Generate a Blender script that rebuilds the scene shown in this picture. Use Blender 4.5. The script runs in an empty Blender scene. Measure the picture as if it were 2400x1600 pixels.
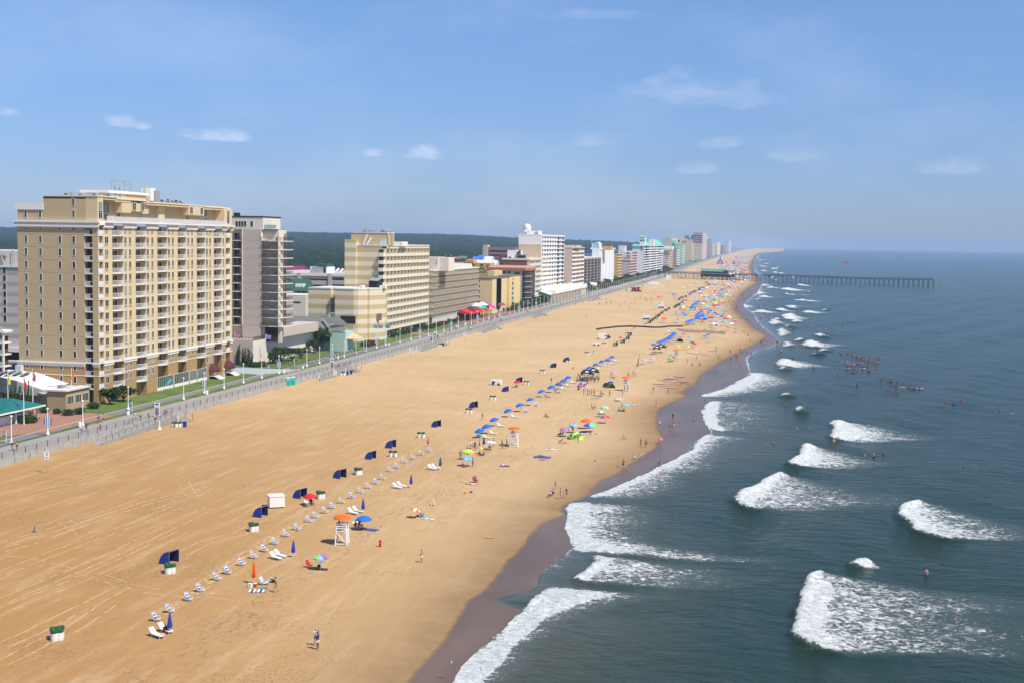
import bpy,bmesh,math,random
import numpy as np
from mathutils import Vector,Matrix
random.seed(7)
rng=np.random.default_rng(11)
SC=bpy.context.scene
COL=SC.collection
R=math.radians
# --- camera
FPX,EYE=3050.0,39.0
PITCH,YAW,ROLL=math.atan(236/FPX),math.atan(640/FPX),math.atan(0.0156)
RM=Matrix.Rotation(YAW,3,'Z')@Matrix.Rotation(math.pi/2-PITCH,3,'X')@Matrix.Rotation(ROLL,3,'Z')
cam=bpy.data.cameras.new('camera')
camo=bpy.data.objects.new('camera',cam)
COL.objects.link(camo)
camo.matrix_world=Matrix.Translation((0,0,EYE))@RM.to_4x4()
cam.sensor_width=36.0
cam.lens=36.0*FPX/2400
cam.clip_start=1.0
cam.clip_end=60000
SC.camera=camo
# --- sky, sun, exposure
SUN_EL,SUN_AZ=R(55),math.atan2(0.90,-0.44)
SKY_STR,SUN_STR=0.085,4.3
w=bpy.data.worlds.new('World');SC.world=w;w.use_nodes=True
nt=w.node_tree;nt.nodes.clear()
N=nt.nodes.new;L=nt.links.new
out=N('ShaderNodeOutputWorld');bg=N('ShaderNodeBackground');sky=N('ShaderNodeTexSky')
sky.sky_type='NISHITA';sky.sun_disc=False
sky.sun_elevation=SUN_EL;sky.sun_rotation=SUN_AZ
sky.air_density=1.0;sky.dust_density=0.25;sky.ozone_density=6.0;sky.altitude=30
bg.inputs['Strength'].default_value=SKY_STR
tc=N('ShaderNodeTexCoord')
def nmath(op,a,b=None,c=None,clamp=False):
 m=N('ShaderNodeMath');m.operation=op;m.use_clamp=clamp
 for i,v in enumerate((a,b,c)):
  if v is None:continue
  if isinstance(v,(int,float)):m.inputs[i].default_value=v
  else:L(v,m.inputs[i])
 return m.outputs[0]
sep=N('ShaderNodeSeparateXYZ');L(tc.outputs['Generated'],sep.inputs[0])
az=nmath('ARCTAN2',sep.outputs['X'],sep.outputs['Y'])
el=nmath('ARCSINE',sep.outputs['Z'])
comb=N('ShaderNodeCombineXYZ');L(nmath('MULTIPLY',az,1.0),comb.inputs[0]);L(nmath('MULTIPLY',el,2.4),comb.inputs[1])
nz=N('ShaderNodeTexNoise');nz.inputs['Scale'].default_value=5.0;nz.inputs['Detail'].default_value=8;nz.inputs['Roughness'].default_value=0.55
L(comb.outputs[0],nz.inputs['Vector'])
veil=nmath('MULTIPLY',nmath('SUBTRACT',nz.outputs['Fac'],0.46,clamp=True),.75,clamp=True)
nz2=N('ShaderNodeTexNoise');nz2.inputs['Scale'].default_value=42.0;nz2.inputs['Detail'].default_value=7;nz2.inputs['Roughness'].default_value=0.6
L(comb.outputs[0],nz2.inputs['Vector'])
total=veil
def cloud(px,py,wpx,hpx,k):
 d=(RM@Vector((px-1200,-(py-800),-FPX))).normalized()
 a0,e0=math.atan2(d.x,d.y),math.asin(d.z)
 dx=nmath('DIVIDE',nmath('SUBTRACT',az,a0),wpx/FPX);dy0=nmath('DIVIDE',nmath('SUBTRACT',el,e0),hpx/FPX)
 dy=nmath('MAXIMUM',dy0,nmath('MULTIPLY',dy0,-2.2))
 r=nmath('SUBTRACT',1.0,nmath('ADD',nmath('MULTIPLY',dx,dx),nmath('MULTIPLY',dy,dy)))
 r=nmath('ADD',r,nmath('MULTIPLY',nmath('SUBTRACT',nz2.outputs['Fac'],0.5),3.4))
 return nmath('MULTIPLY',nmath('MULTIPLY',r,0.6,clamp=True),k,clamp=True)
for c in [(992,366,56,26,.95),(500,322,84,24,.75),(280,290,44,22,.6),(335,298,24,14,.55),(22,268,36,14,.5),(1590,225,150,60,.34),(1740,235,110,50,.32),(1630,400,70,20,.4),(1400,335,80,26,.32),(1690,340,60,26,.34),(1880,370,90,28,.3),(875,362,30,16,.5),(2230,395,90,34,.3),(1380,40,170,20,.2)]:
 total=nmath('MAXIMUM',total,cloud(*c))
mix=N('ShaderNodeMix');mix.data_type='RGBA'
tint=N('ShaderNodeMix');tint.data_type='RGBA';tint.blend_type='MULTIPLY';tint.inputs['Factor'].default_value=1.0
tr=N('ShaderNodeMapRange');tr.interpolation_type='SMOOTHSTEP';tr.inputs['From Min'].default_value=-.02;tr.inputs['From Max'].default_value=.26;L(el,tr.inputs['Value'])
tm=N('ShaderNodeMix');tm.data_type='RGBA';L(tr.outputs['Result'],tm.inputs['Factor']);tm.inputs['A'].default_value=(.60,.70,1.04,1);tm.inputs['B'].default_value=(1.02,1.10,1.24,1)
L(sky.outputs[0],tint.inputs['A']);L(tm.outputs['Result'],tint.inputs['B'])
L(total,mix.inputs['Factor']);L(tint.outputs['Result'],mix.inputs['A']);mix.inputs['B'].default_value=(6.9,7.7,9.6,1)
L(mix.outputs['Result'],bg.inputs['Color']);L(bg.outputs[0],out.inputs[0])
sl=bpy.data.lights.new('sun','SUN');sl.energy=SUN_STR;sl.angle=R(0.5);sl.color=(1.0,0.955,0.88)
so=bpy.data.objects.new('sun',sl);COL.objects.link(so)
sd=Vector((math.sin(SUN_AZ)*math.cos(SUN_EL),math.cos(SUN_AZ)*math.cos(SUN_EL),math.sin(SUN_EL)))
so.rotation_euler=sd.to_track_quat('Z','Y').to_euler();so.location=sd*300
SC.view_settings.view_transform='Standard';SC.view_settings.look='None'
SC.view_settings.exposure=0.35;SC.view_settings.gamma=1.0
SC.cycles.max_bounces=6;SC.cycles.diffuse_bounces=2;SC.cycles.glossy_bounces=3;SC.cycles.transparent_max_bounces=12
SC.cycles.volume_bounces=1;SC.cycles.sample_clamp_indirect=4.0
# --- where things stand (survey of the beach from the photograph)
def ray(x,y):
 return RM@Vector((x-1200,-(y-800),-FPX))
def G(x,y,z=0.0):
 d=ray(x,y);t=(z-EYE)/d.z
 return Vector((d.x*t,d.y*t,z))
def atx(x,y,X):
 d=ray(x,y);t=X/d.x
 return Vector((X,d.y*t,EYE+d.z*t))
def aty(x,y,Y):
 d=ray(x,y);t=Y/d.y
 return Vector((d.x*t,Y,EYE+d.z*t))
_RMi=RM.transposed()
def PX(v):
 c=_RMi@(Vector(v)-Vector((0,0,EYE)))
 return 1200+FPX*c.x/-c.z,800-FPX*c.y/-c.z
def colX(px,Y,z=0.0):
 'X of image column px on the ground line Y'
 y=900.0
 X=0
 for _ in range(4):
  X=(px-PX((0,Y,z))[0])
  v=aty(px,y,Y);X=v.x
  y=PX((X,Y,z))[1]
 return X
# --- mesh and material helpers
MATS={}
def lin(c):
 return tuple(((v/12.92) if v<=0.04045 else ((v+0.055)/1.055)**2.4) for v in c)
def mat(name,col,rough=0.7,var=0.08,scale=0.6,metal=0.0,bump=0.0,bscale=None,spec=0.4,bands=None,joints=None):
 'procedural principled material: base colour with soft uneven wear, optional relief, horizontal bands (z) or joint lines'
 if name in MATS:return MATS[name]
 m=bpy.data.materials.new(name);m.use_nodes=True
 t=m.node_tree;b=t.nodes['Principled BSDF']
 b.inputs['Roughness'].default_value=rough;b.inputs['Metallic'].default_value=metal
 b.inputs['Specular IOR Level'].default_value=spec
 geo=t.nodes.new('ShaderNodeNewGeometry')
 nz=t.nodes.new('ShaderNodeTexNoise');nz.inputs['Scale'].default_value=scale;nz.inputs['Detail'].default_value=5
 t.links.new(geo.outputs['Position'],nz.inputs['Vector'])
 mx=t.nodes.new('ShaderNodeMix');mx.data_type='RGBA'
 c0=tuple(max(0,v*(1-var*1.6)) for v in col)+(1,);c1=tuple(min(0.92,v*(1+var*1.6)) for v in col)+(1,)
 mx.inputs['A'].default_value=c0;mx.inputs['B'].default_value=c1
 t.links.new(nz.outputs['Fac'],mx.inputs['Factor'])
 res=mx.outputs['Result']
 if bands:
  per,off,share,bc=bands
  sp=t.nodes.new('ShaderNodeSeparateXYZ');t.links.new(geo.outputs['Position'],sp.inputs[0])
  a=t.nodes.new('ShaderNodeMath');a.operation='SUBTRACT';t.links.new(sp.outputs['Z'],a.inputs[0]);a.inputs[1].default_value=off
  f=t.nodes.new('ShaderNodeMath');f.operation='FLOORED_MODULO';t.links.new(a.outputs[0],f.inputs[0]);f.inputs[1].default_value=per
  g=t.nodes.new('ShaderNodeMath');g.operation='LESS_THAN';t.links.new(f.outputs[0],g.inputs[0]);g.inputs[1].default_value=per*share
  m2=t.nodes.new('ShaderNodeMix');m2.data_type='RGBA'
  t.links.new(g.outputs[0],m2.inputs['Factor']);t.links.new(res,m2.inputs['A']);m2.inputs['B'].default_value=tuple(bc)+(1,)
  res=m2.outputs['Result']
 t.links.new(res,b.inputs['Base Color'])
 if bump:
  n2=t.nodes.new('ShaderNodeTexNoise');n2.inputs['Scale'].default_value=bscale or scale*6;n2.inputs['Detail'].default_value=6
  t.links.new(geo.outputs['Position'],n2.inputs['Vector'])
  bp=t.nodes.new('ShaderNodeBump');bp.inputs['Strength'].default_value=0.8;bp.inputs['Distance'].default_value=bump
  t.links.new(n2.outputs['Fac'],bp.inputs['Height']);t.links.new(bp.outputs[0],b.inputs['Normal'])
 MATS[name]=m
 return m
class MB:
 'collects shapes and links them as one mesh object'
 def __init__(s):s.v=[];s.f=[];s.m=[];s.mats=[];s.cur=0
 def use(s,m):
  if m not in s.mats:s.mats.append(m)
  s.cur=s.mats.index(m);return s
 def quad(s,*p):
  n=len(s.v);s.v+=[tuple(q) for q in p];s.f.append(tuple(range(n,n+len(p))));s.m.append(s.cur);return s
 def box(s,x0,x1,y0,y1,z0,z1):
  if x0>x1:x0,x1=x1,x0
  if y0>y1:y0,y1=y1,y0
  n=len(s.v)
  s.v+=[(x0,y0,z0),(x1,y0,z0),(x1,y1,z0),(x0,y1,z0),(x0,y0,z1),(x1,y0,z1),(x1,y1,z1),(x0,y1,z1)]
  for q in ((0,3,2,1),(4,5,6,7),(0,1,5,4),(1,2,6,5),(2,3,7,6),(3,0,4,7)):
   s.f.append(tuple(n+i for i in q));s.m.append(s.cur)
  return s
 def prism(s,poly,z0,z1):
  a=sum(poly[i][0]*poly[(i+1)%len(poly)][1]-poly[(i+1)%len(poly)][0]*poly[i][1] for i in range(len(poly)))
  if a<0:poly=poly[::-1]
  n=len(s.v);k=len(poly)
  s.v+=[(p[0],p[1],z0) for p in poly]+[(p[0],p[1],z1) for p in poly]
  s.f.append(tuple(n+i for i in reversed(range(k))));s.m.append(s.cur)
  s.f.append(tuple(n+k+i for i in range(k)));s.m.append(s.cur)
  for i in range(k):
   j=(i+1)%k
   s.f.append((n+i,n+j,n+k+j,n+k+i));s.m.append(s.cur)
  return s
 def tube(s,a,b,r0,r1=None,n=6,cap=True):
  r1=r0 if r1 is None else r1
  a=Vector(a);b=Vector(b);d=b-a
  if d.length<1e-6:return s
  q=d.to_track_quat('Z','Y');k=len(s.v)
  for c,r in ((a,r0),(b,r1)):
   for i in range(n):
    t=2*math.pi*i/n
    s.v.append(tuple(c+q@Vector((math.cos(t)*r,math.sin(t)*r,0))))
  for i in range(n):
   j=(i+1)%n
   s.f.append((k+i,k+j,k+n+j,k+n+i));s.m.append(s.cur)
  if cap:
   s.f.append(tuple(k+i for i in reversed(range(n))));s.m.append(s.cur)
   s.f.append(tuple(k+n+i for i in range(n)));s.m.append(s.cur)
  return s
 def bar(s,a,b,wd,th,up=(0,0,1)):
  a=Vector(a);b=Vector(b);d=(b-a)
  if d.length<1e-6:return s
  d.normalize();u=Vector(up);sd_=d.cross(u)
  if sd_.length<1e-4:sd_=d.cross(Vector((1,0,0)))
  sd_.normalize();u=sd_.cross(d).normalized()
  n=len(s.v)
  for c in (a,b):
   for p,q in ((-1,-1),(1,-1),(1,1),(-1,1)):
    s.v.append(tuple(c+sd_*p*wd/2+u*q*th/2))
  for q in ((0,1,2,3),(7,6,5,4),(0,4,5,1),(1,5,6,2),(2,6,7,3),(3,7,4,0)):
   s.f.append(tuple(n+i for i in q));s.m.append(s.cur)
  return s
 def lathe(s,prof,c=(0,0,0),n=16,ang=2*math.pi,mats=None):
  k=len(s.v);full=abs(ang-2*math.pi)<1e-6;cols=n if full else n+1
  for r,z in prof:
   for i in range(cols):
    t=ang*i/n
    s.v.append((c[0]+math.cos(t)*r,c[1]+math.sin(t)*r,c[2]+z))
  for a in range(len(prof)-1):
   for i in range(n):
    j=(i+1)%cols
    s.f.append((k+a*cols+i,k+a*cols+j,k+(a+1)*cols+j,k+(a+1)*cols+i))
    if mats:s.use(mats[i%len(mats)])
    s.m.append(s.cur)
  return s
 def blob(s,c,rx,ry,rz,n=8,k=5):
  prof=[]
  b=len(s.v)
  for a in range(k+1):
   ph=math.pi*a/k
   for i in range(n):
    t=2*math.pi*i/n
    s.v.append((c[0]+rx*math.sin(ph)*math.cos(t),c[1]+ry*math.sin(ph)*math.sin(t),c[2]-rz*math.cos(ph)))
  for a in range(k):
   for i in range(n):
    j=(i+1)%n
    s.f.append((b+a*n+i,b+a*n+j,b+(a+1)*n+j,b+(a+1)*n+i));s.m.append(s.cur)
  return s
 def mesh(s,name,smooth=False):
  me=bpy.data.meshes.new(name);me.from_pydata(s.v,[],s.f)
  for m in s.mats:me.materials.append(m)
  if len(s.mats)>1:me.polygons.foreach_set('material_index',s.m)
  if smooth:me.polygons.foreach_set('use_smooth',[True]*len(me.polygons))
  me.update();return me
 def build(s,name,m=None,parent=None,smooth=False,loc=None,rz=0):
  if m is not None and not s.mats:s.mats=[m]
  return link(name,s.mesh(name,smooth),parent,loc,rz)
def link(name,me,parent=None,loc=None,rz=0):
 o=bpy.data.objects.new(name,me);COL.objects.link(o)
 if parent is not None:o.parent=parent
 if loc is not None:o.location=loc
 if rz:o.rotation_euler=(0,0,rz)
 return o
def empty(name,loc=(0,0,0),rz=0):
 o=bpy.data.objects.new(name,None);COL.objects.link(o);o.location=loc;o.rotation_euler=(0,0,rz);return o
def tag(o,label=None,cat=None,group=None,kind=None):
 if label:o['label']=label
 if cat:o['category']=cat
 if group:o['group']=group
 if kind:o['kind']=kind
 return o
def thing(name,label,cat,loc=(0,0,0),rz=0,group=None):
 return tag(empty(name,loc,rz),label,cat,group)
KIDS={}
def kids(o):
 return [c for c in o.children]
def dup(o,loc=None,rz=None,label=None,group=None,swap=None,sc=None,_p=None,_k=None):
 'copy of a thing with copies of its parts; swap = {material name: material} recolours the copy'
 c=o.copy();COL.objects.link(c)
 if _p is not None:c.parent=_p
 else:
  if loc is not None:c.location=loc
  if rz is not None:c.rotation_euler=(0,0,rz)
  if sc is not None:c.scale=(sc,sc,sc) if isinstance(sc,(int,float)) else sc
  if label:c['label']=label
  if group:c['group']=group
 if swap and c.type=='MESH':
  for sl_ in c.material_slots:
   if sl_.material and sl_.material.name in swap:
    nm=swap[sl_.material.name];sl_.link='OBJECT';sl_.material=nm
 for ch in (KIDS.get(o.name) or kids(o)):dup(ch,swap=swap,_p=c)
 return c
def struct(name,mb,m=None,smooth=False):
 return tag(mb.build(name,m,None,smooth),kind='structure')
# --- shorelines (ground survey)
def poly_px(pts,z=0.0):
 a=[G(x,y,z) for x,y in pts];a.sort(key=lambda p:p.y)
 return np.array([p.y for p in a]),np.array([p.x for p in a])
WET=poly_px([(955,1600),(975,1570),(1017,1525),(1050,1490),(1078,1440),(1100,1402),(1132,1385),(1150,1365),(1175,1338),(1190,1312),(1215,1295),(1232,1270),(1236,1256),(1272,1225),(1320,1205),(1345,1190),(1362,1170),(1385,1145),(1407,1124),(1445,1108),(1500,1073),(1535,1048),(1550,1030),(1549,1022),(1538,998),(1538,965),(1556,950),(1606,927),(1594,918),(1625,900),(1640,880),(1652,870),(1690,845),(1740,820),(1780,800),(1796,788),(1783,779),(1762,769),(1752,756),(1735,742),(1724,730),(1723,710),(1741,685),(1772,664),(1771,649),(1762,639),(1756,626),(1764,611),(1771,598),(1784,593),(1836,589.6)])
EDGE=poly_px([(1040,1620),(1059,1598),(1078,1560),(1096,1542),(1118,1520),(1140,1506),(1162,1484),(1185,1464),(1203,1442),(1226,1428),(1190,1414),(1159,1403),(1185,1392),(1240,1383),(1260,1372),(1264,1345),(1272,1338),(1290,1325),(1302,1305),(1326,1298),(1330,1290),(1341,1280),(1334,1256),(1324,1236),(1326,1212),(1319,1190),(1329,1180),(1355,1170),(1382,1158),(1419,1148),(1457,1131),(1501,1110),(1520,1103),(1542,1090),(1581,1074),(1600,1060),(1619,1052),(1618,1044),(1629,1034),(1652,1018),(1668,1012),(1657,995),(1647,980),(1642,960),(1648,949),(1662,940),(1675,934),(1650,930),(1635,926),(1662,919),(1698,909),(1718,896),(1750,881),(1757,870),(1750,853),(1747,837),(1768,822),(1800,813),(1822,800),(1812,785),(1798,775),(1780,761),(1765,737),(1748,724),(1742,713),(1774,686),(1784,668),(1782,649),(1772,639),(1765,626),(1770,611),(1777,598),(1790,593),(1837,589.6)])
WALL=(np.array([-50,0,200,900,1400,1617,1880,2187,3843,5883,7600,12500.]),np.array([-127,-127,-127,-127.5,-131,-135.9,-143,-152.5,-190.5,-232,-262,-330.]))
def fx(poly,Y):return np.interp(Y,poly[0],poly[1])
def fwall(Y):return float(np.interp(Y,*WALL))
def nz1(Y,s,seed):
 r=np.random.default_rng(seed);ph=r.random(24)*6.28;fr=np.exp(r.random(24)*2.6)*s
 return sum(np.sin(Y*f+p)/(1+i*.3) for i,(f,p) in enumerate(zip(fr,ph)))/5
def jagx(poly,Y):
 'shoreline with the small scallops the survey points leave out'
 k=np.clip(Y/300,.35,6)
 return fx(poly,Y)+nz1(Y,0.22,3)*0.45*k
def grid_object(name,X,Y,Z,attrs,m,smooth=True):
 nr,nc=X.shape
 me=bpy.data.meshes.new(name)
 co=np.stack([X,Y,Z],-1).reshape(-1,3).astype(np.float32)
 idx=np.arange(nr*nc).reshape(nr,nc)
 q=np.stack([idx[:-1,:-1],idx[:-1,1:],idx[1:,1:],idx[1:,:-1]],-1).reshape(-1,4).astype(np.int32)
 me.vertices.add(len(co));me.vertices.foreach_set('co',co.ravel())
 me.loops.add(q.size);me.loops.foreach_set('vertex_index',q.ravel())
 me.polygons.add(len(q));me.polygons.foreach_set('loop_start',np.arange(0,q.size,4,dtype=np.int32))
 me.polygons.foreach_set('loop_total',np.full(len(q),4,np.int32))
 if smooth:me.polygons.foreach_set('use_smooth',np.ones(len(q),bool))
 for k,a in attrs.items():
  at=me.attributes.new(k,'FLOAT','POINT');at.data.foreach_set('value',a.ravel().astype(np.float32))
 me.materials.append(m);me.update(calc_edges=True);me.validate()
 return link(name,me)
class NT:
 'short node-building helper'
 def __init__(s,name):
  s.m=bpy.data.materials.new(name);s.m.use_nodes=True;s.t=s.m.node_tree;s.b=s.t.nodes['Principled BSDF']
  s.geo=s.t.nodes.new('ShaderNodeNewGeometry');s.pos=s.geo.outputs['Position']
 def set(s,sock,v):
  if isinstance(v,bpy.types.NodeSocket):s.t.links.new(v,sock)
  elif isinstance(v,(tuple,list)):sock.default_value=tuple(v)+((1,) if len(v)==3 and sock.type=='RGBA' else ())
  else:sock.default_value=v
 def math(s,op,a,b=0.0,clamp=False,c=None):
  n=s.t.nodes.new('ShaderNodeMath');n.operation=op;n.use_clamp=clamp
  s.set(n.inputs[0],a);s.set(n.inputs[1],b)
  if c is not None:s.set(n.inputs[2],c)
  return n.outputs[0]
 def noise(s,scale,detail=4,rough=.5,vec=None,stretch=None,dist=0.0):
  n=s.t.nodes.new('ShaderNodeTexNoise');n.inputs['Scale'].default_value=scale;n.inputs['Detail'].default_value=detail
  n.inputs['Roughness'].default_value=rough;n.inputs['Distortion'].default_value=dist
  v=vec or s.pos
  if stretch:v=s.map(v,stretch)
  s.t.links.new(v,n.inputs['Vector']);return n.outputs['Fac']
 def map(s,v,sc,rot=0.0):
  mp=s.t.nodes.new('ShaderNodeMapping');mp.inputs['Scale'].default_value=sc;mp.inputs['Rotation'].default_value=(0,0,rot)
  s.t.links.new(v,mp.inputs['Vector']);return mp.outputs[0]
 def voro(s,scale,feature='DISTANCE_TO_EDGE',vec=None):
  n=s.t.nodes.new('ShaderNodeTexVoronoi');n.feature=feature;n.inputs['Scale'].default_value=scale
  s.t.links.new(vec or s.pos,n.inputs['Vector']);return n.outputs['Distance']
 def mix(s,f,a,b):
  n=s.t.nodes.new('ShaderNodeMix');n.data_type='RGBA'
  s.set(n.inputs['Factor'],f);s.set(n.inputs['A'],a);s.set(n.inputs['B'],b);return n.outputs['Result']
 def attr(s,name):
  n=s.t.nodes.new('ShaderNodeAttribute');n.attribute_name=name;return n.outputs['Fac']
 def ramp(s,v,lo,hi):
  n=s.t.nodes.new('ShaderNodeMapRange');n.interpolation_type='SMOOTHSTEP'
  s.set(n.inputs['Value'],v);s.set(n.inputs['From Min'],lo);s.set(n.inputs['From Max'],hi);return n.outputs['Result']
 def bump(s,h,dist,strength=1.0,normal=None):
  n=s.t.nodes.new('ShaderNodeBump');n.inputs['Strength'].default_value=strength;n.inputs['Distance'].default_value=dist
  s.set(n.inputs['Height'],h)
  if normal is not None:s.t.links.new(normal,n.inputs['Normal'])
  return n.outputs[0]
 def out(s,color=None,rough=None,normal=None):
  if color is not None:s.set(s.b.inputs['Base Color'],color)
  if rough is not None:s.set(s.b.inputs['Roughness'],rough)
  if normal is not None:s.set(s.b.inputs['Normal'],normal)
  return s.m
# --- sand
def make_sand():
 n=NT('beach_sand')
 wet,damp=n.attr('wet'),n.attr('damp')
 big=n.noise(0.02,5,.55);mid=n.noise(0.25,6,.6);fine=n.noise(3.5,6,.7)
 streak=n.noise(0.55,5,.6,stretch=(1.0,0.12,1))
 dry=n.mix(n.ramp(big,.3,.7),(.50,.335,.165),(.56,.385,.205));dry=n.mix(n.math('MULTIPLY',n.attr('near'),.92),dry,(.36,.185,.055))  # near sand darker and oranger; partly lens vignetting put into the colour
 dry=n.mix(n.math('MULTIPLY',n.ramp(streak,.45,.75),.35),dry,(.62,.46,.29))
 dry=n.mix(n.math('MULTIPLY',n.ramp(mid,.5,.8),.3),dry,(.44,.30,.165))
 tr=n.math('MULTIPLY',n.ramp(n.noise(.06,4,.6),.5,.62),n.ramp(n.noise(2.2,3,.6),.52,.66))
 dry=n.mix(n.math('MULTIPLY',tr,.45),dry,(.36,.24,.13))
 tl=n.math('MULTIPLY',n.attr('wrack'),n.ramp(n.noise(1.1,5,.7,stretch=(1,.5,1)),.53,.62))
 dry=n.mix(n.math('MULTIPLY',tl,.6),dry,(.2,.14,.08))
 dampc=n.mix(damp,dry,n.mix(n.ramp(mid,.3,.7),(.27,.165,.075),(.33,.205,.10)))
 wetc=n.mix(n.ramp(n.noise(.18,4,.5,stretch=(1,.3,1)),.35,.7),(.125,.078,.046),(.165,.108,.068))
 col=n.mix(wet,dampc,wetc)
 rough=n.math('SUBTRACT',.95,n.math('MULTIPLY',wet,.66))
 h=n.math('ADD',n.math('MULTIPLY',fine,.5),n.math('ADD',n.math('MULTIPLY',n.noise(.9,4,.6),1.6),n.math('MULTIPLY',tr,-1.0)))
 dist=n.math('MULTIPLY',n.math('SUBTRACT',1.03,n.math('MAXIMUM',wet,n.math('MULTIPLY',damp,.8))),.07)
 b=n.t.nodes.new('ShaderNodeBump');n.set(b.inputs['Height'],h);n.set(b.inputs['Distance'],dist)
 n.b.inputs['Specular IOR Level'].default_value=.2
 return n.out(col,rough,b.outputs[0])
rows=np.concatenate([np.geomspace(20,100,60)[:-1],np.geomspace(100,13000,1300)])
s=np.linspace(0,1,240)
xw=np.interp(rows,*WALL);xe=jagx(EDGE,rows);xwet=jagx(WET,rows)
xwet=np.minimum(xwet,xe-.3)
seaw=xe+12+rows*.02
S=np.concatenate([np.linspace(0,.55,60)[:-1],np.linspace(.55,1,180)])
X=xw[:,None]-.3+(seaw-xw+.3)[:,None]*S[None,:]
Y=np.repeat(rows[:,None],len(S),1)
dsea=X-xe[:,None];dwet=X-xwet[:,None]
def sn(X,Y,f,seed):
 r=np.random.default_rng(seed);o=0
 for i in range(7):
  a=r.random()*6.28;k=f*(1.6**i);o=o+np.sin(X*math.cos(a)*k+Y*math.sin(a)*k*.6+r.random()*6.28)/(1.35**i)
 return o/3
kk=np.clip(Y/300,.4,5)
Z=np.where(dsea>0,-.10-dsea*.035,np.where(dwet>0,-.10*dwet/np.maximum(dwet-dsea,.1),0.0))
flat=np.clip(-dwet/15,0,1)
Z=Z+sn(X,Y,.12,1)*.12*flat+sn(X,Y,.5,2)*.03*flat
Z=np.where(X<xw[:,None]+4,Z+.5*np.clip(1-(X-xw[:,None])/4,0,1)*np.clip(.4+.6*nz1(Y,.04,9),0,1),Z)
wetA=1/(1+np.exp(-(dwet+sn(X,Y,.35,5)*.25)/(.22*kk)))
dampA=np.clip(1-(-dwet-1)/(13+4*sn(X*0,Y,.03,6)),0,1)**1.5
wr=np.exp(-((dwet+21+3*sn(X*0,Y,.03,8))/3.0)**2)*.9+.5*np.exp(-((dwet+34)/5.0)**2)+.25*np.exp(-((dwet+15)/2.0)**2)
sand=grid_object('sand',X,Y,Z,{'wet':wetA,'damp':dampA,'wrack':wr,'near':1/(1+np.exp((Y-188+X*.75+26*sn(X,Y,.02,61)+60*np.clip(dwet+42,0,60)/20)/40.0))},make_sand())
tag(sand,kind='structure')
def sandz(x,y):
 e=float(jagx(EDGE,np.array([y]))[0]);t=min(float(jagx(WET,np.array([y]))[0]),e-.3)
 if x>e:return -.1-(x-e)*.035
 if x>t:return -.1*(x-t)/max(e-t,.1)
 fl=min(max((t-x)/15,0),1);a,b=np.array([[x]]),np.array([[y]])
 return float((sn(a,b,.12,1)*.12*fl+sn(a,b,.5,2)*.03*fl)[0,0])
# --- sea
SURF=[([(1625,1040,1120),(1600,1058,1150),(1570,1072,1190),(1542,1096,1222),(1522,1115,1234),(1506,1140,1230),(1464,1185,1290),(1442,1203,1312),(1420,1232,1366),(1396,1258,1440),(1380,1275,1500),(1372,1287,1600),(1366,1300,1620)],.62,.72),([(1299,1390,1480),(1306,1387,1600),(1314,1395,1700),(1335,1370,1720),(1355,1344,1660),(1366,1395,1600)],.10,.62),([(1170,1355,1480),(1180,1329,1500),(1190,1319,1510),(1212,1326,1500),(1236,1324,1490),(1256,1333,1510),(1264,1338,1560),(1270,1339,1640),(1279,1343,1750),(1290,1346,1760),(1296,1352,1500)],.30,.72),([(1012,1672,1700),(1018,1652,1750),(1034,1629,1700),(1052,1619,1680),(1074,1581,1670),(1090,1542,1660),(1103,1520,1600),(1110,1501,1595),(1131,1457,1585),(1148,1419,1560),(1158,1382,1510),(1170,1355,1480)],.22,.66),([(936,1676,1760),(941,1662,1800),(949,1648,1830),(960,1642,1840),(975,1646,1840),(990,1653,1800),(1000,1662,1830),(1006,1672,1800),(1012,1690,1735)],.16,.52),([(870,1757,1795),(881,1753,1840),(888,1735,1860),(896,1718,1840),(909,1698,1800),(918,1664,1745),(926,1635,1705),(931,1655,1672)],.35,.72),([(988,1957,2000),(998,1942,2090),(1010,1950,2150),(1016,1952,2175),(1025,1950,2080),(1032,1948,1978)],.35,.72),([(1043,1882,1925),(1052,1876,1980),(1065,1872,2045),(1078,1860,2070),(1085,1849,2010),(1091,1865,1900)],.30,.70),([(1106,1826,1865),(1118,1805,1925),(1135,1775,2000),(1150,1745,2080),(1162,1731,2100),(1174,1720,2000),(1185,1735,1890),(1192,1770,1860)],.14,.62),([(1176,2152,2190),(1186,2115,2235),(1195,2100,2300),(1210,2105,2350),(1225,2132,2400),(1240,2140,2420),(1252,2185,2400),(1260,2240,2330)],.20,.68),([(1312,2022,2046),(1320,2002,2066),(1328,1988,2030)],.6,.8),([(1340,1932,2010),(1350,1905,2080),(1358,1890,2200),(1377,1884,2380),(1400,1876,2400),(1412,1877,2340),(1430,1870,2330),(1445,1866,2420),(1462,1855,2420),(1480,1848,2400),(1495,1862,2400),(1512,1905,2380),(1530,2000,2300)],.12,.62),]
z8=.29762
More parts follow.
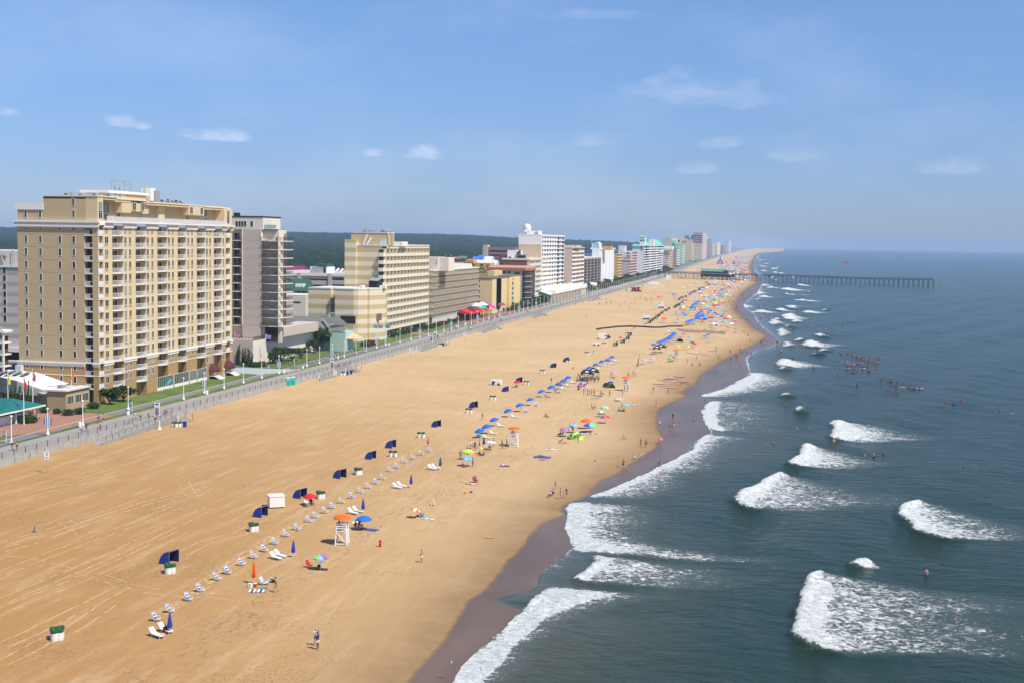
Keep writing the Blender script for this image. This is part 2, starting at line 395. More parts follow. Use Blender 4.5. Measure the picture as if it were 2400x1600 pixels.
for cx,cy,wv,hv in [(1010,480,190,44),(1035,511,92,20),(1165,442,180,24),(1255,425,40,14),(1112,350,200,14),(1010,262,210,16),(1090,230,120,10),(790,228,80,14),(750,287,90,28),(800,320,140,16),(640,392,110,30),(790,437,190,20),(940,425,160,12),(1010,412,90,9),(1060,394,250,7),(870,522,110,42),(930,600,95,62),(957,556,32,14),(1225,627,85,26),(1215,690,290,48),(1242,742,70,26),(1167,776,40,14),(965,692,90,42),(1030,845,340,66),(925,886,52,24),(650,842,34,16),(945,1099,80,26),(1055,1200,60,46),(860,100,60,6),(872,130,50,6),(918,137,50,6),(845,248,110,9),(958,300,34,9),(700,302,60,8),(1130,283,24,7),(735,340,80,8),(1060,304,220,4),(780,118,60,6),(760,150,80,5),(770,80,60,5),(800,60,50,4),(760,30,70,4),(1060,660,60,20),(880,500,60,12),(700,440,60,10)]:
 x0,yc,wv,hv=1560+(cx-wv/2)*z8,600+cy*z8,wv*z8,hv*z8
 yc+=.004*wv
 SURF.append(([(yc-hv/2,x0+wv*.2,x0+wv*.45),(yc-hv/4,x0+wv*.05,x0+wv*.75),(yc,x0,x0+wv*1.15),(yc+hv/4,x0+wv*.04,x0+wv*.9),(yc+hv/2,x0+wv*.25,x0+wv*.55)],.45,.8))
def make_sea():
 rows=np.concatenate([np.geomspace(30,100,40)[:-1],np.geomspace(100,12000,1500)])
 xe=jagx(EDGE,rows)
 NC=420
 S=np.linspace(0,1,NC)**1.15
 x1=70+rows*.45
 X=(xe-1.5)[:,None]+(x1-xe+1.5)[:,None]*S[None,:]
 Y=np.repeat(rows[:,None],NC,1)
 d=X-xe[:,None]
 foam=np.zeros_like(X);crest=np.zeros_like(X)
 jit=sn(X,Y,.35,21)*1.2+sn(X,Y,1.3,22)*.7
 for rws,front,lace in SURF:
  L_=[]
  for py,xl,xr in rws:
   a=G(xl,py);L_.append((a.y,a.x,colX(xr,a.y)))
  L_.sort();L_=np.array(L_)
  y0,y1=L_[0,0],L_[-1,0]
  i0,i1=np.searchsorted(rows,y0-4),np.searchsorted(rows,y1+4)
  if i1<=i0:continue
  sl=slice(max(i0-2,0),i1+2)
  yy=Y[sl];xx=X[sl]
  sc=np.clip(yy/250,.5,2.5)
  xl=np.interp(yy,L_[:,0],L_[:,1])+jit[sl]*.5*sc;xr=np.interp(yy,L_[:,0],L_[:,2])
  ext=(y1-y0)
  ends=np.clip((yy-y0)/(.06*ext+.3),0,1)*np.clip((y1-yy)/(.06*ext+.3),0,1)
  t=(xx-xl)/np.maximum(xr-xl,.5)
  inside=1/(1+np.exp(-(xx-xl)/(.20*sc)))
  fr=np.clip(1-(t-front)/.12,0,1)
  tail=lace*np.clip((1.3-t)/1.1,0,1)**.5
  v=inside*np.where(t<0,1,np.maximum(fr*(.88 if ext>3 else .95),tail))*(t<1.3)*ends
  v=np.where(t<0,inside*ends,v)
  foam[sl]=np.maximum(foam[sl],v)
  crest[sl]=np.maximum(crest[sl],ends*np.exp(-((xx-xl-.9*sc)/(1.2*sc))**2)*(xx-np.interp(yy,rows,xe)>3))
  crest[sl]=np.maximum(crest[sl],.55*ends*np.clip(1-t*1.4,0,1)*(t>0))
 kk=np.clip(Y/260,.7,4)
 rim=np.clip(1-np.abs(d-.12*kk)/(.22*kk),0,1)*.85
 wash=.46*np.clip(1-d/(5*kk),0,1)*(sn(X,Y,.06,31)*.5+.75)
 fr_=(Y>430)*np.clip((sn(X*1.2,Y*.25,.12,33)-.55)*2.4,0,1)*np.clip(1-d/(30+.035*Y),0,1)*(d>2)
 far=(Y>1500)*np.clip((sn(X*.8,Y*.03,.35,34)-.35)*2.0,0,1)*np.clip(1-(d-20)/(40+.02*Y),0,1)
 weak=np.clip(sn(X,Y*1.4,.05,35)*.5+.35,0,1)*np.clip(1-(d-2)/34,0,1)*.42*(d>0)
 foam=np.maximum.reduce([foam,rim,weak,np.clip(wash,0,.5),fr_*.8,far*.9])
 foam=np.where(d<0,0,foam)
 amp=np.clip(d/25,.02,1)*np.clip(1.3-Y/2500,0,1)
 swell=np.sin((X*.95-Y*.3)*.23+sn(X,Y,.02,41)*2.6)*.30+sn(X,Y,.16,44)*.16+np.sin((X*.8+Y*.6)*.5+sn(X,Y,.03,42)*2)*.06+sn(X,Y,.5,43)*.05
 Z=-.10+swell*amp+crest*.75*np.clip(d/10,.05,1)
 Z=np.where(d<3,np.maximum(Z,-.11),Z);Z=np.where(d<.2,-.10+np.minimum(d,0)*.02,Z)
 n=NT('sea_water')
 f=n.attr('foam');sh=n.attr('shoal')
 warp=n.t.nodes.new('ShaderNodeVectorMath');warp.operation='ADD'
 nzv=n.t.nodes.new('ShaderNodeTexNoise');nzv.inputs['Scale'].default_value=.7;nzv.inputs['Detail'].default_value=3;n.t.links.new(n.pos,nzv.inputs['Vector'])
 n.t.links.new(n.pos,warp.inputs[0]);sc_=n.t.nodes.new('ShaderNodeVectorMath');sc_.operation='SCALE';sc_.inputs['Scale'].default_value=2.4
 n.t.links.new(nzv.outputs['Color'],sc_.inputs[0]);n.t.links.new(sc_.outputs[0],warp.inputs[1])
 wv=n.map(warp.outputs[0],(.75,1.0,1),.15)
 lace=n.voro(.85,'DISTANCE_TO_EDGE',wv)
 lace2=n.voro(2.4,'DISTANCE_TO_EDGE',wv)
 rag=n.noise(1.6,8,.68,vec=wv)
 big=n.noise(.35,4,.6,vec=wv)
 v=n.math('ADD',n.math('MULTIPLY',n.ramp(lace,0.0,.42),-.30),n.math('MULTIPLY',n.ramp(lace2,0,.4),-.14))
 v=n.math('ADD',v,n.math('MULTIPLY',n.math('SUBTRACT',rag,.5),1.9))
 v=n.math('ADD',v,n.math('MULTIPLY',n.math('SUBTRACT',big,.5),.75))
 v=n.math('ADD',v,n.math('MULTIPLY',f,1.7))
 mask=n.math('MULTIPLY',n.ramp(v,.62,1.0),n.ramp(f,.02,.18))
 wcol=n.mix(sh,(.013,.034,.022),(.075,.075,.045))
 wcol=n.mix(n.math('MULTIPLY',n.ramp(f,.05,.8),.55),wcol,(.13,.16,.135))
 fcol=n.mix(n.ramp(rag,.3,.65),(.42,.45,.42),(.80,.80,.77))
 col=n.mix(mask,wcol,fcol)
 rough=n.math('ADD',.16,n.math('MULTIPLY',mask,.55))
 w1=n.noise(.42,5,.62,stretch=(.75,1.25,1));w2=n.noise(1.7,6,.65,stretch=(.7,1.2,1));w3=n.noise(.11,3,.5)
 h=n.math('ADD',n.math('MULTIPLY',w1,.85),n.math('ADD',n.math('MULTIPLY',w2,.16),n.math('MULTIPLY',w3,.9)))
 h=n.math('ADD',n.math('MULTIPLY',h,n.attr('ripple')),n.math('MULTIPLY',n.math('MULTIPLY',mask,rag),.5))
 nm=n.bump(h,1.05)
 n.b.inputs['IOR'].default_value=1.333;n.b.inputs['Specular IOR Level'].default_value=.26
 n.out(col,rough,nm)
 ripple=np.clip(d/10,.10,1)
 shoal=np.clip(1-(d-2)/20,0,1)*(.6+.5*sn(X,Y,.05,51))
 shoal=np.clip(shoal+.5*np.clip(sn(X,Y,.02,52),0,1)*np.clip(1-d/80,0,1),0,1)
 o=grid_object('sea',X,Y,Z,{'foam':foam,'shoal':shoal,'ripple':ripple},n.m)
 mb=MB();xr=70+12000*.45
 ring=[(x1[i],rows[i]) for i in range(0,len(rows),40)]+[(x1[-1],rows[-1])]
 for (xa,ya),(xb,yb) in zip(ring[:-1],ring[1:]):
  mb.quad((xa-.5,ya,-.13),(12000,ya,-.13),(12000,yb,-.13),(xb-.5,yb,-.13))
 mb.quad((-40,-200,-.13),(12000,-200,-.13),(12000,30,-.13),(-40,30,-.13))
 me=mb.mesh('open_sea');me.materials.append(n.m)
 for k_,val in (('foam',0.),('shoal',0.),('ripple',1.)):
  a=me.attributes.new(k_,'FLOAT','POINT');a.data.foreach_set('value',[val]*len(me.vertices))
 tag(link('open_sea',me),kind='structure')
 return tag(o,kind='structure')
SEA=make_sea()
# --- land, promenade, lawns
CONC=mat('promenade_concrete',(.31,.28,.25),.85,.10,.35,bump=.01)
WALLC=mat('seawall_concrete',(.36,.34,.29),.9,.22,.9,bump=.02)
def strip(name,Ys,off0,off1,z,m,thick=None):
 mb=MB().use(m)
 for a,b in zip(Ys[:-1],Ys[1:]):
  xa,xb=fwall(a),fwall(b)
  f0=off0(a) if callable(off0) else off0;f1=off1(a) if callable(off1) else off1
  g0=off0(b) if callable(off0) else off0;g1=off1(b) if callable(off1) else off1
  p=[(xa-f0,a),(xa-f1,a),(xb-g1,b),(xb-g0,b)]
  mb.quad(*[(x,y,z) for x,y in (p[1],p[0],p[3],p[2])])
  if thick:
   mb.quad((p[0][0],a,z-thick),(p[3][0],b,z-thick),(p[3][0],b,z),(p[0][0],a,z))
   mb.quad((p[2][0],b,z-thick),(p[1][0],a,z-thick),(p[1][0],a,z),(p[2][0],b,z))
 o=mb.build(name,m);return tag(o,kind='structure')
YS=list(np.arange(-60,1500,12.0))+list(np.geomspace(1500,12400,60))
def ground_mat():
 n=NT('town_ground')
 a=n.noise(.012,5,.6);b=n.noise(.08,5,.6)
 c=n.mix(n.ramp(a,.4,.6),(.055,.075,.03),(.22,.20,.175));c=n.mix(n.math('MULTIPLY',n.ramp(b,.5,.7),.6),c,(.10,.10,.10))
 return n.out(c,.95)
g=MB()
for a,b in zip(YS[:-1],YS[1:]):
 g.quad((-9500,a,1.0),(fwall(a)-.4,a,1.0),(fwall(b)-.4,b,1.0),(-9500,b,1.0))
struct('land',g,ground_mat())
def grass_mat(name='lawn_grass',c0=(.055,.105,.012),c1=(.115,.165,.022)):
 n=NT(name)
 c=n.mix(n.ramp(n.noise(.22,5,.6),.35,.65),c0,c1)
 st=n.ramp(n.noise(.25,2,.4,stretch=(2.2,.12,1)),.45,.55)
 c=n.mix(n.math('MULTIPLY',st,.25),c,(.13,.17,.03))
 return n.out(c,.95,n.bump(n.noise(14,3,.7),.05))
GRASS=grass_mat()
ASPH=mat('path_asphalt',(.19,.175,.165),.9,.14,.5)
BRICK=mat('brick_paving',(.34,.175,.12),.85,.14,1.3)
wid=lambda Y:7.6+2.8*min(max((Y-300)/400,0),1)
strip('promenade',YS,0.0,wid,1.30,CONC,.4)
YL=[y for y in YS if y<=1560]
strip('lawn',YL,wid,lambda Y:wid(Y)+15.5,1.10,GRASS)
pin=lambda Y:wid(Y)+2.0+1.2*math.sin(Y*.018+2.2)*(1 if Y<700 else .3)
strip('bike_path',YS,pin,lambda Y:pin(Y)+3.0,1.125,ASPH)
strip('path_kerb',YS,lambda Y:pin(Y)+3.0,lambda Y:pin(Y)+3.2,1.19,mat('kerb_concrete',(.46,.43,.36),.9),.1)
def patch(name,pts,z,m):
 pts=[(p[0],p[1]) for p in pts]
 mb=MB();mb.prism(pts,z-.03,z);o=mb.build(name,m);return tag(o,kind='structure')
patch('brick_plaza',[G(760,0+0,1.14) if 0 else (-137.3,226),(-137.2,249),(-147.5,251.5),(-160,252),(-165,245),(-160,228),(-148,222),(-150,150),(-144,150),(-143,215)],1.135,BRICK)
patch('apron',[(-136.4,345),(-136.2,356),(-141,352),(-154,352),(-166,344),(-166,337),(-150,338),(-142,336)],1.14,mat('pale_apron',(.36,.40,.39),.85))
patch('cafe_terrace',[(-137.6,575),(-138.4,670),(-150,670),(-152,575)],1.14,mat('red_terrace',(.25,.13,.10),.85,.12,1.5))
patch('cafe_walk',[(-141,498),(-141,506),(-150,512),(-150,500)],1.14,BRICK)
patch('beach_crossing',[(-138,960),(-138.5,1500),(-149,1500),(-149,960)],1.142,mat('paved_court',(.30,.26,.235),.9,.2,.2))
sw=MB();YW=[y for y in YS if y<3000]+[3500,4500,6000]
for a,b in zip(YW[:-1],YW[1:]):
 xa,xb=fwall(a),fwall(b)
 sw.quad((xa+.35,a,-.9),(xb+.35,b,-.9),(xb+.12,b,1.32),(xa+.12,a,1.32))
 sw.quad((xa+.12,a,1.32),(xb+.12,b,1.32),(xb+.12,b,1.46),(xa+.12,a,1.46))
 sw.quad((xa+.12,a,1.46),(xb+.12,b,1.46),(xb-.2,b,1.46),(xa-.2,a,1.46))
 sw.quad((xa-.2,a,1.46),(xb-.2,b,1.46),(xb-.2,b,1.30),(xa-.2,a,1.30))
for y in np.arange(150,900,4.6):
 x=fwall(y);sw.box(x+.10,x+.30,y-.04,y+.04,-.3,1.35)
tag(sw.build('seawall',WALLC),'long pale concrete seawall holding the promenade above the sand','wall')
IRON=mat('dark_railing_iron',(.10,.085,.07),.6)
rail=thing('railing','thin dark metal railing running along the top of the concrete seawall','railing',(0,0,0))
pm=MB();pm.box(-.05,.05,-.05,.05,0,1.12);pme=pm.mesh('post');pme.materials.append(IRON)
py=list(np.arange(186.0,186+3.42*100,3.42))
for y in py:link('post',pme,rail,(fwall(y)-.05,y,1.46))
rb=MB()
for y in np.arange(py[-1]+3.42,1500,3.42):
 x=fwall(y)-.05;rb.box(x-.05,x+.05,y-.05,y+.05,1.46,2.58)
for y in np.arange(120,186,3.42):
 x=fwall(y)-.05;rb.box(x-.05,x+.05,y-.05,y+.05,1.46,2.58)
tag(rb.build('far_posts',IRON,rail),kind='stuff')
rb=MB();yy=list(np.arange(120,1500,20.0))
for a,b in zip(yy[:-1],yy[1:]):
 for h in (1.85,2.2,2.54):rb.tube((fwall(a)-.05,a,h),(fwall(b)-.05,b,h),.022,n=4,cap=False)
rb.build('rail',IRON,rail)
RAMPM=mat('ramp_concrete',(.30,.285,.25),.9,.2,1.0)
def ramp(Y,L_,label):
 x=fwall(Y)
 t=thing('beach_ramp',label,'ramp',(x,Y,0),0,'ramps from the promenade to the sand')
 b=MB();w0,w1=.4,3.3
 b.quad((w0,0,1.3),(w0,-L_,0),(w1,-L_,0),(w1,0,1.3));b.quad((w0,0,1.3),(w1,0,1.3),(w1,6,1.3),(w0,6,1.3))
 for xx in (w1,):
  b.quad((xx,0,-1),(xx,0,1.75),(xx,-L_,.35),(xx,-L_,-1));b.quad((xx+.25,-L_,-1),(xx+.25,-L_,.35),(xx+.25,0,1.75),(xx+.25,0,-1))
  b.quad((xx,0,1.75),(xx+.25,0,1.75),(xx+.25,-L_,.35),(xx,-L_,.35));b.quad((xx,-L_,-1),(xx,-L_,.35),(xx+.25,-L_,.35),(xx+.25,-L_,-1))
  b.box(xx,xx+.25,0,2,-1,1.75)
 b.build('slab',RAMPM,t)
 st=MB()
 for k in range(6):st.box(w1+.3*k+.25,w1+.3*k+.55,2.2,6,-.6,1.3-.2*(k+1))
 st.build('step',RAMPM,t)
 r=MB()
 for k in range(int(L_/2.4)+1):
  yk=-k*2.4;z=1.75-1.4*k*2.4/L_;r.box(w1+.08,w1+.16,yk-.04,yk+.04,z,z+.95)
 r.tube((w1+.12,0,2.7),(w1+.12,-L_,1.3),.03,n=4);r.tube((w1+.12,0,2.25),(w1+.12,-L_,.85),.03,n=4)
 for xx in (w1+.3,w1+2):r.box(xx-.04,xx+.04,6.1,6.18,0,1.9)
 r.tube((w1+.3,6.14,2.3),(w1+2,6.14,1.0),.03,n=4)
 r.build('handrail',IRON,t)
for Y,L_,lb in [(247,28,'wide concrete ramp and steps nearest the brick plaza, below the bicycles'),(G(795,862,1.3).y,24,'concrete ramp with iron handrail beside the pair of teal toilets'),(G(988,801,1.3).y,24,'concrete ramp below the cream hotel on stilts'),(G(1133,765,1.3).y,24,'concrete ramp right of the single teal toilet, in front of the red cafe awning'),(G(1240,734,1.3).y,24,'concrete ramp in front of the brown-sided hotel'),(G(1385,698,1.3).y,24,'farthest visible concrete ramp, near the yellow net posts')]:
 ramp(Y,L_,lb)
# --- street lamps, banners, bins
ORD='first second third fourth fifth sixth seventh eighth ninth tenth eleventh twelfth thirteenth fourteenth fifteenth sixteenth seventeenth eighteenth nineteenth twentieth'.split()
MARKS=[(478,'restaurant canopy'),(541,'cream hotel on stilts'),(634,'oat hotel and cafe'),(700,'buff hotel'),(795,'terracotta-roofed hotel'),(880,'white and tan hotel'),(975,'salmon hotel'),(1065,'dark grid hotel'),(1150,'chalk hotel'),(1255,'ochre hotel'),(1330,'rose hotel'),(1460,'amber hotel'),(1620,'long white hotel'),(2500,'farther hotels')]
CNT={}
def where(what,Y,y0=0):
 nm=next(m for q,m in MARKS if Y<q);k=(what,nm);CNT[k]=CNT.get(k,0)+1;n=CNT[k]
 return '%s before the %s, %s'%(what,nm,ORD[n-1]+' from the viewer' if n<=20 else 'deep in the row')
WHITE=mat('white_paint',(.80,.79,.76),.5,.05)
GLOBE=mat('cream_globe',(.80,.76,.58),.3,.03)
BLUE=mat('sign_blue',(.02,.12,.46),.5);MAROON=mat('banner_maroon',(.22,.03,.10),.7);SKYB=mat('banner_sky',(.08,.42,.72),.7)
def lamp_proto():
 t=thing('street_lamp','x','street lamp',(0,0,0),0,'white globe lamps along the promenade')
 MB().use(WHITE).lathe([(0.32,0),(.32,.25),(.2,.45),(.13,.9),(.10,1.1),(.075,4.55),(.11,4.6),(.11,4.7),(0,4.7)],n=10).build('post',None,t)
 MB().use(GLOBE).blob((0,0,4.92),.23,.23,.26,10,7).build('globe',None,t,True)
 KIDS[t.name]=kids(t);return t
LAMP=lamp_proto()
def banner(parent,z=2.7):
 for s in (-1,1):
  b=MB()
  for i,m in enumerate((MAROON,WHITE,SKYB)):
   b.use(m);x0=s*(.78-i*.22);x1=s*(.56-i*.22)
   z0=z-.75-.3*(i/2);z1=z+.55+.05*math.sin(i)
   b.quad((x0,0,z0-0),(x1,0,z0-.12),(x1,0,z1),(x0,0,z1));b.quad((x0,.03,z1),(x1,.03,z1),(x1,.03,z0-.12),(x0,.03,z0))
  b.use(WHITE).tube((0,0,z+.58),(s*.8,0,z+.58),.02,n=4)
  b.build('banner',None,parent)
LP=[(27,1038),(112,1017.4),(194.3,996.8),(300.5,959.3),(374.8,948),(430.3,935),(479,921),(525,909.7),(570.4,897),(613.3,886),(653.7,874.6),(719,872),(748.8,866),(778,858),(806.4,837),(834,828),(858.5,823.6),(882.6,815.6),(904.4,809.8),(937.3,803)]
LP=[G(x,y,1.25) for x,y in LP]
LP[4]=Vector((-126.0,236,0));LP[11]=G(719,858.5,1.25);LP[12]=G(748.8,851.6,1.25);LP[13]=G(778,844,1.25);LP[14]=G(806.4,836.7,1.25)
LP=[Vector((-135.4,Y,1.2)) for Y in (185,197)]+[p for i,p in enumerate(LP) if i!=4]
Y=468.0
while Y<1480:LP.append(Vector((fwall(Y)-wid(Y)-.9,Y,1.2)));Y+=12.3
near_txt=['left of the frame edge beside the green-roofed hut','standing closest to the green-roofed hut']
BANN={3,7,11,14,18,22,26,30,34,38,42,46,50,54,58,62}
LAND={0:'nearest, before the hut',1:'in the first strip of grass',2:'beside the small blue sign at the left',3:'at the brick plaza, with a striped banner',4:'beside the white bin at the brick plaza',5:'beside the white bin with a blue rim',6:'in front of the long glazed ground floor',7:'with a striped banner, by the dolphin on the lawn',8:'in the grass below the maroon awnings',9:'right of the maroon awnings',10:'just left of the path bend'}
for i,p in enumerate(LP):
 far=i>24
 if i in LAND:lb='white globe lamp '+LAND[i]
 elif not far:lb='white globe lamp, number %s along the kerb past the pale hotel apron'%['one','two','three','four','five','six','seven','eight','nine','ten','eleven','twelve','thirteen','fourteen'][i-11]
 else:lb=where('white globe lamp',p.y)
 if i in BANN and i>7:lb=lb.replace('lamp','lamp with striped banner',1)
 t=dup(LAMP,(p.x,p.y,1.2),label=lb)
 if i in BANN:banner(t)
for c in kids(LAMP):bpy.data.objects.remove(c)
bpy.data.objects.remove(LAMP)
def cyl_bin(x,y,z,label,lid=None,name='litter_bin'):
 t=thing(name,label,'bin',(x,y,z),0,'litter bins on the promenade')
 MB().use(WHITE).lathe([(0,0),(.30,0),(.35,.1),(.35,.95),(.33,1.0),(0,1.0)],n=12).build('drum',None,t)
 if lid:MB().use(lid).lathe([(.37,.98),(.37,1.1),(.2,1.15),(0,1.15)],n=12).build('lid',None,t)
z2=lambda x,y:(x*.2423,740+y*.2423)
BINS=[(z2(772,1068),None,'white litter bin at the foot of the lamp by the brick plaza'),(z2(1237,952),BLUE,'white litter bin with blue rim beside a lamp'),(z2(2000,755),None,'white litter bin in the grass below the maroon awnings'),((665,873.5),None,'white litter bin just right of the path bend'),((709.5,862.5),BLUE,'white bin with blue lid left of the row of boulders'),((791.8,840.5),None,'white litter bin among the boulders'),((911,809.5),None,'white litter bin left of the cream striped hotel front'),((936.6,803),BLUE,'white bin with dark lid at the foot of a lamp below the cream hotel'),((1017.5,782),None,'white litter bin in front of the gap between two hotels'),((1069,767),None,'white litter bin left of the cafe awning'),((1091.5,761),None,'white litter bin by the parked cart'),((1145,748.5),None,'white litter bin on the cafe terrace edge'),((1169.5,742),None,'white litter bin right of the cafe parasols')]
for (bx,by),lid,lb in BINS:
 p=G(bx,by,1.3);cyl_bin(p.x,p.y,1.3 if p.x>fwall(p.y)-wid(p.y) else 1.2,lb,lid)
def flag_pole(x,y,z,h,col,label,dx=1.0,cloth='cloth',half=0):
 t=thing('flagpole',label,'flagpole',(x,y,z))
 MB().use(WHITE).lathe([(.12,0),(.10,1),(.06,h),(.09,h+.05),(0,h+.15)],n=8).build('pole',None,t)
 if col is not None:
  m=mat('flag_'+'_'.join('%02d'%int(c*99) for c in col),col,.75,.1,2.0)
  b=MB().use(m);n=7;fw,fh=1.7,1.2
  if half:fw,fh=.55,2.0
  P_=[[(dx*(.07+fw*i/n),.16*math.sin(i*1.1+j),h-.15-fh*j/3-(.5 if half else .09)*i*i/n*.35) for j in range(4)] for i in range(n+1)]
  for i in range(n):
   for j in range(3):b.quad(P_[i][j],P_[i+1][j],P_[i+1][j+1],P_[i][j+1])
  b.build('flag',None,t)
for (px_,py_),top,col,lb,hf in [(z2(78,870),555,(.85,.72,.02),'tall white pole with limp yellow flag behind the green-roofed hut',1),(z2(232,1050),590,(.6,.02,.02),'tall white pole with limp red flag beside the round hedge',1),(z2(320,985),515,(.45,.05,.05),'tallest white pole with furled dark red flag at the hedge corner',1),(z2(695,880),505,(.85,.2,.02),'tall white pole with orange flag in front of the pool house',1)]:
 p=G(px_,py_,1.14);top_z=aty(px_,740+top*.2423,p.y).z
 flag_pole(p.x,p.y,1.14,top_z-1.14,col,lb,1,half=hf)
for (px_,py_),ty,col,lb in [((550,851),781,(.72,.22,.38),'white pole with pink flag at the corner of the pale terrace wall'),((622,851.5),783,(.38,.28,.62),'white pole with pale violet flag before the white terrace wall'),((874,806),760,(.10,.42,.75),'white pole with blue flag before the striped annex, left one'),((885.5,807),760,(.35,.30,.38),'white pole with dark flag before the striped annex, right one'),((902,808),760,(.02,.40,.45),'white pole with teal flag at the striped hotel corner')]:
 p=G(px_,py_,1.14);flag_pole(p.x,p.y,1.14,aty(px_,ty,p.y).z-1.14,col,lb,1)
def blue_sign(px_,py_,hgt,label):
 p=G(px_,py_,1.2);t=thing('sign_post',label,'sign',(p.x,p.y,1.2),0,'small blue path signs')
 MB().use(WHITE).box(-.05,.05,-.05,.05,0,hgt).build('post',None,t)
 MB().use(BLUE).box(-.52,-.05,-.03,.03,hgt-1.05,hgt-.05).use(WHITE).box(-.40,-.16,-.04,-.03,hgt-.35,hgt-.2).box(-.42,-.14,-.04,-.03,hgt-.75,hgt-.5).build('board',None,t)
for q in [(z2(60,1225),2.2,'small blue sign on white post in the nearest grass'),(z2(1278,928),2.4,'small blue sign on white post beside the path and bin'),((630.5,872.5),2.2,'small blue sign on white post at the path bend'),((690,858),2.2,'small blue sign on white post behind the walkers in red'),((930,800),2.2,'small blue sign in the grass before the cream hotel'),((1075,763),2.2,'small blue sign at the hedge before the cafe')]:
 blue_sign(q[0][0],q[0][1],q[1],q[2])
# --- buildings
GL=[mat('glass_dark',(.012,.016,.018),.12,.3,.5,spec=.6),mat('glass_green',(.05,.085,.07),.15,.3,.5,spec=.6),mat('glass_curtain',(.16,.22,.17),.4,.2,.5),mat('glass_brown',(.035,.022,.018),.15,.3,.5)]
FRAME=mat('window_frame',(.72,.69,.60),.6);METAL=mat('grey_metal',(.30,.30,.31),.5,.15,1.0);DARK=mat('dark_recess',(.02,.018,.016),.9)
GRILLE=mat('ac_grille',(.30,.28,.28),.7);ROOFW=mat('white_roof',(.62,.60,.56),.85,.12,.3);ROOFG=mat('grey_roof',(.25,.24,.23),.9,.2,.3);RAILW=mat('white_rail',(.70,.68,.66),.6)
_wm={}
def win_mesh(w_,h_,face,g,fr=FRAME,div=2,fw=.09):
 k=(w_,h_,face,g,fr.name,div)
 if k in _wm:return _wm[k]
 def mk(parts):
  b=MB()
  for m,(a0,a1,z0,z1,d0,d1) in parts:
   b.use(m)
   if face=='E':b.box(d0,d1,a0,a1,z0,z1)
   else:b.box(a0,a1,-d1,-d0,z0,z1)
  return b
 f=[(fr,(-w_/2-fw,w_/2+fw,-h_/2-fw,-h_/2,-.02,.07)),(fr,(-w_/2-fw,w_/2+fw,h_/2,h_/2+fw,-.02,.07)),(fr,(-w_/2-fw,-w_/2,-h_/2,h_/2,-.02,.07)),(fr,(w_/2,w_/2+fw,-h_/2,h_/2,-.02,.07))]
 for i in range(1,div):f.append((fr,(-w_/2+w_*i/div-.03,-w_/2+w_*i/div+.03,-h_/2,h_/2,-.02,.05)))
 gl=[(GL[g],(-w_/2,w_/2,-h_/2,h_/2,-.02,.02))]
 _wm[k]=(mk(f).mesh('window'),mk(gl).mesh('pane'),mk(f+gl).mesh('window'))
 return _wm[k]
class Bd:
 'one building: parts are given in world metres and hung on an empty at its base'
 def __init__(s,name,label,cat,x,y,z=1.0,group=None):
  s.o=thing(name,label,cat,(x,y,z),0,group);s.c=(x,y,z);s.count={};s.rest={}
 def part(s,name,mb,m=None,parent=None,smooth=False):
  cx,cy,cz=s.c
  if m is not None and not mb.mats:mb.mats=[m]
  if parent is None:mb.v=[(a-cx,b-cy,c-cz) for a,b,c in mb.v]
  else:mb.v=[(a-cx-parent.location.x,b-cy-parent.location.y,c-cz-parent.location.z) for a,b,c in mb.v]
  return mb.build(name,None,parent or s.o,smooth)
 def box(s,name,m,x0,x1,y0,y1,z0,z1,parent=None):
  return s.part(name,MB().use(m).box(x0,x1,y0,y1,z0,z1),None,parent)
 def put(s,name,me,x,y,z,cap=96):
  n=s.count.get(name,0)
  if n>=cap:
   s.rest.setdefault(name,[]).append((me,x,y,z));return None
  s.count[name]=n+1
  return link(name,me,s.o,(x-s.c[0],y-s.c[1],z-s.c[2]))
 def win(s,x,y,z,w_,h_,face='E',g=None,fr=FRAME,div=2,panes=False,name='window',cap=96):
  g=random.choice([0,0,1,2,3]) if g is None else g
  f,p,full=win_mesh(round(w_,2),round(h_,2),face,g,fr,div)
  if panes and s.count.get(name,0)<cap:
   o=s.put(name,f,x,y,z,cap);link('pane',p,o);return o
  return s.put(name,full,x,y,z,cap)
 def done(s):
  for name,L_ in s.rest.items():
   b=MB()
   for me,x,y,z in L_:
    k=len(b.v);b.v+=[(v.co.x+x,v.co.y+y,v.co.z+z) for v in me.vertices]
    mm=list(me.materials)
    for p in me.polygons:
     b.use(mm[p.material_index]);b.f.append(tuple(k+i for i in p.vertices));b.m.append(b.cur)
   tag(s.part(name+'_rest',b),kind='stuff')
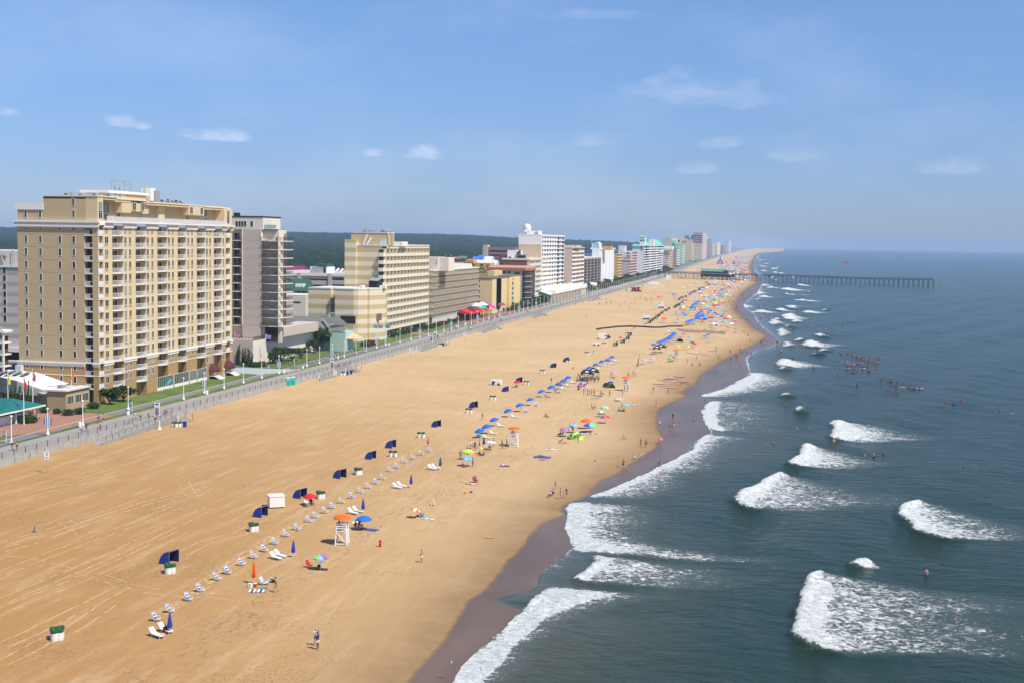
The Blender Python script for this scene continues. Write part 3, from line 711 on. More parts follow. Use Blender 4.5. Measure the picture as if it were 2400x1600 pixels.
# --- A: the tall tan hotel at the left
WA=mat('hotel_stucco_shaded',(.52,.385,.215),.9,.05,.25,bump=.004)  # same stucco as the front; the side's shade is put into the colour
WF=mat('hotel_stucco_lit',(.66,.51,.28),.9,.05,.25)  # front copy of that stucco, its fuller sun put into the colour
WB_=mat('hotel_ochre_stucco',(.41,.25,.10),.9,.06,.25);TRIM=mat('white_trim',(.80,.75,.66),.7,.04)
def hotel_A():
 X,Y=-149.6,264.06
 b=Bd('hotel_tower','tall tan hotel with stacked white balconies and a white cornice, nearest the viewer','hotel',X,Y,1.0)
 zl=[1.3,4.6,7.5]+[10.4+2.836*k for k in range(12)]
 piers=[(2.3,6.4),(11.4,17.2),(22.3,28.0),(33.2,38.8),(43.4,49.6),(54.6,59.9),(64.8,67.5),(70.2,71.6)]
 bays=[(0,2.3),(6.4,11.4),(17.2,22.3),(28.0,33.2),(38.8,43.4),(49.6,54.6),(59.9,64.8),(67.5,70.2)]
 for z0,z1,ms,mf,nm in ((.9,10.0,WB_,WB_,'lower_wall'),(10.0,40.9,WA,WF,'wall')):
  m=MB().use(mf).box(X-13,X-1.3,Y+2.2,Y+71.6,z0,z1)
  m.use(ms).box(X-19.7,X-3.3,Y,Y+12,z0,z1).box(X-19.7,X-13,Y+12,Y+71.6,z0,z1)
  m.use(ms).box(X-1.3,X,Y,Y+.35,z0,z1).box(X-1.0,X-.0,Y+.36,Y+.8,z0,z1)
  for u0,u1 in piers:m.use(mf).box(X-1.3,X,Y+u0,Y+u1,z0,z1)
  m.use(mat('wall_joint_line',(.36,.26,.14),.95))  # darker joint lines at each storey of the side wall
  for z in zl[1:14]:
   if z0<z<z1:m.box(X-19.7,X-3.3,Y-.012,Y+.01,z,z+.05)
  b.part(nm,m)
 top=MB().use(WA).box(X-13.2,X-2.8,Y,Y+71.6,41.9,47.0).box(X-19.6,X-13.2,Y+.02,Y+60,41.9,44.2)
 top.use(WF).box(X-2.8,X,Y+.02,Y+2.5,41.9,47.0).box(X-2.8,X-.8,Y+16.8,Y+22.8,44.4,46.8).box(X-2.8,X-.9,Y+12.5,Y+16.8,44.0,46.6).box(X-2.8,X-.7,Y+46.5,Y+55.5,44.2,46.6).box(X-2.8,X,Y+66.5,Y+71.6,41.9,46.4)
 top.box(X-2.8,X-1.4,Y+22.8,Y+26.4,44.0,45.9).box(X-2.8,X-2.1,Y+33,Y+36,41.9,46.6)
 b.part('penthouse',top)
 for y0,y1,h in ((0,9.0,47.5),(9.0,24,47.2),(24,55.8,46.9),(55.8,71.6,46.7)):
  b.part('parapet',MB().use(TRIM).box(X-13.3,X+.15 if y0 in (0,) else X-.6,Y+y0-.15,Y+y1,h-.22,h).use(WF).box(X-13.2,X-.1 if y0==0 else X-.8,Y+y0,Y+y1-.1,h-.8,h-.22))
 b.box('parapet',TRIM,X-20.4,X-13.2,Y-.2,Y+60,44.2,45.7)
 P1=((41.45,41.9,.6),(41.0,41.45,.3),(40.5,41.0,.42),(40.2,40.5,.15));P2=((10.05,10.4,.35),(9.55,10.05,.2),(9.4,9.55,.05));P3=((7.38,7.55,.08),)
 c=MB().use(TRIM)
 for z0,z1,d in P1:c.box(X-20-d,X+d,Y-d,Y,z0,z1)
 c.box(X,X+.5,Y,Y+2.4,41.0,41.9);b.part('cornice',c)
 for PP in (P2,P3):
  for xa,xb in ((X-20,X-3.3),(X-1.35,X)):
   c=MB().use(TRIM)
   for z0,z1,d in PP:c.box(xa-(d if xa<X-9 else 0),xb+(d if xb==X else 0),Y-d,Y,z0,z1)
   b.part('cornice',c)
 for PP in (P1,P2,P3):
  for u0,u1 in piers:
   c=MB().use(TRIM)
   for z0,z1,d in PP:c.box(X-.01,X+d,Y+u0-.08,Y+u1+.08,z0,z1)
   b.part('cornice',c)
 tr=MB().use(TRIM).box(X-2.7,X+.9,Y+2.5,Y+71.6,41.55,41.9)
 b.part('terrace',tr)
 for k in range(10):
  y0=Y+2.7+k*6.4;y1=min(y0+6.3,Y+66.4)
  r=MB().use(RAILW);r.box(X+.78,X+.84,y0,y1,42.9,42.98).box(X+.78,X+.84,y0,y1,41.95,42.02)
  yy=y0
  while yy<y1:r.box(X+.79,X+.83,yy,yy+.09,42.0,42.9);yy+=.17
  b.part('terrace_railing',r)
 for ci,cx in enumerate((-17.6,-14.0,-9.2,-5.8)):
  for fl in range(14):
   z=zl[fl] if fl<14 else 0
   if z>39.5 or fl==0:continue
   b.win(X+cx,Y,z+1.85 if z<10 else z+1.75,.62,1.5,'S',[1,1,0,0][ci] if random.random()<.75 else random.choice([0,1]),div=1,panes=True)
 for cx,z in ((-17.6,43.2),(-14.0,43.2),(-5.8,43.4),(-5.8,46.0)):b.win(X+cx,Y,z,.62,1.5,'S',1,div=1,panes=True)
 cols=[3.8,12.35,14.5,23.05,25.4,33.95,36.05,44.65,46.85,55.55,57.45,65.8]
 acm=MB().use(GRILLE).box(-.02,.04,-.55,.55,-.22,.22).mesh('ac_grille')
 for fl in range(14):
  z=zl[fl]
  if z>39.5 or fl==0:continue
  for u in cols:
   w_=1.5 if u==3.8 else 1.05
   if fl==1 and u>26 and u<50:continue
   b.win(X,Y+u,z+1.75,w_,1.45,'E',panes=True)
   b.put('ac_grille',acm,X,Y+u,z+.62)
 for y0,h in ((1.25,2.3),(8.6,2.6)):b.win(X if y0<3 else X-2.75,Y+y0,45.0,1.6 if y0<3 else 3.2,h,'E',2,panes=False)
 for u,z in ((1.25,43.3),(8.6,43.0),(14.4,43.0),(25,43.0),(50,43),(48,45.4),(54.0,45.4),(61,45.0),(61,43),(69,45.0),(69,43.2),(18,45.6),(22,45.6)):
  xx=X if (u<3 or u>66) else (X-.7 if z>44.5 and u<58 else X-2.8)
  b.win(xx,Y+u,z,1.5,1.7,'E',panes=False)
 def balc(w_,bow,n_=8):
  m=MB().use(TRIM)
  pts=[(-1.25,-w_/2),(0,-w_/2)]+[(bow*math.sin(math.pi*i/n_)+.12,-w_/2+w_*i/n_) for i in range(n_+1)]+[(0,w_/2),(-1.25,w_/2)]
  m.prism(pts,-.22,0.0)
  m.use(RAILW)
  cur=[(bow*math.sin(math.pi*i/n_)+.10,-w_/2+.03+(w_-.06)*i/n_) for i in range(n_+1)]
  for (xa,ya),(xb,yb) in zip(cur[:-1],cur[1:]):
   m.bar((xa,ya,1.05),(xb,yb,1.05),.07,.07);m.bar((xa,ya,.1),(xb,yb,.1),.05,.05)
   for q in range(3):
    t=q/3;m.box(xa+(xb-xa)*t-.022,xa+(xb-xa)*t+.022,ya+(yb-ya)*t-.075,ya+(yb-ya)*t+.02,.1,1.05)
  return m.mesh('balcony')
 door={}
 for fl in range(1,14):
  z=zl[fl] if fl<14 else 0
  if z>39.5:continue
  for bi,(u0,u1) in enumerate(bays):
   w_=u1-u0
   if fl==1 and bi in (3,4,5,6,7):continue
   if fl==1 and bi==7:continue
   bow=.05 if bi in (0,7) else .95
   k=('b',round(w_,1),bow)
   if k not in door:door[k]=balc(w_-.02,bow)
   b.put('balcony',door[k],X,Y+(u0+u1)/2,z,cap=99)
   dw=1.7 if w_<3 else w_-1.3
   b.win(X-1.28,Y+(u0+u1)/2,z+1.1,dw,2.05,'E',random.choice([0,0,3,1]),div=3,name='balcony_door',cap=99)
 for fl in range(1,14):
  z=zl[fl]
  if z>39.5:continue
  sb=MB().use(TRIM)
  sb.box(X-3.3,X-1.3,Y-.05,Y+2.2,z-.22,z)
  sb.use(RAILW).box(X-3.3,X-1.3,Y,Y+.05,z+1.0,z+1.07).box(X-3.3,X-1.3,Y,Y+.05,z+.06,z+.12)
  for i in range(9):sb.box(X-3.25+i*.155,X-3.19+i*.155,Y+.005,Y+.045,z+.1,z+1.0)
  b.part('side_railing',sb)
 b.part('recess',MB().use(GL[3]).box(X-3.25,X-1.5,Y+1.3,Y+1.36,4.6,40.2))
 for u0,u1 in ((27.5,35.8),(36.6,44.6),(45.2,49.4),(49.8,55.2)):
  b.win(X+.02,Y+(u0+u1)/2,3.1,u1-u0-.2,2.5,'E',1,div=8,name='shopfront')
  b.box('sill',TRIM,X,X+.12,Y+u0,Y+u1,1.0,1.8)
 AW=mat('awning_maroon',(.085,.012,.02),.7,.1,1.0)
 for u in (58.5,68.3):
  a=MB().use(AW);n=8
  for i in range(n):
   t0,t1=math.pi*i/n/2,math.pi*(i+1)/n/2
   for s in range(6):
    p0,p1=-2.0+s*4/6,-2.0+(s+1)*4/6
    f=lambda p:math.sqrt(max(0,1-(p/2.15)**2))
    q=lambda t,p:(X+2.2*math.cos(t)*f(p),Y+u+p,3.0+2.1*math.sin(t)*f(p))
    a.quad(q(t0,p0),q(t0,p1),q(t1,p1),q(t1,p0))
  b.part('awning',a)
  st=MB().use(TRIM)
  for k in range(5):st.box(X+.1,X+3.2-.4*k,Y+u-1.6,Y+u+1.6,1.0+.001*k,1.2+.2*k)
  for s in (-1.6,1.6):
   for q in range(9):st.box(X+.4+q*.35,X+.45+q*.35,Y+u+s,Y+u+s+.05,1.2,2.9-q*.1)
   st.bar((X+.3,Y+u+s,2.95),(X+3.3,Y+u+s,2.1),.07,.07)
  b.part('entrance_steps',st)
  b.win(X+.01,Y+u,3.0,1.3,2.1,'E',0,name='entrance_door')
 e=b.box('lift_house',WF,X-12,X-6,Y+16,Y+34,46.8,48.6)
 b.part('lift_house_roof',MB().use(TRIM).box(X-13,X-5.6,Y+15,Y+35,48.62,49.25))
 for k in range(14):
  x0=X-11+random.random()*7;y0=Y+4+k*1.7 if k<6 else Y+38+(k-6)*3.2
  if k<6 or k>6:b.part('condenser',MB().use(METAL).box(x0,x0+1.0,y0,y0+1.3,47.5 if k<6 else 46.9,48.1+random.random()*.3 if k<6 else 47.5+random.random()*.35).use(DARK).box(x0+.2,x0+.8,y0-.02,y0,47.7,48.0))
 fr=MB().use(METAL)
 for k in range(7):fr.tube((X-9,Y+3+k*2,47.0),(X-9,Y+3+k*2,48.0),.06,n=4)
 fr.tube((X-9,Y+2,48.0),(X-9,Y+16,48.1),.07,n=4);fr.tube((X-7,Y+2,47.9),(X-7,Y+16,47.9),.07,n=4)
 for y in (19,21):fr.tube((X-6,Y+y,47),(X-6,Y+y,50.2),.25,n=8)
 b.part('roof_pipes',fr)
 ant=MB().use(METAL)
 for y in (20.5,22,27,30):ant.tube((X-8,Y+y,49.2),(X-8,Y+y,51.9),.09,n=5)
 ant.tube((X-8,Y+20.5,51.8),(X-8,Y+30,51.8),.07,n=4);ant.tube((X-8,Y+27,51.6),(X-8,Y+30,50.0),.05,n=4)
 b.part('antenna_frame',ant)
 b.part('cooling_unit',MB().use(TRIM).box(X-8,X-5.5,Y+35.4,Y+38.0,47.4,50.6).use(METAL).box(X-6.5,X-5,Y+37,Y+39.5,46.9,50).tube((X-7,Y+35.2,47),(X-7,Y+35.2,51),.08,n=5))
 b.done()
hotel_A()
# --- pool house in front of it
PH=mat('pool_house_wall',(.42,.29,.155),.9,.05,.3);PAN=mat('grey_green_panel',(.42,.44,.36),.8)
def pool_house():
 b=Bd('pool_house','low beige pool house with a white roof and skylights beside the tall tan hotel','building',-152,254,1.0)
 b.part('wall',MB().use(PH).box(-156.4,-151.9,254.3,264.0,.9,5.0).prism([(-156.4,254.3),(-156.4,264.0),(-186,264.0),(-186,262),(-166,262),(-158,256)],.9,4.0))
 r=MB().use(ROOFW).box(-156.8,-151.5,253.9,264.0,5.0,5.3)
 r.prism([(-156.8,254.2),(-156.8,264.0),(-188,264.0),(-188,260.5),(-166,260.5)],4.02,4.3)
 rx=[(-157,4.4),(-165,6.6),(-172,7.0),(-188,5.0)]
 for (xa,za),(xb,zb) in zip(rx[:-1],rx[1:]):
  r.quad((xa,256.5,za),(xa,264.02,za+1.2),(xb,264.02,zb+1.2),(xb,256.5 if xb>-166 else 260,zb));r.quad((xa,256.5,4.3),(xb,256.5 if xb>-166 else 260,4.3),(xb,256.5 if xb>-166 else 260,zb),(xa,256.5,za))
 b.part('roof',r)
 g=MB().use(PAN)
 for (xa,za),(xb,zb) in zip(rx[:-1],rx[1:]):g.quad((xa,256.4,3.6),(xb,256.4 if xb>-166 else 259.9,3.6),(xb,256.4 if xb>-166 else 259.9,zb-.1),(xa,256.4,za-.1))
 b.part('gable_panel',g)
 for k in range(6):
  x0=-166.5-k*1.9;b.part('skylight',MB().use(mat('skylight_grey',(.12,.12,.15),.3)).quad((x0,259.5,7.66-abs(x0+170)*.05),(x0+1.2,259.5,7.72-abs(x0+170)*.05),(x0+1.2,262.6,8.2-abs(x0+170)*.05),(x0,262.6,8.14-abs(x0+170)*.05)))
 b.box('roof_vent',ROOFW,-169.4,-168,262.6,263.7,7.6,9.4)
 for y in (255.9,259.2,262.3):b.win(-151.9,y,3.0,2.4,1.7,'E',0,div=4)
 b.part('roof_unit',MB().use(METAL).box(-155.6,-154.4,257,258.4,5.3,6.0).tube((-158,257,5.7),(-152.6,261,5.6),.08,n=4).tube((-158.2,257.5,5.6),(-153,262,5.6),.06,n=4))
 b.done()
pool_house()
# --- left edge: parking block behind, white gallery building, green-roofed hut
def left_edge():
 m=mat('parking_block_cream',(.55,.50,.44),.9,.05,.3,bands=(2.86,1.6,.38,(.40,.36,.31)))
 y=320.0;xr=aty(48,600,y).x-.5
 b=Bd('parking_block','off-white block with small dark windows behind the tall tan hotel, at the left edge','building',xr,y)
 zt,zm=aty(10,588,y).z,aty(10,625,y).z
 b.box('wall',m,xr-40,xr+6,y,y+26,8.0,zm);b.box('upper_wall',mat('parking_block_upper',(.62,.57,.50),.9),xr-40,xr+6,y+3,y+23,zm,zt)
 b.box('parapet',TRIM,xr-40,xr+6.3,y-.3,y+.02,zm-.2,zm+.35)
 for k in range(7):b.win(aty(10.5,640,y).x,y-.02,aty(10,634+k*18.7,y).z,.9,1.6,'S',0,div=1)
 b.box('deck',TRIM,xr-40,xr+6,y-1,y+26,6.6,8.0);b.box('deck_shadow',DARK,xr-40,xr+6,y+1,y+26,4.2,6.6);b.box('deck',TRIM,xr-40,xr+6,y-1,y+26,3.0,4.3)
 b.box('pier',TRIM,xr-5,xr-4,y-.8,y+.2,1,7)
 b.part('roof_pipes',MB().use(METAL).tube((xr-6,y+2.4,zm),(xr-7,y+2.4,zt-1),.35,n=6).tube((xr-3.5,y+2.5,zm),(xr-3.5,y+2.5,zt+.8),.12,n=5).box(xr-8,xr-5.6,y+2.2,y+3,zt-1.6,zt-1.2))
 b.done()
 b=Bd('street_ramp','grey-blue driveway ramp with rails and a parked car left of the tall tan hotel','ramp',-180,285)
 b.part('deck',MB().use(mat('ramp_asphalt',(.085,.09,.11),.9)).quad((-215,262,3.6),(-172.5,262,2.6),(-172.5,305,5.4),(-215,305,5.4)))
 b.part('rail',MB().use(METAL).tube((-215,290,5.6),(-172,290,5.6),.06,n=4).tube((-215,276,4.6),(-172,276,4.2),.06,n=4))
 b.done()
 y=262;x1=aty(9,850,y).x
 b=Bd('gallery_building','white gallery building with open floors cut by the left frame edge','building',x1,y)
 b.box('wall',mat('gallery_brown',(.10,.05,.04),.9),x1-9,x1-.8,y+.8,y+3,1,aty(9,790,y).z)
 zt=aty(9,780,y).z
 b.part('column',MB().use(TRIM).box(x1-.35,x1,y,y+.35,1,zt).box(x1-4.4,x1-4.0,y,y+.35,1,zt))
 for k in range(7):
  z=1.2+2.65*(k+1)
  if z<zt+1:
   b.box('slab',TRIM,x1-9,x1+.02,y-.02,y+3,z-.3,z);b.box('balustrade',PAN,x1-9,x1-.36,y+.1,y+.2,z-.9-.3+1.2,z+.95)
   b.win(x1-1.9,y+.78,z-1.3,1.5,1.9,'S',3,div=2)
 b.box('roof',TRIM,x1-9.3,x1+.4,y-.4,y+3,zt,zt+.5)
 b.done()
 T=mat('hut_teal_roof',(.012,.14,.13),.55,.08,.8)
 p=G(*z2(180,1032),1.14)
 b=Bd('beach_hut','open beach hut with a teal hipped roof at the left edge of the promenade','hut',p.x,p.y,1.1)
 X1=p.x+.2;Y0=p.y-1.2
 b.part('roof',MB().use(T).quad((X1-9,Y0-7.2,4.0),(X1+1.2,Y0-7.2,4.0),(X1-1.5,Y0+1.5,6.0),(X1-9,Y0+1.5,6.0)).quad((X1+1.2,Y0-7.2,4.0),(X1+1.2,Y0+8.6,4.0),(X1-1.5,Y0+1.5,6.0)).quad((X1+1.2,Y0+8.6,4.0),(X1-9,Y0+8.6,4.0),(X1-9,Y0+1.5,6.0),(X1-1.5,Y0+1.5,6.0)).quad((X1-9,Y0-7.2,3.95),(X1-9,Y0+8.6,3.95),(X1+1.2,Y0+8.6,3.95),(X1+1.2,Y0-7.2,3.95)).use(TRIM).box(X1-9,X1+1.25,Y0-7.3,Y0-7.2,3.7,4.02).box(X1+1.2,X1+1.28,Y0-7.2,Y0+8.6,3.7,4.02))
 for dx,dy in ((0,0),(0,7.5),(0,-6.6),(-4,-6.6)):b.box('post',TRIM,X1+dx-.14,X1+dx+.14,Y0+dy-.14,Y0+dy+.14,1.1,3.95)
 b.box('counter',TRIM,X1-3.2,X1-.8,Y0-4.4,Y0+5.5,1.1,2.9);b.box('back_wall',DARK,X1-8,X1-3.4,Y0-5,Y0+7,1.1,3.9)
 b.done()
left_edge()
# --- B: pale pink tower on a terrace podium
PK=mat('pale_pink_concrete',(.52,.44,.37),.9,.04,.3);PKL=mat('cream_concrete',(.72,.64,.52),.85,.04,.3);BRR=mat('brown_railing',(.07,.05,.045),.6)
def tower_B():
 Y=361.2;b=Bd('apartment_tower','pale pink apartment tower with curved balconies standing on a white terrace podium','apartment block',-154.4,Y)
 xL=aty(543,700,Y).x-3
 b.part('podium',MB().use(PKL).box(-178,-154.4,Y,Y+54,.9,8.1).use(PK).box(-178.02,-154.42,Y-.02,Y,.9,8.05))
 b.box('deck',mat('terrace_paving',(.42,.36,.29),.9),-177.8,-154.6,Y+.2,Y+53.8,8.1,8.16)
 r=MB().use(BRR)
 r.box(-154.5,-154.42,Y,Y+54,9.15,9.23)
 for i in range(120):r.box(-154.5,-154.43,Y+.45*i,Y+.45*i+.16,8.1,9.15)
 for i in range(50):r.box(-178+.47*i,-178+.47*i+.12,Y,Y+.07,8.1,9.1)
 r.box(-178,-154.5,Y,Y+.07,9.08,9.16);b.part('terrace_railing',r)
 y=Y+9.0
 X=lambda px:aty(px,650,y).x
 a,c1,c2,c3,c4=X(530),X(568),X(611),X(655),aty(671,650,y+7.5).x;c5=aty(687,650,y+7.5).x
 z0=aty(600,763,y).z;z1=aty(560,537.5,y).z;zp=aty(560,509,y).z
 n=11;ph=(aty(600,763,y).z-aty(600,565,y).z)/-1;ph=(aty(600,564,y).z-z0)/10.0
 b.part('wall',MB().use(PK).box(c1,c2,y,y+14,7.1,z1).use(PKL).box(a-2,c1,y+2.2,y+14,7.1,z1).prism([(c2,y+1.8),(c3-.2,y+2.0),(c4,y+7.5),(c4-3,y+8),(c2,y+16)],z0-.1,z1))
 b.box('upper_wall',PKL,a-2,X(616),y+.05,y+14,z1,zp);b.part('roof',MB().use(DARK).box(a-2.2,X(617),y-.1,y+14.2,zp,zp+.35).prism([(X(545),y+1),(X(552),y+3),(X(560),y+1),(X(552),y-0)],zp+.3,zp+1.3))
 for k in range(11):b.part('joint',MB().use(mat('pink_joint',(.33,.27,.22),.95)).box(c1,c2,y-.015,y,z0+ph*k,z0+ph*k+.06))
 for px in (555,561.5,568,574.5,590):b.win(X(px),y+.05,aty(px,525,y).z,.75,1.6,'S',0,div=1)
 gr=MB().use(mat('teal_glass_rail',(.22,.42,.42),.3))
 [gr.box(c2+(c4-c2-.6)*i/16,c2+(c4-c2-.6)*(i+.78)/16,y+1.0,y+1.06,z1+.3,z1+1.4) for i in range(16)];gr.use(WHITE).bar((c2,y+1.03,z1+1.45),(c4-.6,y+1.03,z1+1.45),.08,.08);b.part('roof_railing',gr)
 b.box('roof_edge',DARK,c2+.02,c4-.5,y+.9,y+7.5,z1,z1+.16)
 for k in range(11):
  z=z0+ph*k
  lf=MB().use(PKL).prism([(a-2,y+2.2),(a-2,y+.4)]+[(a+(c1-a)*i/6,y+.2-.7*math.sin(math.pi*i/6)) for i in range(7)]+[(c1,y+2.2)],z-.22,z)
  lf.use(BRR)
  for i in range(16):lf.box(a+(c1-a)*i/16,a+(c1-a)*i/16+.07,y-.25,y-.2,z,z+1.0)
  lf.bar((a-1,y-.22,z+1.0),(c1,y-.22,z+1.0),.06,.06)
  b.part('balcony',lf)
  o2=[(c2,y+2.2),(c2,y-.1),((c2+c3)/2,y-.9),(c3,y-.8),(c3+.9,y+.6),(c5-.3,y+6.0),(c5,y+7.6),(c4-.4,y+7.6)]
  rt=MB().use(PKL).prism(o2,z-.24,z).use(BRR)
  rim=o2[1:7]
  for (xa,ya),(xb,yb) in zip(rim[:-1],rim[1:]):
   L_=math.hypot(xb-xa,yb-ya);nn=max(2,int(L_/.36))
   rt.bar((xa,ya,z+1.02),(xb,yb,z+1.02),.07,.07)
   for i in range(nn):t=i/nn;rt.box(xa+(xb-xa)*t-.035,xa+(xb-xa)*t+.035,ya+(yb-ya)*t-.035,ya+(yb-ya)*t+.035,z,z+1.0)
  b.part('balcony',rt)
  for px,w_ in ((545,1.1),(553 if k%2 else 549,1.6)):b.win(X(px),y+2.2,z+1.15,w_,2.1,'S',0,div=1,name='balcony_door')
  for t,w_ in ((.12,.9),(.52,1.1),(.70,1.1)):b.win(c2+(c3-c2)*t,y+2.0+.5*t,z+1.15,w_,2.1,'S',random.choice([0,3]),div=1,name='balcony_door')
  b.win((c3+c4)/2+.15,y+5.2,z+1.15,1.0,2.1,'E',0,div=1,name='balcony_door')
  if k not in (0,5,7):
   for q in range(random.randint(2,4)):
    xx=c2+.8+random.random()*(c3-c2-1.6);ch=MB().use(WHITE).box(xx,xx+.55,y+.1,y+.6,z+.35,z+.42).box(xx,xx+.55,y+.58,y+.66,z+.42,z+1.0).box(xx,xx+.06,y+.1,y+.15,z,z+.4).box(xx+.49,xx+.55,y+.1,y+.15,z,z+.4)
    b.part('balcony_chair',ch)
 b.part('fin',MB().use(PKL).box(c3-.15,c3+.15,y-.85,y+2.5,z0,z1).box(c2-.1,c2+.15,y-.1,y+2,z0,z1+.1).box(c1-.1,c1+.1,y-.2,y+2,z0,z1).box(a-.3,a-.0,y-.1,y+2,z0,z1+.8))
 b.part('ground_storey',MB().use(PK).box(c1-7,c2-2,y+3,y+14,8.1,z0).use(GL[3]).box(c2-5.6,c2-1,y+2.9,y+3.0,7.16,z0-.3).box(c2+.8,c3-1,y+1.6,y+1.7,7.16,z0-.2).box(c3+.0,c4-.2,y+1.6,y+1.7,7.16,z0-.2).use(PKL).box(c2-.6,c2+.6,y+1.2,y+2.4,7.1,z0).box(c3-1,c3,y+1.4,y+2.4,7.1,z0).use(PK).box(c4-9,c4-1.5,y+8.5,y+40,8.1,11.0))
 b.done()
 return y
tower_B()
for i,(px_,py_) in enumerate([(560,787),(568,787),(576,786),(584,785),(597,790)]):
 p=G(px_,py_,8.16);t=thing('sun_lounger','white lounger on the podium terrace of the pink tower, %s'%['leftmost','second from the left','third from the left','fourth from the left','at the terrace corner'][i],'sun lounger',(p.x,p.y+.5,8.16),.2*i)
 MB().use(WHITE).bar((-.9,0,.35),(.4,0,.35),.6,.06,(0,0,1)).bar((.4,0,.35),(.95,0,.8),.6,.06).build('bed',None,t)
 for q in (-.7,.4):MB().use(WHITE).box(q,q+.05,-.28,-.23,0,.33).box(q,q+.05,.23,.28,0,.33).build('leg',None,t)
# --- the rest of the sea front, measured column by column
def beh(px,Y,z=1.0):
 return colX(px,Y,z)
def front_x(px):
 'front plane of the building line at image column px'
 X=-150.0
 for _ in range(6):
  Y=atx(px,640,X).y;X=fwall(Y)-23.0
 return X,Y
def tower(name,label,pl,pc,pr,yt,wall,floors,style,zb=4.0,front=None,rec=1.4,bays=8,rail=None,div=None,group=None,cat='hotel',X=None,door=0,railh=1.0,side_top=None,roof=None,sidewin=None,depth=None,fwin=(1.3,1.4),cap=96,slabm=None):
 'pl, pc, pr = image columns of the far left of the side wall, of the near corner and of the far end of the front; yt = image row of the roof at the corner'
 if X is None:X,Y0=front_x(pc)
 Y0=atx(pc,640,X).y;Y1=atx(pr,640,X).y;zt=atx(pc,yt,X).z
 xl=aty(pl,640,Y0).x if pl is not None else X-(depth or 16)
 b=Bd(name,label,cat,X,Y0,1.0,group);b.X,b.Y0,b.Y1,b.zt,b.xl=X,Y0,Y1,zt,xl
 front=front or wall;rail=rail or wall;div=div or front;slabm=slabm or rail
 rc=rec if style in ('egg','slab') else 0
 if rc:
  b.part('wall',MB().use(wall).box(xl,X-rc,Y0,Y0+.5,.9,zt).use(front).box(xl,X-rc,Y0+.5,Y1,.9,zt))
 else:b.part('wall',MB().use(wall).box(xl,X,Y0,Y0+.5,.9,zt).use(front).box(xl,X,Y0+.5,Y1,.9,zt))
 b.part('roof',MB().use(roof or ROOFW).box(xl-.2,X+.25,Y0-.2,Y1+.2,zt+.003,zt+.5))
 ph=(zt-zb-(.9 if style=='egg' else .3))/floors;b.ph=ph;b.zb=zb
 n=max(1,bays);bw=(Y1-Y0)/n
 if style in ('egg','slab'):
  b.box('parapet',slabm,X-rc,X+.05,Y0,Y1,zt-(.9 if style=='egg' else .3),zt)
  for k in range(floors):
   z=zb+ph*k
   m=MB().use(slabm).box(X-rc,X+.12,Y0,Y1,z-.18,z).use(rail).box(X-.06,X+.04,Y0,Y1,z,z+railh)
   b.part('balcony',m)
   for i in range(n):
    if door is not None:b.win(X-rc+.02,Y0+bw*(i+.5),z+1.15,min(bw*.62,3.2),min(2.0,ph-.6),'E',door if random.random()<.7 else None,div=2,name='balcony_door',cap=cap)
  if style=='egg' or div is not None:
   step=1 if style=='egg' else max(1,n//3)
   for i in range(0,n+1,step):
    y=Y0+bw*i;b.box('fin',div,X-rc,X+(.16 if style=='egg' else .0),max(Y0,y-.14),min(Y1,y+.14),zb-.2,zt-.3)
 elif style=='win':
  for k in range(floors):
   for i in range(n):b.win(X,Y0+bw*(i+.5),zb+ph*(k+.55),min(fwin[0],bw*.7),min(fwin[1],ph*.6),'E',door,div=1,cap=cap)
 if sidewin:
  cols,zs=sidewin
  for cpx in cols:
   for k in range(zs):b.win(aty(cpx,640,Y0).x,Y0,zb+ph*(k+.55),1.1,1.4,'S',0,div=1)
 return b
def stripes(nm,base,bc,per,off):return mat(nm,base,.9,.03,.2,bands=(per,off,.5,bc))
SB1,SB2=(.70,.60,.43),(.53,.41,.20)
STR=stripes('striped_side',SB1,SB2,2.86*1.22,2.2)
CRM=mat('cream_balcony',(.72,.64,.47),.85,.05,.3)
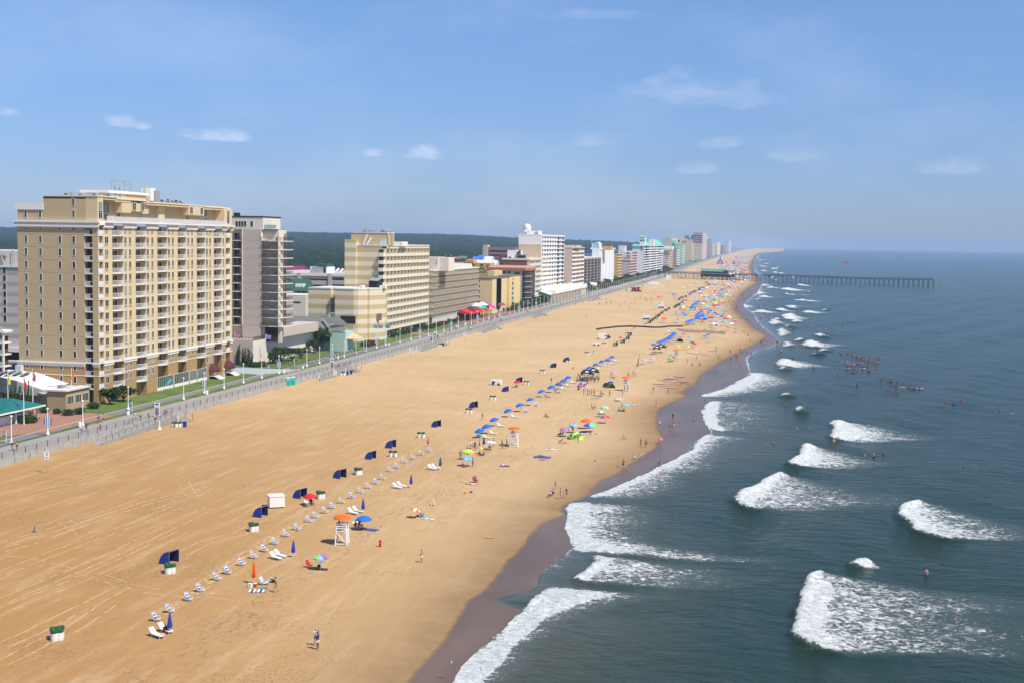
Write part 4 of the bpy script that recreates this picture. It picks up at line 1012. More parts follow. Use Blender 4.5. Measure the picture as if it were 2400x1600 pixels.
def hotel_C():
 b=tower('striped_hotel','cream hotel with banded tan side wall and egg-crate balconies raised on stilts',808,905,1005,577.6,STR,11,'egg',3.9,mat('recess_shade_tan',(.30,.22,.11),.9),1.7,13,CRM,CRM,X=-150.0,door=3,railh=1.05,slabm=CRM)  # recess back wall darkened: shade under the balcony slabs put into its colour
 X,Y,Y1=b.X,b.Y0,b.Y1
 for k in range(11):
  z=b.zb+b.ph*k
  b.part('corner_balcony',MB().use(CRM).prism([(X-2.8,Y),(X-2.6,Y-1.5),(X-.7,Y-1.5),(X+.1,Y+.2),(X-1.5,Y+.2)],z-.18,z+1.1))
  b.win(X-2.0,Y-.0,z+1.9,2.0,1.3,'S',0,div=1,name='recess')
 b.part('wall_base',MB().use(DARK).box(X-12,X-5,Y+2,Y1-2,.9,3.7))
 for i in range(11):b.part('stilt',MB().use(CRM).box(X-1.2,X-.7,Y+2+i*5.4,Y+2.5+i*5.4,.9,3.75))
 for k in range(5):b.win(aty(831,600,Y).x,Y,aty(831,588+k*17.0,Y).z,1.5*1.2,1.4,'S',0,div=1)
 t1=stripes('striped_plain',(.56,.44,.24),(.56,.44,.24),3.5,0)
 xa,xb,xc=aty(823,560,Y+2).x,aty(906,560,Y+2).x,aty(918,560,Y+2).x
 zt=aty(860,546.5,Y+2).z
 b.part('lift_tower',MB().use(t1).box(xa,xb,Y+2,Y+12,b.zt,zt));b.box('lift_tower_roof',ROOFW,xa-.2,xb+.3,Y+1.8,Y+12.2,zt,zt+.4)
 b.box('side_tower',STR,aty(808,560,Y-1.5).x,aty(834,560,Y-1.5).x,Y-1.5,Y+8,.9,aty(820,561.5,Y).z)
 b.part('roof_frame',MB().use(t1).box(xb+.3,xc+.5,Y+2,Y+3.2,zt-.6,zt).box(xc-.6,xc+.5,Y+2,Y+3.2,b.zt,zt-.6));b.box('roof_house',TRIM,xb-1.6,xb+2,Y+16,Y+24,b.zt,b.zt+1.8)
 b.part('roof_fan',MB().use(METAL).lathe([(2.0,0),(2.2,.8),(1.6,1.2),(0,1.2)],(xb-1.5,Y+6,zt+.3),12).box(xa+4,xa+9,Y+4,Y+8,zt+.3,zt+1.1).tube((xb-9,Y+4,zt),(xb-9,Y+4,zt+1.9),.3,n=6))
 b.part('roof_duct',MB().use(ROOFW).bar((xa+6.4,Y+1.9,zt-.6),(xa+5.2,Y+.6,b.zt+.6),.8,.5).bar((xa+8,Y+1.9,zt-1.8),(xa+6.8,Y+.6,b.zt+.5),.8,.5).box(xa+11.5,xa+14.3,Y+1.9,Y+2,b.zt+.5,b.zt+2.8))
 b.done()
 yA=Y-22.0
 xx=lambda px,y=yA:aty(px,700,y).x
 zt=aty(800,679,yA).z
 b=Bd('striped_annex','low banded tan annex with a dark picture window in front of the striped hotel','building',xx(838),yA)
 x0,x1,x2,x3=xx(718),xx(771),xx(785),xx(838)
 xr=aty(903,700,yA+14).x
 pl=[(x0,yA+10),(x0,yA+2),(x1,yA+2),(x1,yA+4.5),(x2,yA+4.5),(x2,yA),(x3-1.5,yA),(x3,yA+.6),(x3+2.2,yA+3.6),(x3+2.4,yA+4.2),(x3+3.2,yA+4.4),(xr,yA+14),(xr-1,yA+20),(x0,yA+20)]
 b.part('wall',MB().use(STR).prism(pl,.9,zt));b.part('roof',MB().use(ROOFW).prism([(x-.0,y-.15) for x,y in pl],zt+.003,zt+.45))
 b.win(xx(823),yA,aty(823,755,yA).z,6.3,2.9,'S',3,DARK,div=1,fw=.0) if 0 else b.win(xx(816),yA,aty(816,749.5,yA).z,5.6,2.5,'S',3,DARK,div=1)
 y2=yA+8;b.part('louvre',MB().use(mat('louvre_brown',(.18,.13,.10),.8)).quad(*[(aty(px_,py_,y2).x+.1,y2-1.2+(px_-863)*.1,aty(px_,py_,y2).z) for px_,py_ in ((864,757),(891,751),(891,735),(864,738))]))
 b.part('low_roof_shed',MB().use(METAL).quad((xx(835),yA+13,zt+3.2),(xx(860),yA+13,zt+3.0),(xx(858),yA+19.9,zt+4.0),(xx(835),yA+19.9,zt+4.0)).use(DARK).box(xx(836),xx(859),yA+14,yA+19,zt+.5,zt+3))
 b.box('duct_unit',TRIM,xx(836),xx(843),yA+3,yA+6,zt+.4,zt+1.6);b.box('duct_unit',TRIM,xx(866),xx(880),yA+12,yA+14,zt+.4,zt+1.4)
 b.part('entrance',MB().use(DARK).quad((xr-2.6,yA+10,1),(xr-.3,yA+13.2,1),(xr-.3,yA+13.2,4.0),(xr-2.6,yA+10,4.0)))
 b.done()
hotel_C()
GRN_ROOF=mat('grey_shingle_roof',(.15,.155,.14),.9,.15,.8);MINT=mat('mint_siding',(.42,.58,.50),.8)
def restaurant():
 Y=415.5
 xx=lambda px,y=Y:aty(px,760,y).x
 zz=lambda px,py,y=Y:aty(px,py,y).z
 b=Bd('restaurant','grey-roofed seafront restaurant with mint gable and white lattice terrace','restaurant',xx(800),Y)
 P=lambda px,py,dy:(aty(px,py,Y+dy).x,Y+dy,aty(px,py,Y+dy).z)
 b.part('wall',MB().use(MINT).box(xx(742),xx(775),Y+1,Y+9,.9,zz(770,792)).box(xx(776),xx(812),Y-1,Y+7,.9,zz(790,777)).use(PK).box(xx(655),xx(744),Y-4,Y+.5,.9,zz(700,763,Y-4)).box(xx(655),xx(744),Y+.5,Y+8,.9,zz(700,772)))
 zr=zz(750,743,Y+8)
 b.part('roof',MB().use(GRN_ROOF).quad(P(650,761,0),P(746,766,0),P(752,742,8),P(650,740,8)).quad(P(746,766,0),P(778,790,-2),P(772,764,3),P(752,742,8)).quad(P(755,745,4),P(775.5,763.5,-1.5),P(813.5,757.5,-1.5),P(790,741,5)))
 b.part('gable',MB().use(MINT).quad(P(754.5,747,-1.1),P(775.5,763.5,-1.1),P(776,786,-1.1)).use(DARK).box(xx(769),xx(773),Y-1.4,Y-1.2,zz(770,775),zz(770,767)))
 t=MB().use(WHITE)
 xa,xb=xx(777),xx(812)
 for i in range(17):t.box(xa+(xb-xa)*i/16-.05,xa+(xb-xa)*i/16+.05,Y-1.2,Y-1.1,zz(790,776),zz(790,761.5))
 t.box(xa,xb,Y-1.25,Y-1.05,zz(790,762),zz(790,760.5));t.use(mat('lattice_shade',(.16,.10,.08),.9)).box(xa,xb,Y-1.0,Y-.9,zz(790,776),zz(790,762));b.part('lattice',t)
 eq=MB().use(METAL)
 for i,px in enumerate((725,733,740)):eq.box(xx(px),xx(px+6),Y+10,Y+12,zz(px,743,Y+10),zz(px,738.5,Y+10))
 b.part('roof_unit',eq)
 lt=MB().use(WHITE)
 for i in range(12):
  x0=xx(748)+i*1.05;z0=zz(760,745)+i*.16
  lt.bar((x0,Y+9,z0),(x0+.9,Y+9,z0+1.0),.1,.1,(0,1,0)).bar((x0,Y+9,z0+1.0),(x0+.9,Y+9,z0),.1,.1,(0,1,0))
 lt.bar((xx(748),Y+9,zz(760,745)+1.0),(xx(748)+12.6,Y+9,zz(760,745)+2.9),.12,.12);b.part('rope_trellis',lt)
 b.done()
 c=MB().use(mat('peach_canopy',(.72,.44,.22),.85,.04,.5))
 yc=Y+6
 q=lambda px,py,dy=0:(aty(px,py,yc+dy).x,yc+dy,aty(px,py,yc+dy).z)
 t=thing('shade_canopy','peach shade sail canopy over the restaurant terrace','canopy',(aty(800,795,yc).x,yc,1.1))
 ox,oy,oz=t.location
 for tri in ([q(768,785,0),q(779,799,-6),q(802,793.5,-5),q(795,783.5,-2)],[q(795,783.5,-2),q(802,793.5,-5),q(834,795,-6)],[q(795,783.5,-2),q(834,795,-6),q(853,791,2),q(820,776,4)]):
  c.quad(*[(a-ox,b_-oy,c_-oz) for a,b_,c_ in tri])
  c.quad(*[(a-ox,b_-oy,c_-oz-.06) for a,b_,c_ in reversed(tri)])
 c.build('fabric',None,t)
 for px,py,dy in ((779,799,-6),(834,795,-6),(853,791,2),(802,794,-5)):
  v=q(px,py,dy);MB().use(WHITE).tube((v[0]-ox,v[1]-oy,0),(v[0]-ox,v[1]-oy,v[2]-oz),.09,n=6).build('post',None,t)
 for i in range(9):
  v=G(800+i*10,812-i*1.6,1.2);t=thing('cafe_table','small cafe table in the shade of the peach canopy','table',(v.x-2,v.y,1.1),0,'cafe tables under the canopy')
  m=random.choice([DARK,METAL,mat('terrace_red',(.25,.04,.04),.8)])
  MB().use(m).lathe([(0,.7),(.5,.7),(.5,.74),(0,.74)],n=8).build('top',None,t);MB().use(METAL).tube((0,0,0),(0,0,.7),.05,n=5).build('pedestal',None,t)
restaurant()
BRW=mat('brown_balcony_rail',(.17,.13,.11),.85,.12,.3);EW=mat('oat_stucco',(.58,.49,.35),.9,.04,.3)
def hotel_E():
 b=tower('brown_railed_hotel','oat-coloured hotel with rows of brown balcony railings and scalloped white slabs',998.5,1014.8,1122,636.5,EW,7,'slab',5.2,EW,1.6,22,BRW,EW,X=-150.0,door=0,railh=.95,slabm=mat('pale_slab',(.70,.62,.44),.85))
 X,Y0,Y1=b.X,b.Y0,b.Y1
 for k in range(7):
  z=b.zb+b.ph*k+b.ph
  for i in range(23 if k<4 else 0):
   yy=Y0+(Y1-Y0)*i/22.0;b.part('fin',MB().use(mat('pale_slab',())).box(X-1.5,X+.1,yy-.2,yy+.2,z-1.8,z-.18))
  if k>=4:
   m=MB().use(mat('pale_slab',()))
   for i in range(23):yy=Y0+(Y1-Y0)*i/22.0;m.box(X-1.5,X+.1,yy-.2,yy+.2,z-1.8,z-.18)
   tag(b.part('fin',m),kind='stuff')
 xa,xb=aty(1001,620,Y0+8).x,aty(1050,620,Y0+8).x
 b.part('penthouse',MB().use(PKL).box(xa-3,xb-4.5,Y0+8,Y0+20,b.zt,aty(1020,603,Y0+8).z).box(xb-4.5,xb,Y0+9,Y0+19,b.zt,aty(1020,603.5,Y0+8).z).use(mat('faded_red_mark',(.55,.30,.26),.9)).box(aty(1021,615,Y0+8).x,aty(1024,615,Y0+8).x,Y0+7.96,Y0+8,aty(1022,620,Y0+8).z,aty(1022,610,Y0+8).z))
 b.part('roof_units',MB().use(ROOFW).box(X-12,X-3,Y0+34,Y1-2,b.zt+.5,b.zt+2.2).use(METAL).box(X-8,X-6,Y0+22,Y0+24,b.zt+.5,b.zt+1.6))
 g=MB().use(mat('pale_slab',()) if 0 else TRIM)
 for i in range(26):g.box(X-.4,X-.1,Y0+.5+i*1.7,Y0+1.3+i*1.7,.9,5.0)
 b.part('ground_column',g);b.done()
 y0,y1=590.0,632.0;xf=-145.0
 t=Bd('cafe','seafront cafe with a long bright red awning','cafe',xf,y0)
 t.part('awning',MB().use(mat('red_awning',(.62,.015,.03),.7,.05,.5)).quad((xf-4,y0,6.2),(xf+1.2,y0,4.6),(xf+1.2,y1,4.6),(xf-4,y1,6.2)).quad((xf+1.2,y0,4.2),(xf+1.2,y1,4.2),(xf+1.2,y1,4.6),(xf+1.2,y0,4.6)).quad((xf-4,y0,6.2),(xf-4,y0,4.6),(xf+1.2,y0,4.2),(xf+1.2,y0,4.6)))
 t.box('back_wall',DARK,xf-4.2,xf-4,y0,y1,1,6.0)
 for i in range(7):t.part('post',MB().use(mat('yellow_post',(.7,.42,.03),.6)).box(xf+.9,xf+1.05,y0+i*6.8,y0+.15+i*6.8,1.1,4.3))
 t.done()
hotel_E()
def mat_c(name,col,r=.75):return mat(name,col,r,.05,.5)
def parasol(x,y,z,r,h,cols,label,group=None,hc=None,closed=False,tilt=0,tdir=0,cat='umbrella',n=8,name='beach_umbrella'):
 t=thing(name,label,cat,(x,y,z),0,group)
 MB().use(METAL if closed is None else WHITE).tube((0,0,-.05),(0,0,h),.028,n=5).build('pole',None,t)
 m=MB();hc=hc or r*.42
 if closed:
  m.lathe([(.05,h+.12),(.16,h-.3),(.34,h-1.4),(.30,h-1.75),(.0,h-1.72)],n=8,mats=cols)
 else:
  k=2*n
  pr=[(0.02,h),(r*.35,h-hc*.16),(r*.7,h-hc*.52),(r*.98,h-hc),(r,h-hc-.14)]
  m.lathe(pr,n=k,mats=[c for c in cols for _ in range(max(1,k//(len(cols)) if len(cols)<=2 and False else 2))] if len(cols)>1 else cols)
  m.tube((0,0,h-.05),(0,0,h+.12),.03,n=4)
  for i in range(n):
   a=2*math.pi*i/n;m.tube((0,0,h-hc*.75),(math.cos(a)*r*.6,math.sin(a)*r*.6,h-hc*.42),.012,n=3,cap=False)
 c=m.build('closed_canopy' if closed else 'canopy',None,t)
 if tilt:
  c.rotation_euler=(0,tilt,tdir);c.location=(-math.sin(tilt)*h*math.cos(tdir)*1.0,-math.sin(tilt)*h*math.sin(tdir),h*(1-math.cos(tilt)))
 KIDS[t.name]=kids(t);return t
for px,py,c,lb in [(1128.5,719,(.02,.45,.45),'turquoise cafe parasol beside the yellow one'),(1140.5,720,(.85,.55,.01),'yellow cafe parasol in the middle of the terrace'),(1138,712,(.5,.04,.35),'magenta cafe parasol behind the yellow one'),(1152,719,(.55,.05,.36),'magenta cafe parasol right of the yellow one'),(1117,714,(.7,.7,.68),'white cafe canopy left of the turquoise parasol'),(1130,712,(.7,.7,.68),'white cafe canopy behind the turquoise parasol'),(1174,713,(.25,.05,.1),'dark red cafe parasol near the hedge'),(1105,722,(.05,.05,.055),'black cafe canopy nearest the red awning')]:
 v=atx(px,py,-147.0);parasol(-147,v.y,1.1,2.9,v.z-1.1+.8,[mat_c('parasol_'+lb.split()[0],c)],lb,'cafe parasols',hc=1.4)
YEL=mat('buff_yellow_stucco',(.70,.54,.26),.9,.04,.25)
def hotel_F():
 X=-150.0
 Yof=lambda px:atx(px,690,X).y
 y0,y1,y2,y3,y4=Yof(1122),Yof(1153.5),Yof(1168),Yof(1194),Yof(1208)
 y0,y1=640,Yof(1153.5)
 b=Bd('buff_hotel','buff yellow hotel in stepped blocks with stacks of white balconies','hotel',X,650)
 YA,YB=655.0,690.0
 xa0,xa1,xa2=aty(1112,690,YA).x,aty(1153.5,690,YA).x,aty(1168,690,YB).x
 za,zb_=aty(1130,653.5,YA).z,aty(1180,648,YB).z
 xb1,xb2=aty(1193.5,690,YB).x,aty(1208,690,YB+9).x
 b.part('wall',MB().use(YEL).box(xa0,xa1,YA,YA+40,.9,za));b.part('wall',MB().use(YEL).box(xa2,xb1,YB,YB+30,.9,zb_));b.part('wall',MB().use(YEL).box(aty(1143,690,YB).x,aty(1158,690,YB).x,YB,YB+20,za-2,aty(1150,635,YB).z))
 b.box('roof',BRW,xa0-.3,xa1+.3,YA-.3,YA+40,za,za+.4);b.box('roof',BRW,xa2-.3,xb1+.3,YB-.3,YB+30,zb_,zb_+.35)
 ph=(za-3.0)/6
 for k in range(6):
  z=3.0+ph*k
  for (x0,x1,yb) in ((xa1,xa2+.3,YA+10),(xb1,aty(1207,690,YB+9).x,YB+8)):
   b.part('balcony',MB().use(TRIM).box(x0,x1-.3,yb-1.6,yb,z-.2,z).use(RAILW).box(x0,x1-.2,yb-1.7,yb-1.62,z,z+1.05).use(YEL).box(x0,x1-.5,yb,yb+12,z-.2,z+ph-.2).use(DARK).box(x0+.4,x1-1.6,yb-.03,yb,z,z+ph*.6))
  b.win(aty(1121.5,690,YA).x,YA,z+1.4,1.4,1.2,'S',3,div=1)
 b.done()
 OB=mat('terracotta_mansard',(.40,.155,.075),.8,.08,.6);OBL=mat('terracotta_top',(.52,.24,.13),.8)
 G2=mat('linen_stucco',(.60,.54,.44),.9,.04,.3)
 Y=738.0
 xx=lambda px:aty(px,650,Y).x
 zt,zr,zc=aty(1180,622,Y).z,aty(1180,634,Y).z,aty(1200,637,Y).z
 b=Bd('mansard_hotel','linen hotel with a terracotta mansard roof and dark glazed corner balconies','hotel',xx(1222),Y)
 x0,x1,x2,x3=xx(1145),xx(1201),xx(1222),xx(1239.5)
 b.part('wall',MB().use(G2).box(x0,x1+1,Y,Y+22,.9,zr).box(x1+1,x2,Y+.6,Y+22,.9,zr));b.part('corner_wall',MB().use(mat('dark_umber',(.09,.05,.045),.9)).box(x2,x3-.6,Y+2.2,Y+22,.9,zr))
 b.part('roof',MB().use(OB).prism([(x0-.6,Y-.7),(x3-2,Y-.7),(x3,Y+1),(x3,Y+22),(x0-.6,Y+22)],zr,zr+(zt-zr)*.55).use(OBL).quad((x0-.6,Y-.7,zr+(zt-zr)*.55+.003),(x3-2,Y-.7,zr+(zt-zr)*.55+.003),(x3-3,Y+4,zt),(x0+1,Y+4,zt)).quad((x3-2,Y-.7,zr+(zt-zr)*.55+.003),(x3,Y+1,zr+(zt-zr)*.55+.003),(x3-3,Y+4,zt)).quad((x3,Y+1,zr+(zt-zr)*.55+.003),(x3,Y+22,zr+(zt-zr)*.55+.003),(x3-3,Y+20,zt),(x3-3,Y+4,zt)))
 for px in (1163,1173,1182,1193):b.win(xx(px),Y,aty(px,639,Y).z,1.6,1.5,'S',0,div=2)
 ph=(zr-3.0)/6
 for k in range(6):
  z=3.0+ph*k
  b.win(xx(1210),Y+.6,z+1.3,3.9,1.7,'S',0,div=3,name='picture_window')
  b.part('balcony',MB().use(TRIM).prism([(x2,Y+2.2),(x2,Y+.2),(x3-2,Y-.6),(x3+.2,Y+2),(x3+.2,Y+9),(x3-.6,Y+9),(x3-.6,Y+2.2)],z-.2,z).use(BRR).prism([(x2,Y+.3),(x2,Y+.2),(x3-2,Y-.6),(x3+.2,Y+2),(x3+.2,Y+9),(x3+.1,Y+9),(x3+.1,Y+2),(x3-2,Y-.5)],z,z+.9))
  b.win(x2+2.4,Y+2.2,z+1.2,1.5,1.9,'S',1,div=2,name='balcony_door')
 b.box('corner_post',G2,x2-.3,x2+.3,Y+.1,Y+1.5,.9,zr)
 b.done()
 MUS=mat('mustard_wall',(.62,.38,.11),.9,.05,.3)
 Y=830.0
 xx=lambda px:aty(px,620,Y).x
 b=Bd('mustard_hotel','mustard hotel block with a dark sun emblem and blue name board behind the buff hotel','hotel',xx(1130),Y)
 zt,ze=aty(1120,617,Y).z,aty(1060,615,Y).z
 b.part('wall',MB().use(MUS).box(xx(1112),xx(1148),Y,Y+14,.9,zt).box(xx(1050),xx(1112),Y+2,Y+14,.9,ze).box(xx(1089),xx(1108),Y+1.5,Y+12,ze,aty(1095,609,Y).z))
 for px in (1058,1071,1083,1095,1107):b.win(xx(px),Y+2,aty(px,621,Y+2).z,2.6,.9,'S',0,MUS,div=1)
 for i in range(4):b.box('window_bar',DARK,xx(1140.5+i*1.7),xx(1141.3+i*1.7),Y-.02,Y,aty(1140,634,Y).z,aty(1140,620,Y).z)
 cx,cz=xx(1129),aty(1129,630,Y).z
 lg=MB().use(mat('emblem_black',(.02,.02,.02),.8));rr=1.0
 lg.prism([(0,0)],0,0) if 0 else None
 def disc(m,cx_,cz_,r,y,a0=0,a1=2*math.pi,n=20):
  m.quad(*[(cx_+r*math.cos(a0+(a1-a0)*i/n),y,cz_+r*math.sin(a0+(a1-a0)*i/n)) for i in range(n+(0 if a1-a0>6 else 1))][::-1])
 disc(lg,cx,cz+2.3,.85,Y-.05);disc(lg,cx,cz-1.3,1.9,Y-.04,0,math.pi)
 for i in range(7):
  a=math.pi*(i+.5)/7;lg.bar((cx+1.6*math.cos(a),Y-.06,cz-1.3+1.6*math.sin(a)),(cx+2.1*math.cos(a),Y-.06,cz-1.3+2.1*math.sin(a)),.35,.05,(0,1,0))
 lg.use(mat('emblem_yellow',(.8,.55,.05),.7));disc(lg,cx,cz-1.3,1.1,Y-.08,0,math.pi);b.part('sun_emblem',lg)
 nb=b.box('name_board',mat('board_navy',(.03,.05,.22),.7),cx-2.9,cx+2.9,Y-.1,Y-.03,cz-2.5,cz-1.4)
 tx=bpy.data.curves.new('name_text','FONT');tx.body='DAYS INN';tx.size=1.0;tx.align_x='CENTER';tx.extrude=.01;tx.materials.append(WHITE)
 tmp=bpy.data.objects.new('tmp',tx);COL.objects.link(tmp);dg=bpy.context.evaluated_depsgraph_get();tme=bpy.data.meshes.new_from_object(tmp.evaluated_get(dg));bpy.data.objects.remove(tmp)
 to=bpy.data.objects.new('lettering',tme);COL.objects.link(to);to.parent=nb;to.location=(cx-b.c[0],Y-.13-b.c[1],cz-2.3-b.c[2]);to.rotation_euler=(math.pi/2,0,0)
 b.done()
hotel_F()
BRS=mat('brown_side_wall',(.17,.10,.075),.9,.08,.3)
def hotel_H():
 b=tower('brown_sided_hotel','hotel with a chocolate brown side wall and dark striped balcony front with white verticals',1177,1240.3,1285,610.5,BRS,7,'slab',6.0,mat('pistachio',(.66,.64,.46),.85),1.3,12,mat('pistachio',()),TRIM,X=-150.0,door=0,railh=1.4,slabm=mat('pistachio',()))
 X,Y0,Y1=b.X,b.Y0,b.Y1
 for i in range(25):b.part('fin',MB().use(TRIM).box(X+.03,X+.16,Y0+(Y1-Y0)*i/24-.1,Y0+(Y1-Y0)*i/24+.1,5.6,b.zt))
 b.box('parapet',PKL,b.xl-.3,X+.3,Y0-.3,Y1,b.zt,b.zt+1.1)
 Yb=Y0+5
 f=lambda px,py:aty(px,py,Yb)
 b.box('rear_wall',BRS,f(1165,600).x,f(1192,600).x,Yb+6,Yb+16,.9,f(1170,599).z)
 b.box('lift_house',mat('white_block',(.78,.78,.76),.85),f(1189,600).x,f(1209,600).x,Yb,Yb+8,b.zt,f(1195,587).z);b.box('lift_house_wing',mat('white_block',()),f(1209,600).x,f(1218,600).x,Yb+3,Yb+8,b.zt,f(1195,588).z)
 b.win(f(1195,606).x,Yb,f(1195,605.5).z,1.6,1.6,'S',0,DARK,div=1)
 gy=MB().use(METAL);cx=f(1222,600).x;r=3.1
 for i in range(8):
  a=math.pi*i/8;a2=math.pi*(i+1)/8
  gy.quad((cx+r*math.cos(a),Yb-1,f(1222,606).z+2+r*math.sin(a)),(cx+r*math.cos(a),Yb+3,f(1222,606).z+2+r*math.sin(a)),(cx+r*math.cos(a2),Yb+3,f(1222,606).z+2+r*math.sin(a2)),(cx+r*math.cos(a2),Yb-1,f(1222,606).z+2+r*math.sin(a2)))
 gy.box(cx-r,cx+r,Yb-1,Yb+3,b.zt+1,f(1222,606).z+2.2).use(DARK).box(cx-r+.5,cx+r-.5,Yb-1.05,Yb-1,b.zt+1.2,b.zt+2.8);b.part('cooling_tower',gy)
 b.box('entrance_wall',mat('pistachio',()),X-2,X+1.6,Y0+10,Y0+30,.9,5.4)
 b.part('entrance_awning',MB().use(mat('green_cream_awning',(.60,.62,.50),.8)).quad((X+.2,Y0+30,8.2),(X+7.5,Y0+30,5.8),(X+7.5,Y0+52,5.8),(X+.2,Y0+52,8.2)).use(mat('dark_green_cloth',(.06,.14,.12),.85)).quad((X+.2,Y0+30,5.0),(X+7.5,Y0+30,5.0),(X+7.5,Y0+30,5.8),(X+.2,Y0+30,8.2)))
 b.done()
 WU=mat('white_render',(.80,.77,.72),.85,.03,.3);TL=mat('tan_render',(.62,.47,.30),.9,.03,.3)
 b=tower('white_tower_hotel','tall hotel, white above and tan below, with a satellite dish on its roof',1214.5,1267,1319.6,552,TL,12,'win',9.5,WU,1.2,9,WU,X=-150.0,door=3,roof=WU,fwin=(3.6,1.6))
 X,Y0,Y1=b.X,b.Y0,b.Y1
 zs=aty(1240,574,Y0).z
 b.box('upper_wall',WU,b.xl-.1,X+.1,Y0-.12,Y0-.003,zs,b.zt);b.box('end_wall',WU,X,X+.5,Y0,Y0+1.5,9,b.zt)
 for k in range(13):b.box('balcony',WU,X,X+.7,Y0+3,Y1-18 if 0 else Y1,9.3+b.ph*k,9.3+b.ph*k+1.0)
 for u in (.74,.9):b.box('window_bay',mat('grey_bay',(.42,.40,.37),.9),X-.3,X+.25,Y0+(Y1-Y0)*u-2.2,Y0+(Y1-Y0)*u+2.2,9,b.zt-1)
 for k in range(12):
  for u in (.72,.93):b.win(X+.7,Y0+(Y1-Y0)*u,9.5+b.ph*(k+.55),4.2,1.9,'E',0,DARK,div=1,name='dark_window')
 Yp=Y0+6;f=lambda px,py:aty(px,py,Yp)
 b.part('lift_house',MB().use(WU).box(f(1232,540).x,f(1262,540).x,Yp,Yp+12,b.zt,f(1240,541).z).use(METAL).box(f(1255,540).x,f(1262,540).x,Yp-1,Yp,b.zt,f(1240,544).z))
 d=MB().use(WU);cx,cz=f(1235.5,536).x,f(1235,536).z
 d.blob((cx,Yp,cz),2.6,1.6,3.0,12,8).tube((cx,Yp,b.zt),(cx,Yp,cz-1),1.0,n=8).box(cx-2.4,cx+.4,Yp-2.4,Yp-1.2,cz-2.2,cz-1.2);b.part('satellite_dish',d,smooth=True)
 b.part('roof_tank',MB().use(METAL).blob((X-9,Y0+30,b.zt+1),2.6,2.6,1.6).tube((X-2,Y0+56,b.zt),(X-2,Y0+56,b.zt+4),.12,n=4))
 b.part('podium',MB().use(WU).box(X-2,X+9,Y0+3,Y1+52,6.0,8.4).use(TL).box(X-2,X+8.4,Y0+3,Y1+52,.9,6.0).use(mat('podium_cream',(.66,.60,.50),.9)).box(X-2,X+.6,Y0,Y1+40,8.4,9.4))
 for i in range(22):b.part('podium_window',MB().use(mat('podium_shade',(.25,.19,.13),.9)).box(X+8.4,X+8.46,Y0+6+i*4.8,Y0+8.6+i*4.8,1.4,5.4))
 b.done()
 PKS=mat('salmon_render',(.66,.50,.38),.9,.03,.3)
 b=tower('salmon_hotel','salmon hotel with long pale balconies, right of the tall white one',1307,1340,1368.5,581.5,PKS,9,'slab',7.5,mat('salmon_pale',(.72,.54,.40),.9),1.4,6,mat('salmon_rail',(.80,.70,.62),.85),PKS,X=-150.0,door=None,railh=1.2,slabm=mat('salmon_rail',()))
 b.box('penthouse',PKS,b.xl+2,b.xl+12,b.Y0+10,b.Y0+30,b.zt,b.zt+1.8);b.done()
 b=tower('dark_grid_hotel','hotel front of dark glazing in a pale grid, between the salmon and the white hotels',None,1368.5,1408,606,mat('umber_wall',(.30,.20,.16),.9),8,'egg',7.5,DARK,1.5,5,BRR,mat('grid_pale',(.52,.46,.40),.85),X=-151.0,door=0,railh=.6,slabm=mat('grid_pale',()))
 b.box('podium',WU,b.X-4,b.X+6,b.Y0-5,b.Y0+30,5.0,7.2);b.done()
 WL=mat('chalk_white',(.74,.76,.73),.9,.03,.3);TQ=mat('turquoise_panel',(.22,.66,.62),.7)
 b=tower('chalk_hotel','chalk white hotel slab beside a stair tower with a turquoise arched top',1388,1408,1438.5,586,WL,11,'win',5,WL,bays=4,X=-151.0,door=1,fwin=(2.2,.7))
 Yp=b.Y0-2;f=lambda px,py:aty(px,py,Yp)
 xa,xb=f(1388,570).x,f(1405,570).x;za,zb_,zc=f(1388,605).z,f(1388,580).z,f(1388,567.5).z
 b.box('stair_tower',WL,xa,xb,Yp,Yp+14,.9,zb_);ar=MB().use(TQ)
 pts=[(xa+.6,zb_)]+[(xa+.6+(xb-xa-1.2)*(.5-.5*math.cos(math.pi*i/8)),zb_+(zc-zb_)*(.72+.28*math.sin(math.pi*i/8))) for i in range(9)]+[(xb-.6,zb_)]
 ar.quad(*[(x,Yp-.1,z) for x,z in pts]);ar.use(WL)
 for (x0,z0),(x1,z1) in zip(pts[1:-1],pts[2:-1]):ar.quad((x0,Yp-.3,z0),(x1,Yp-.3,z1),(x1,Yp+14,z1),(x0,Yp+14,z0))
 ar.box(xa,xa+.6,Yp-.3,Yp+14,zb_,zb_+(zc-zb_)*.72).box(xb-.6,xb,Yp-.3,Yp+14,zb_,zb_+(zc-zb_)*.72);b.part('arched_top',ar)
 b.part('mast',MB().use(WL).tube((xa-.3,Yp,zb_),(xa-.3,Yp,zc+2.5),.15,n=4))
 b.part('rooftop_pavilion',MB().use(mat('orange_pavilion',(.66,.34,.07),.8)).box(aty(1413,580,b.Y0+6).x,aty(1432,580,b.Y0+6).x,b.Y0+6,b.Y0+20,b.zt,b.zt+3.0));b.done()
hotel_H()
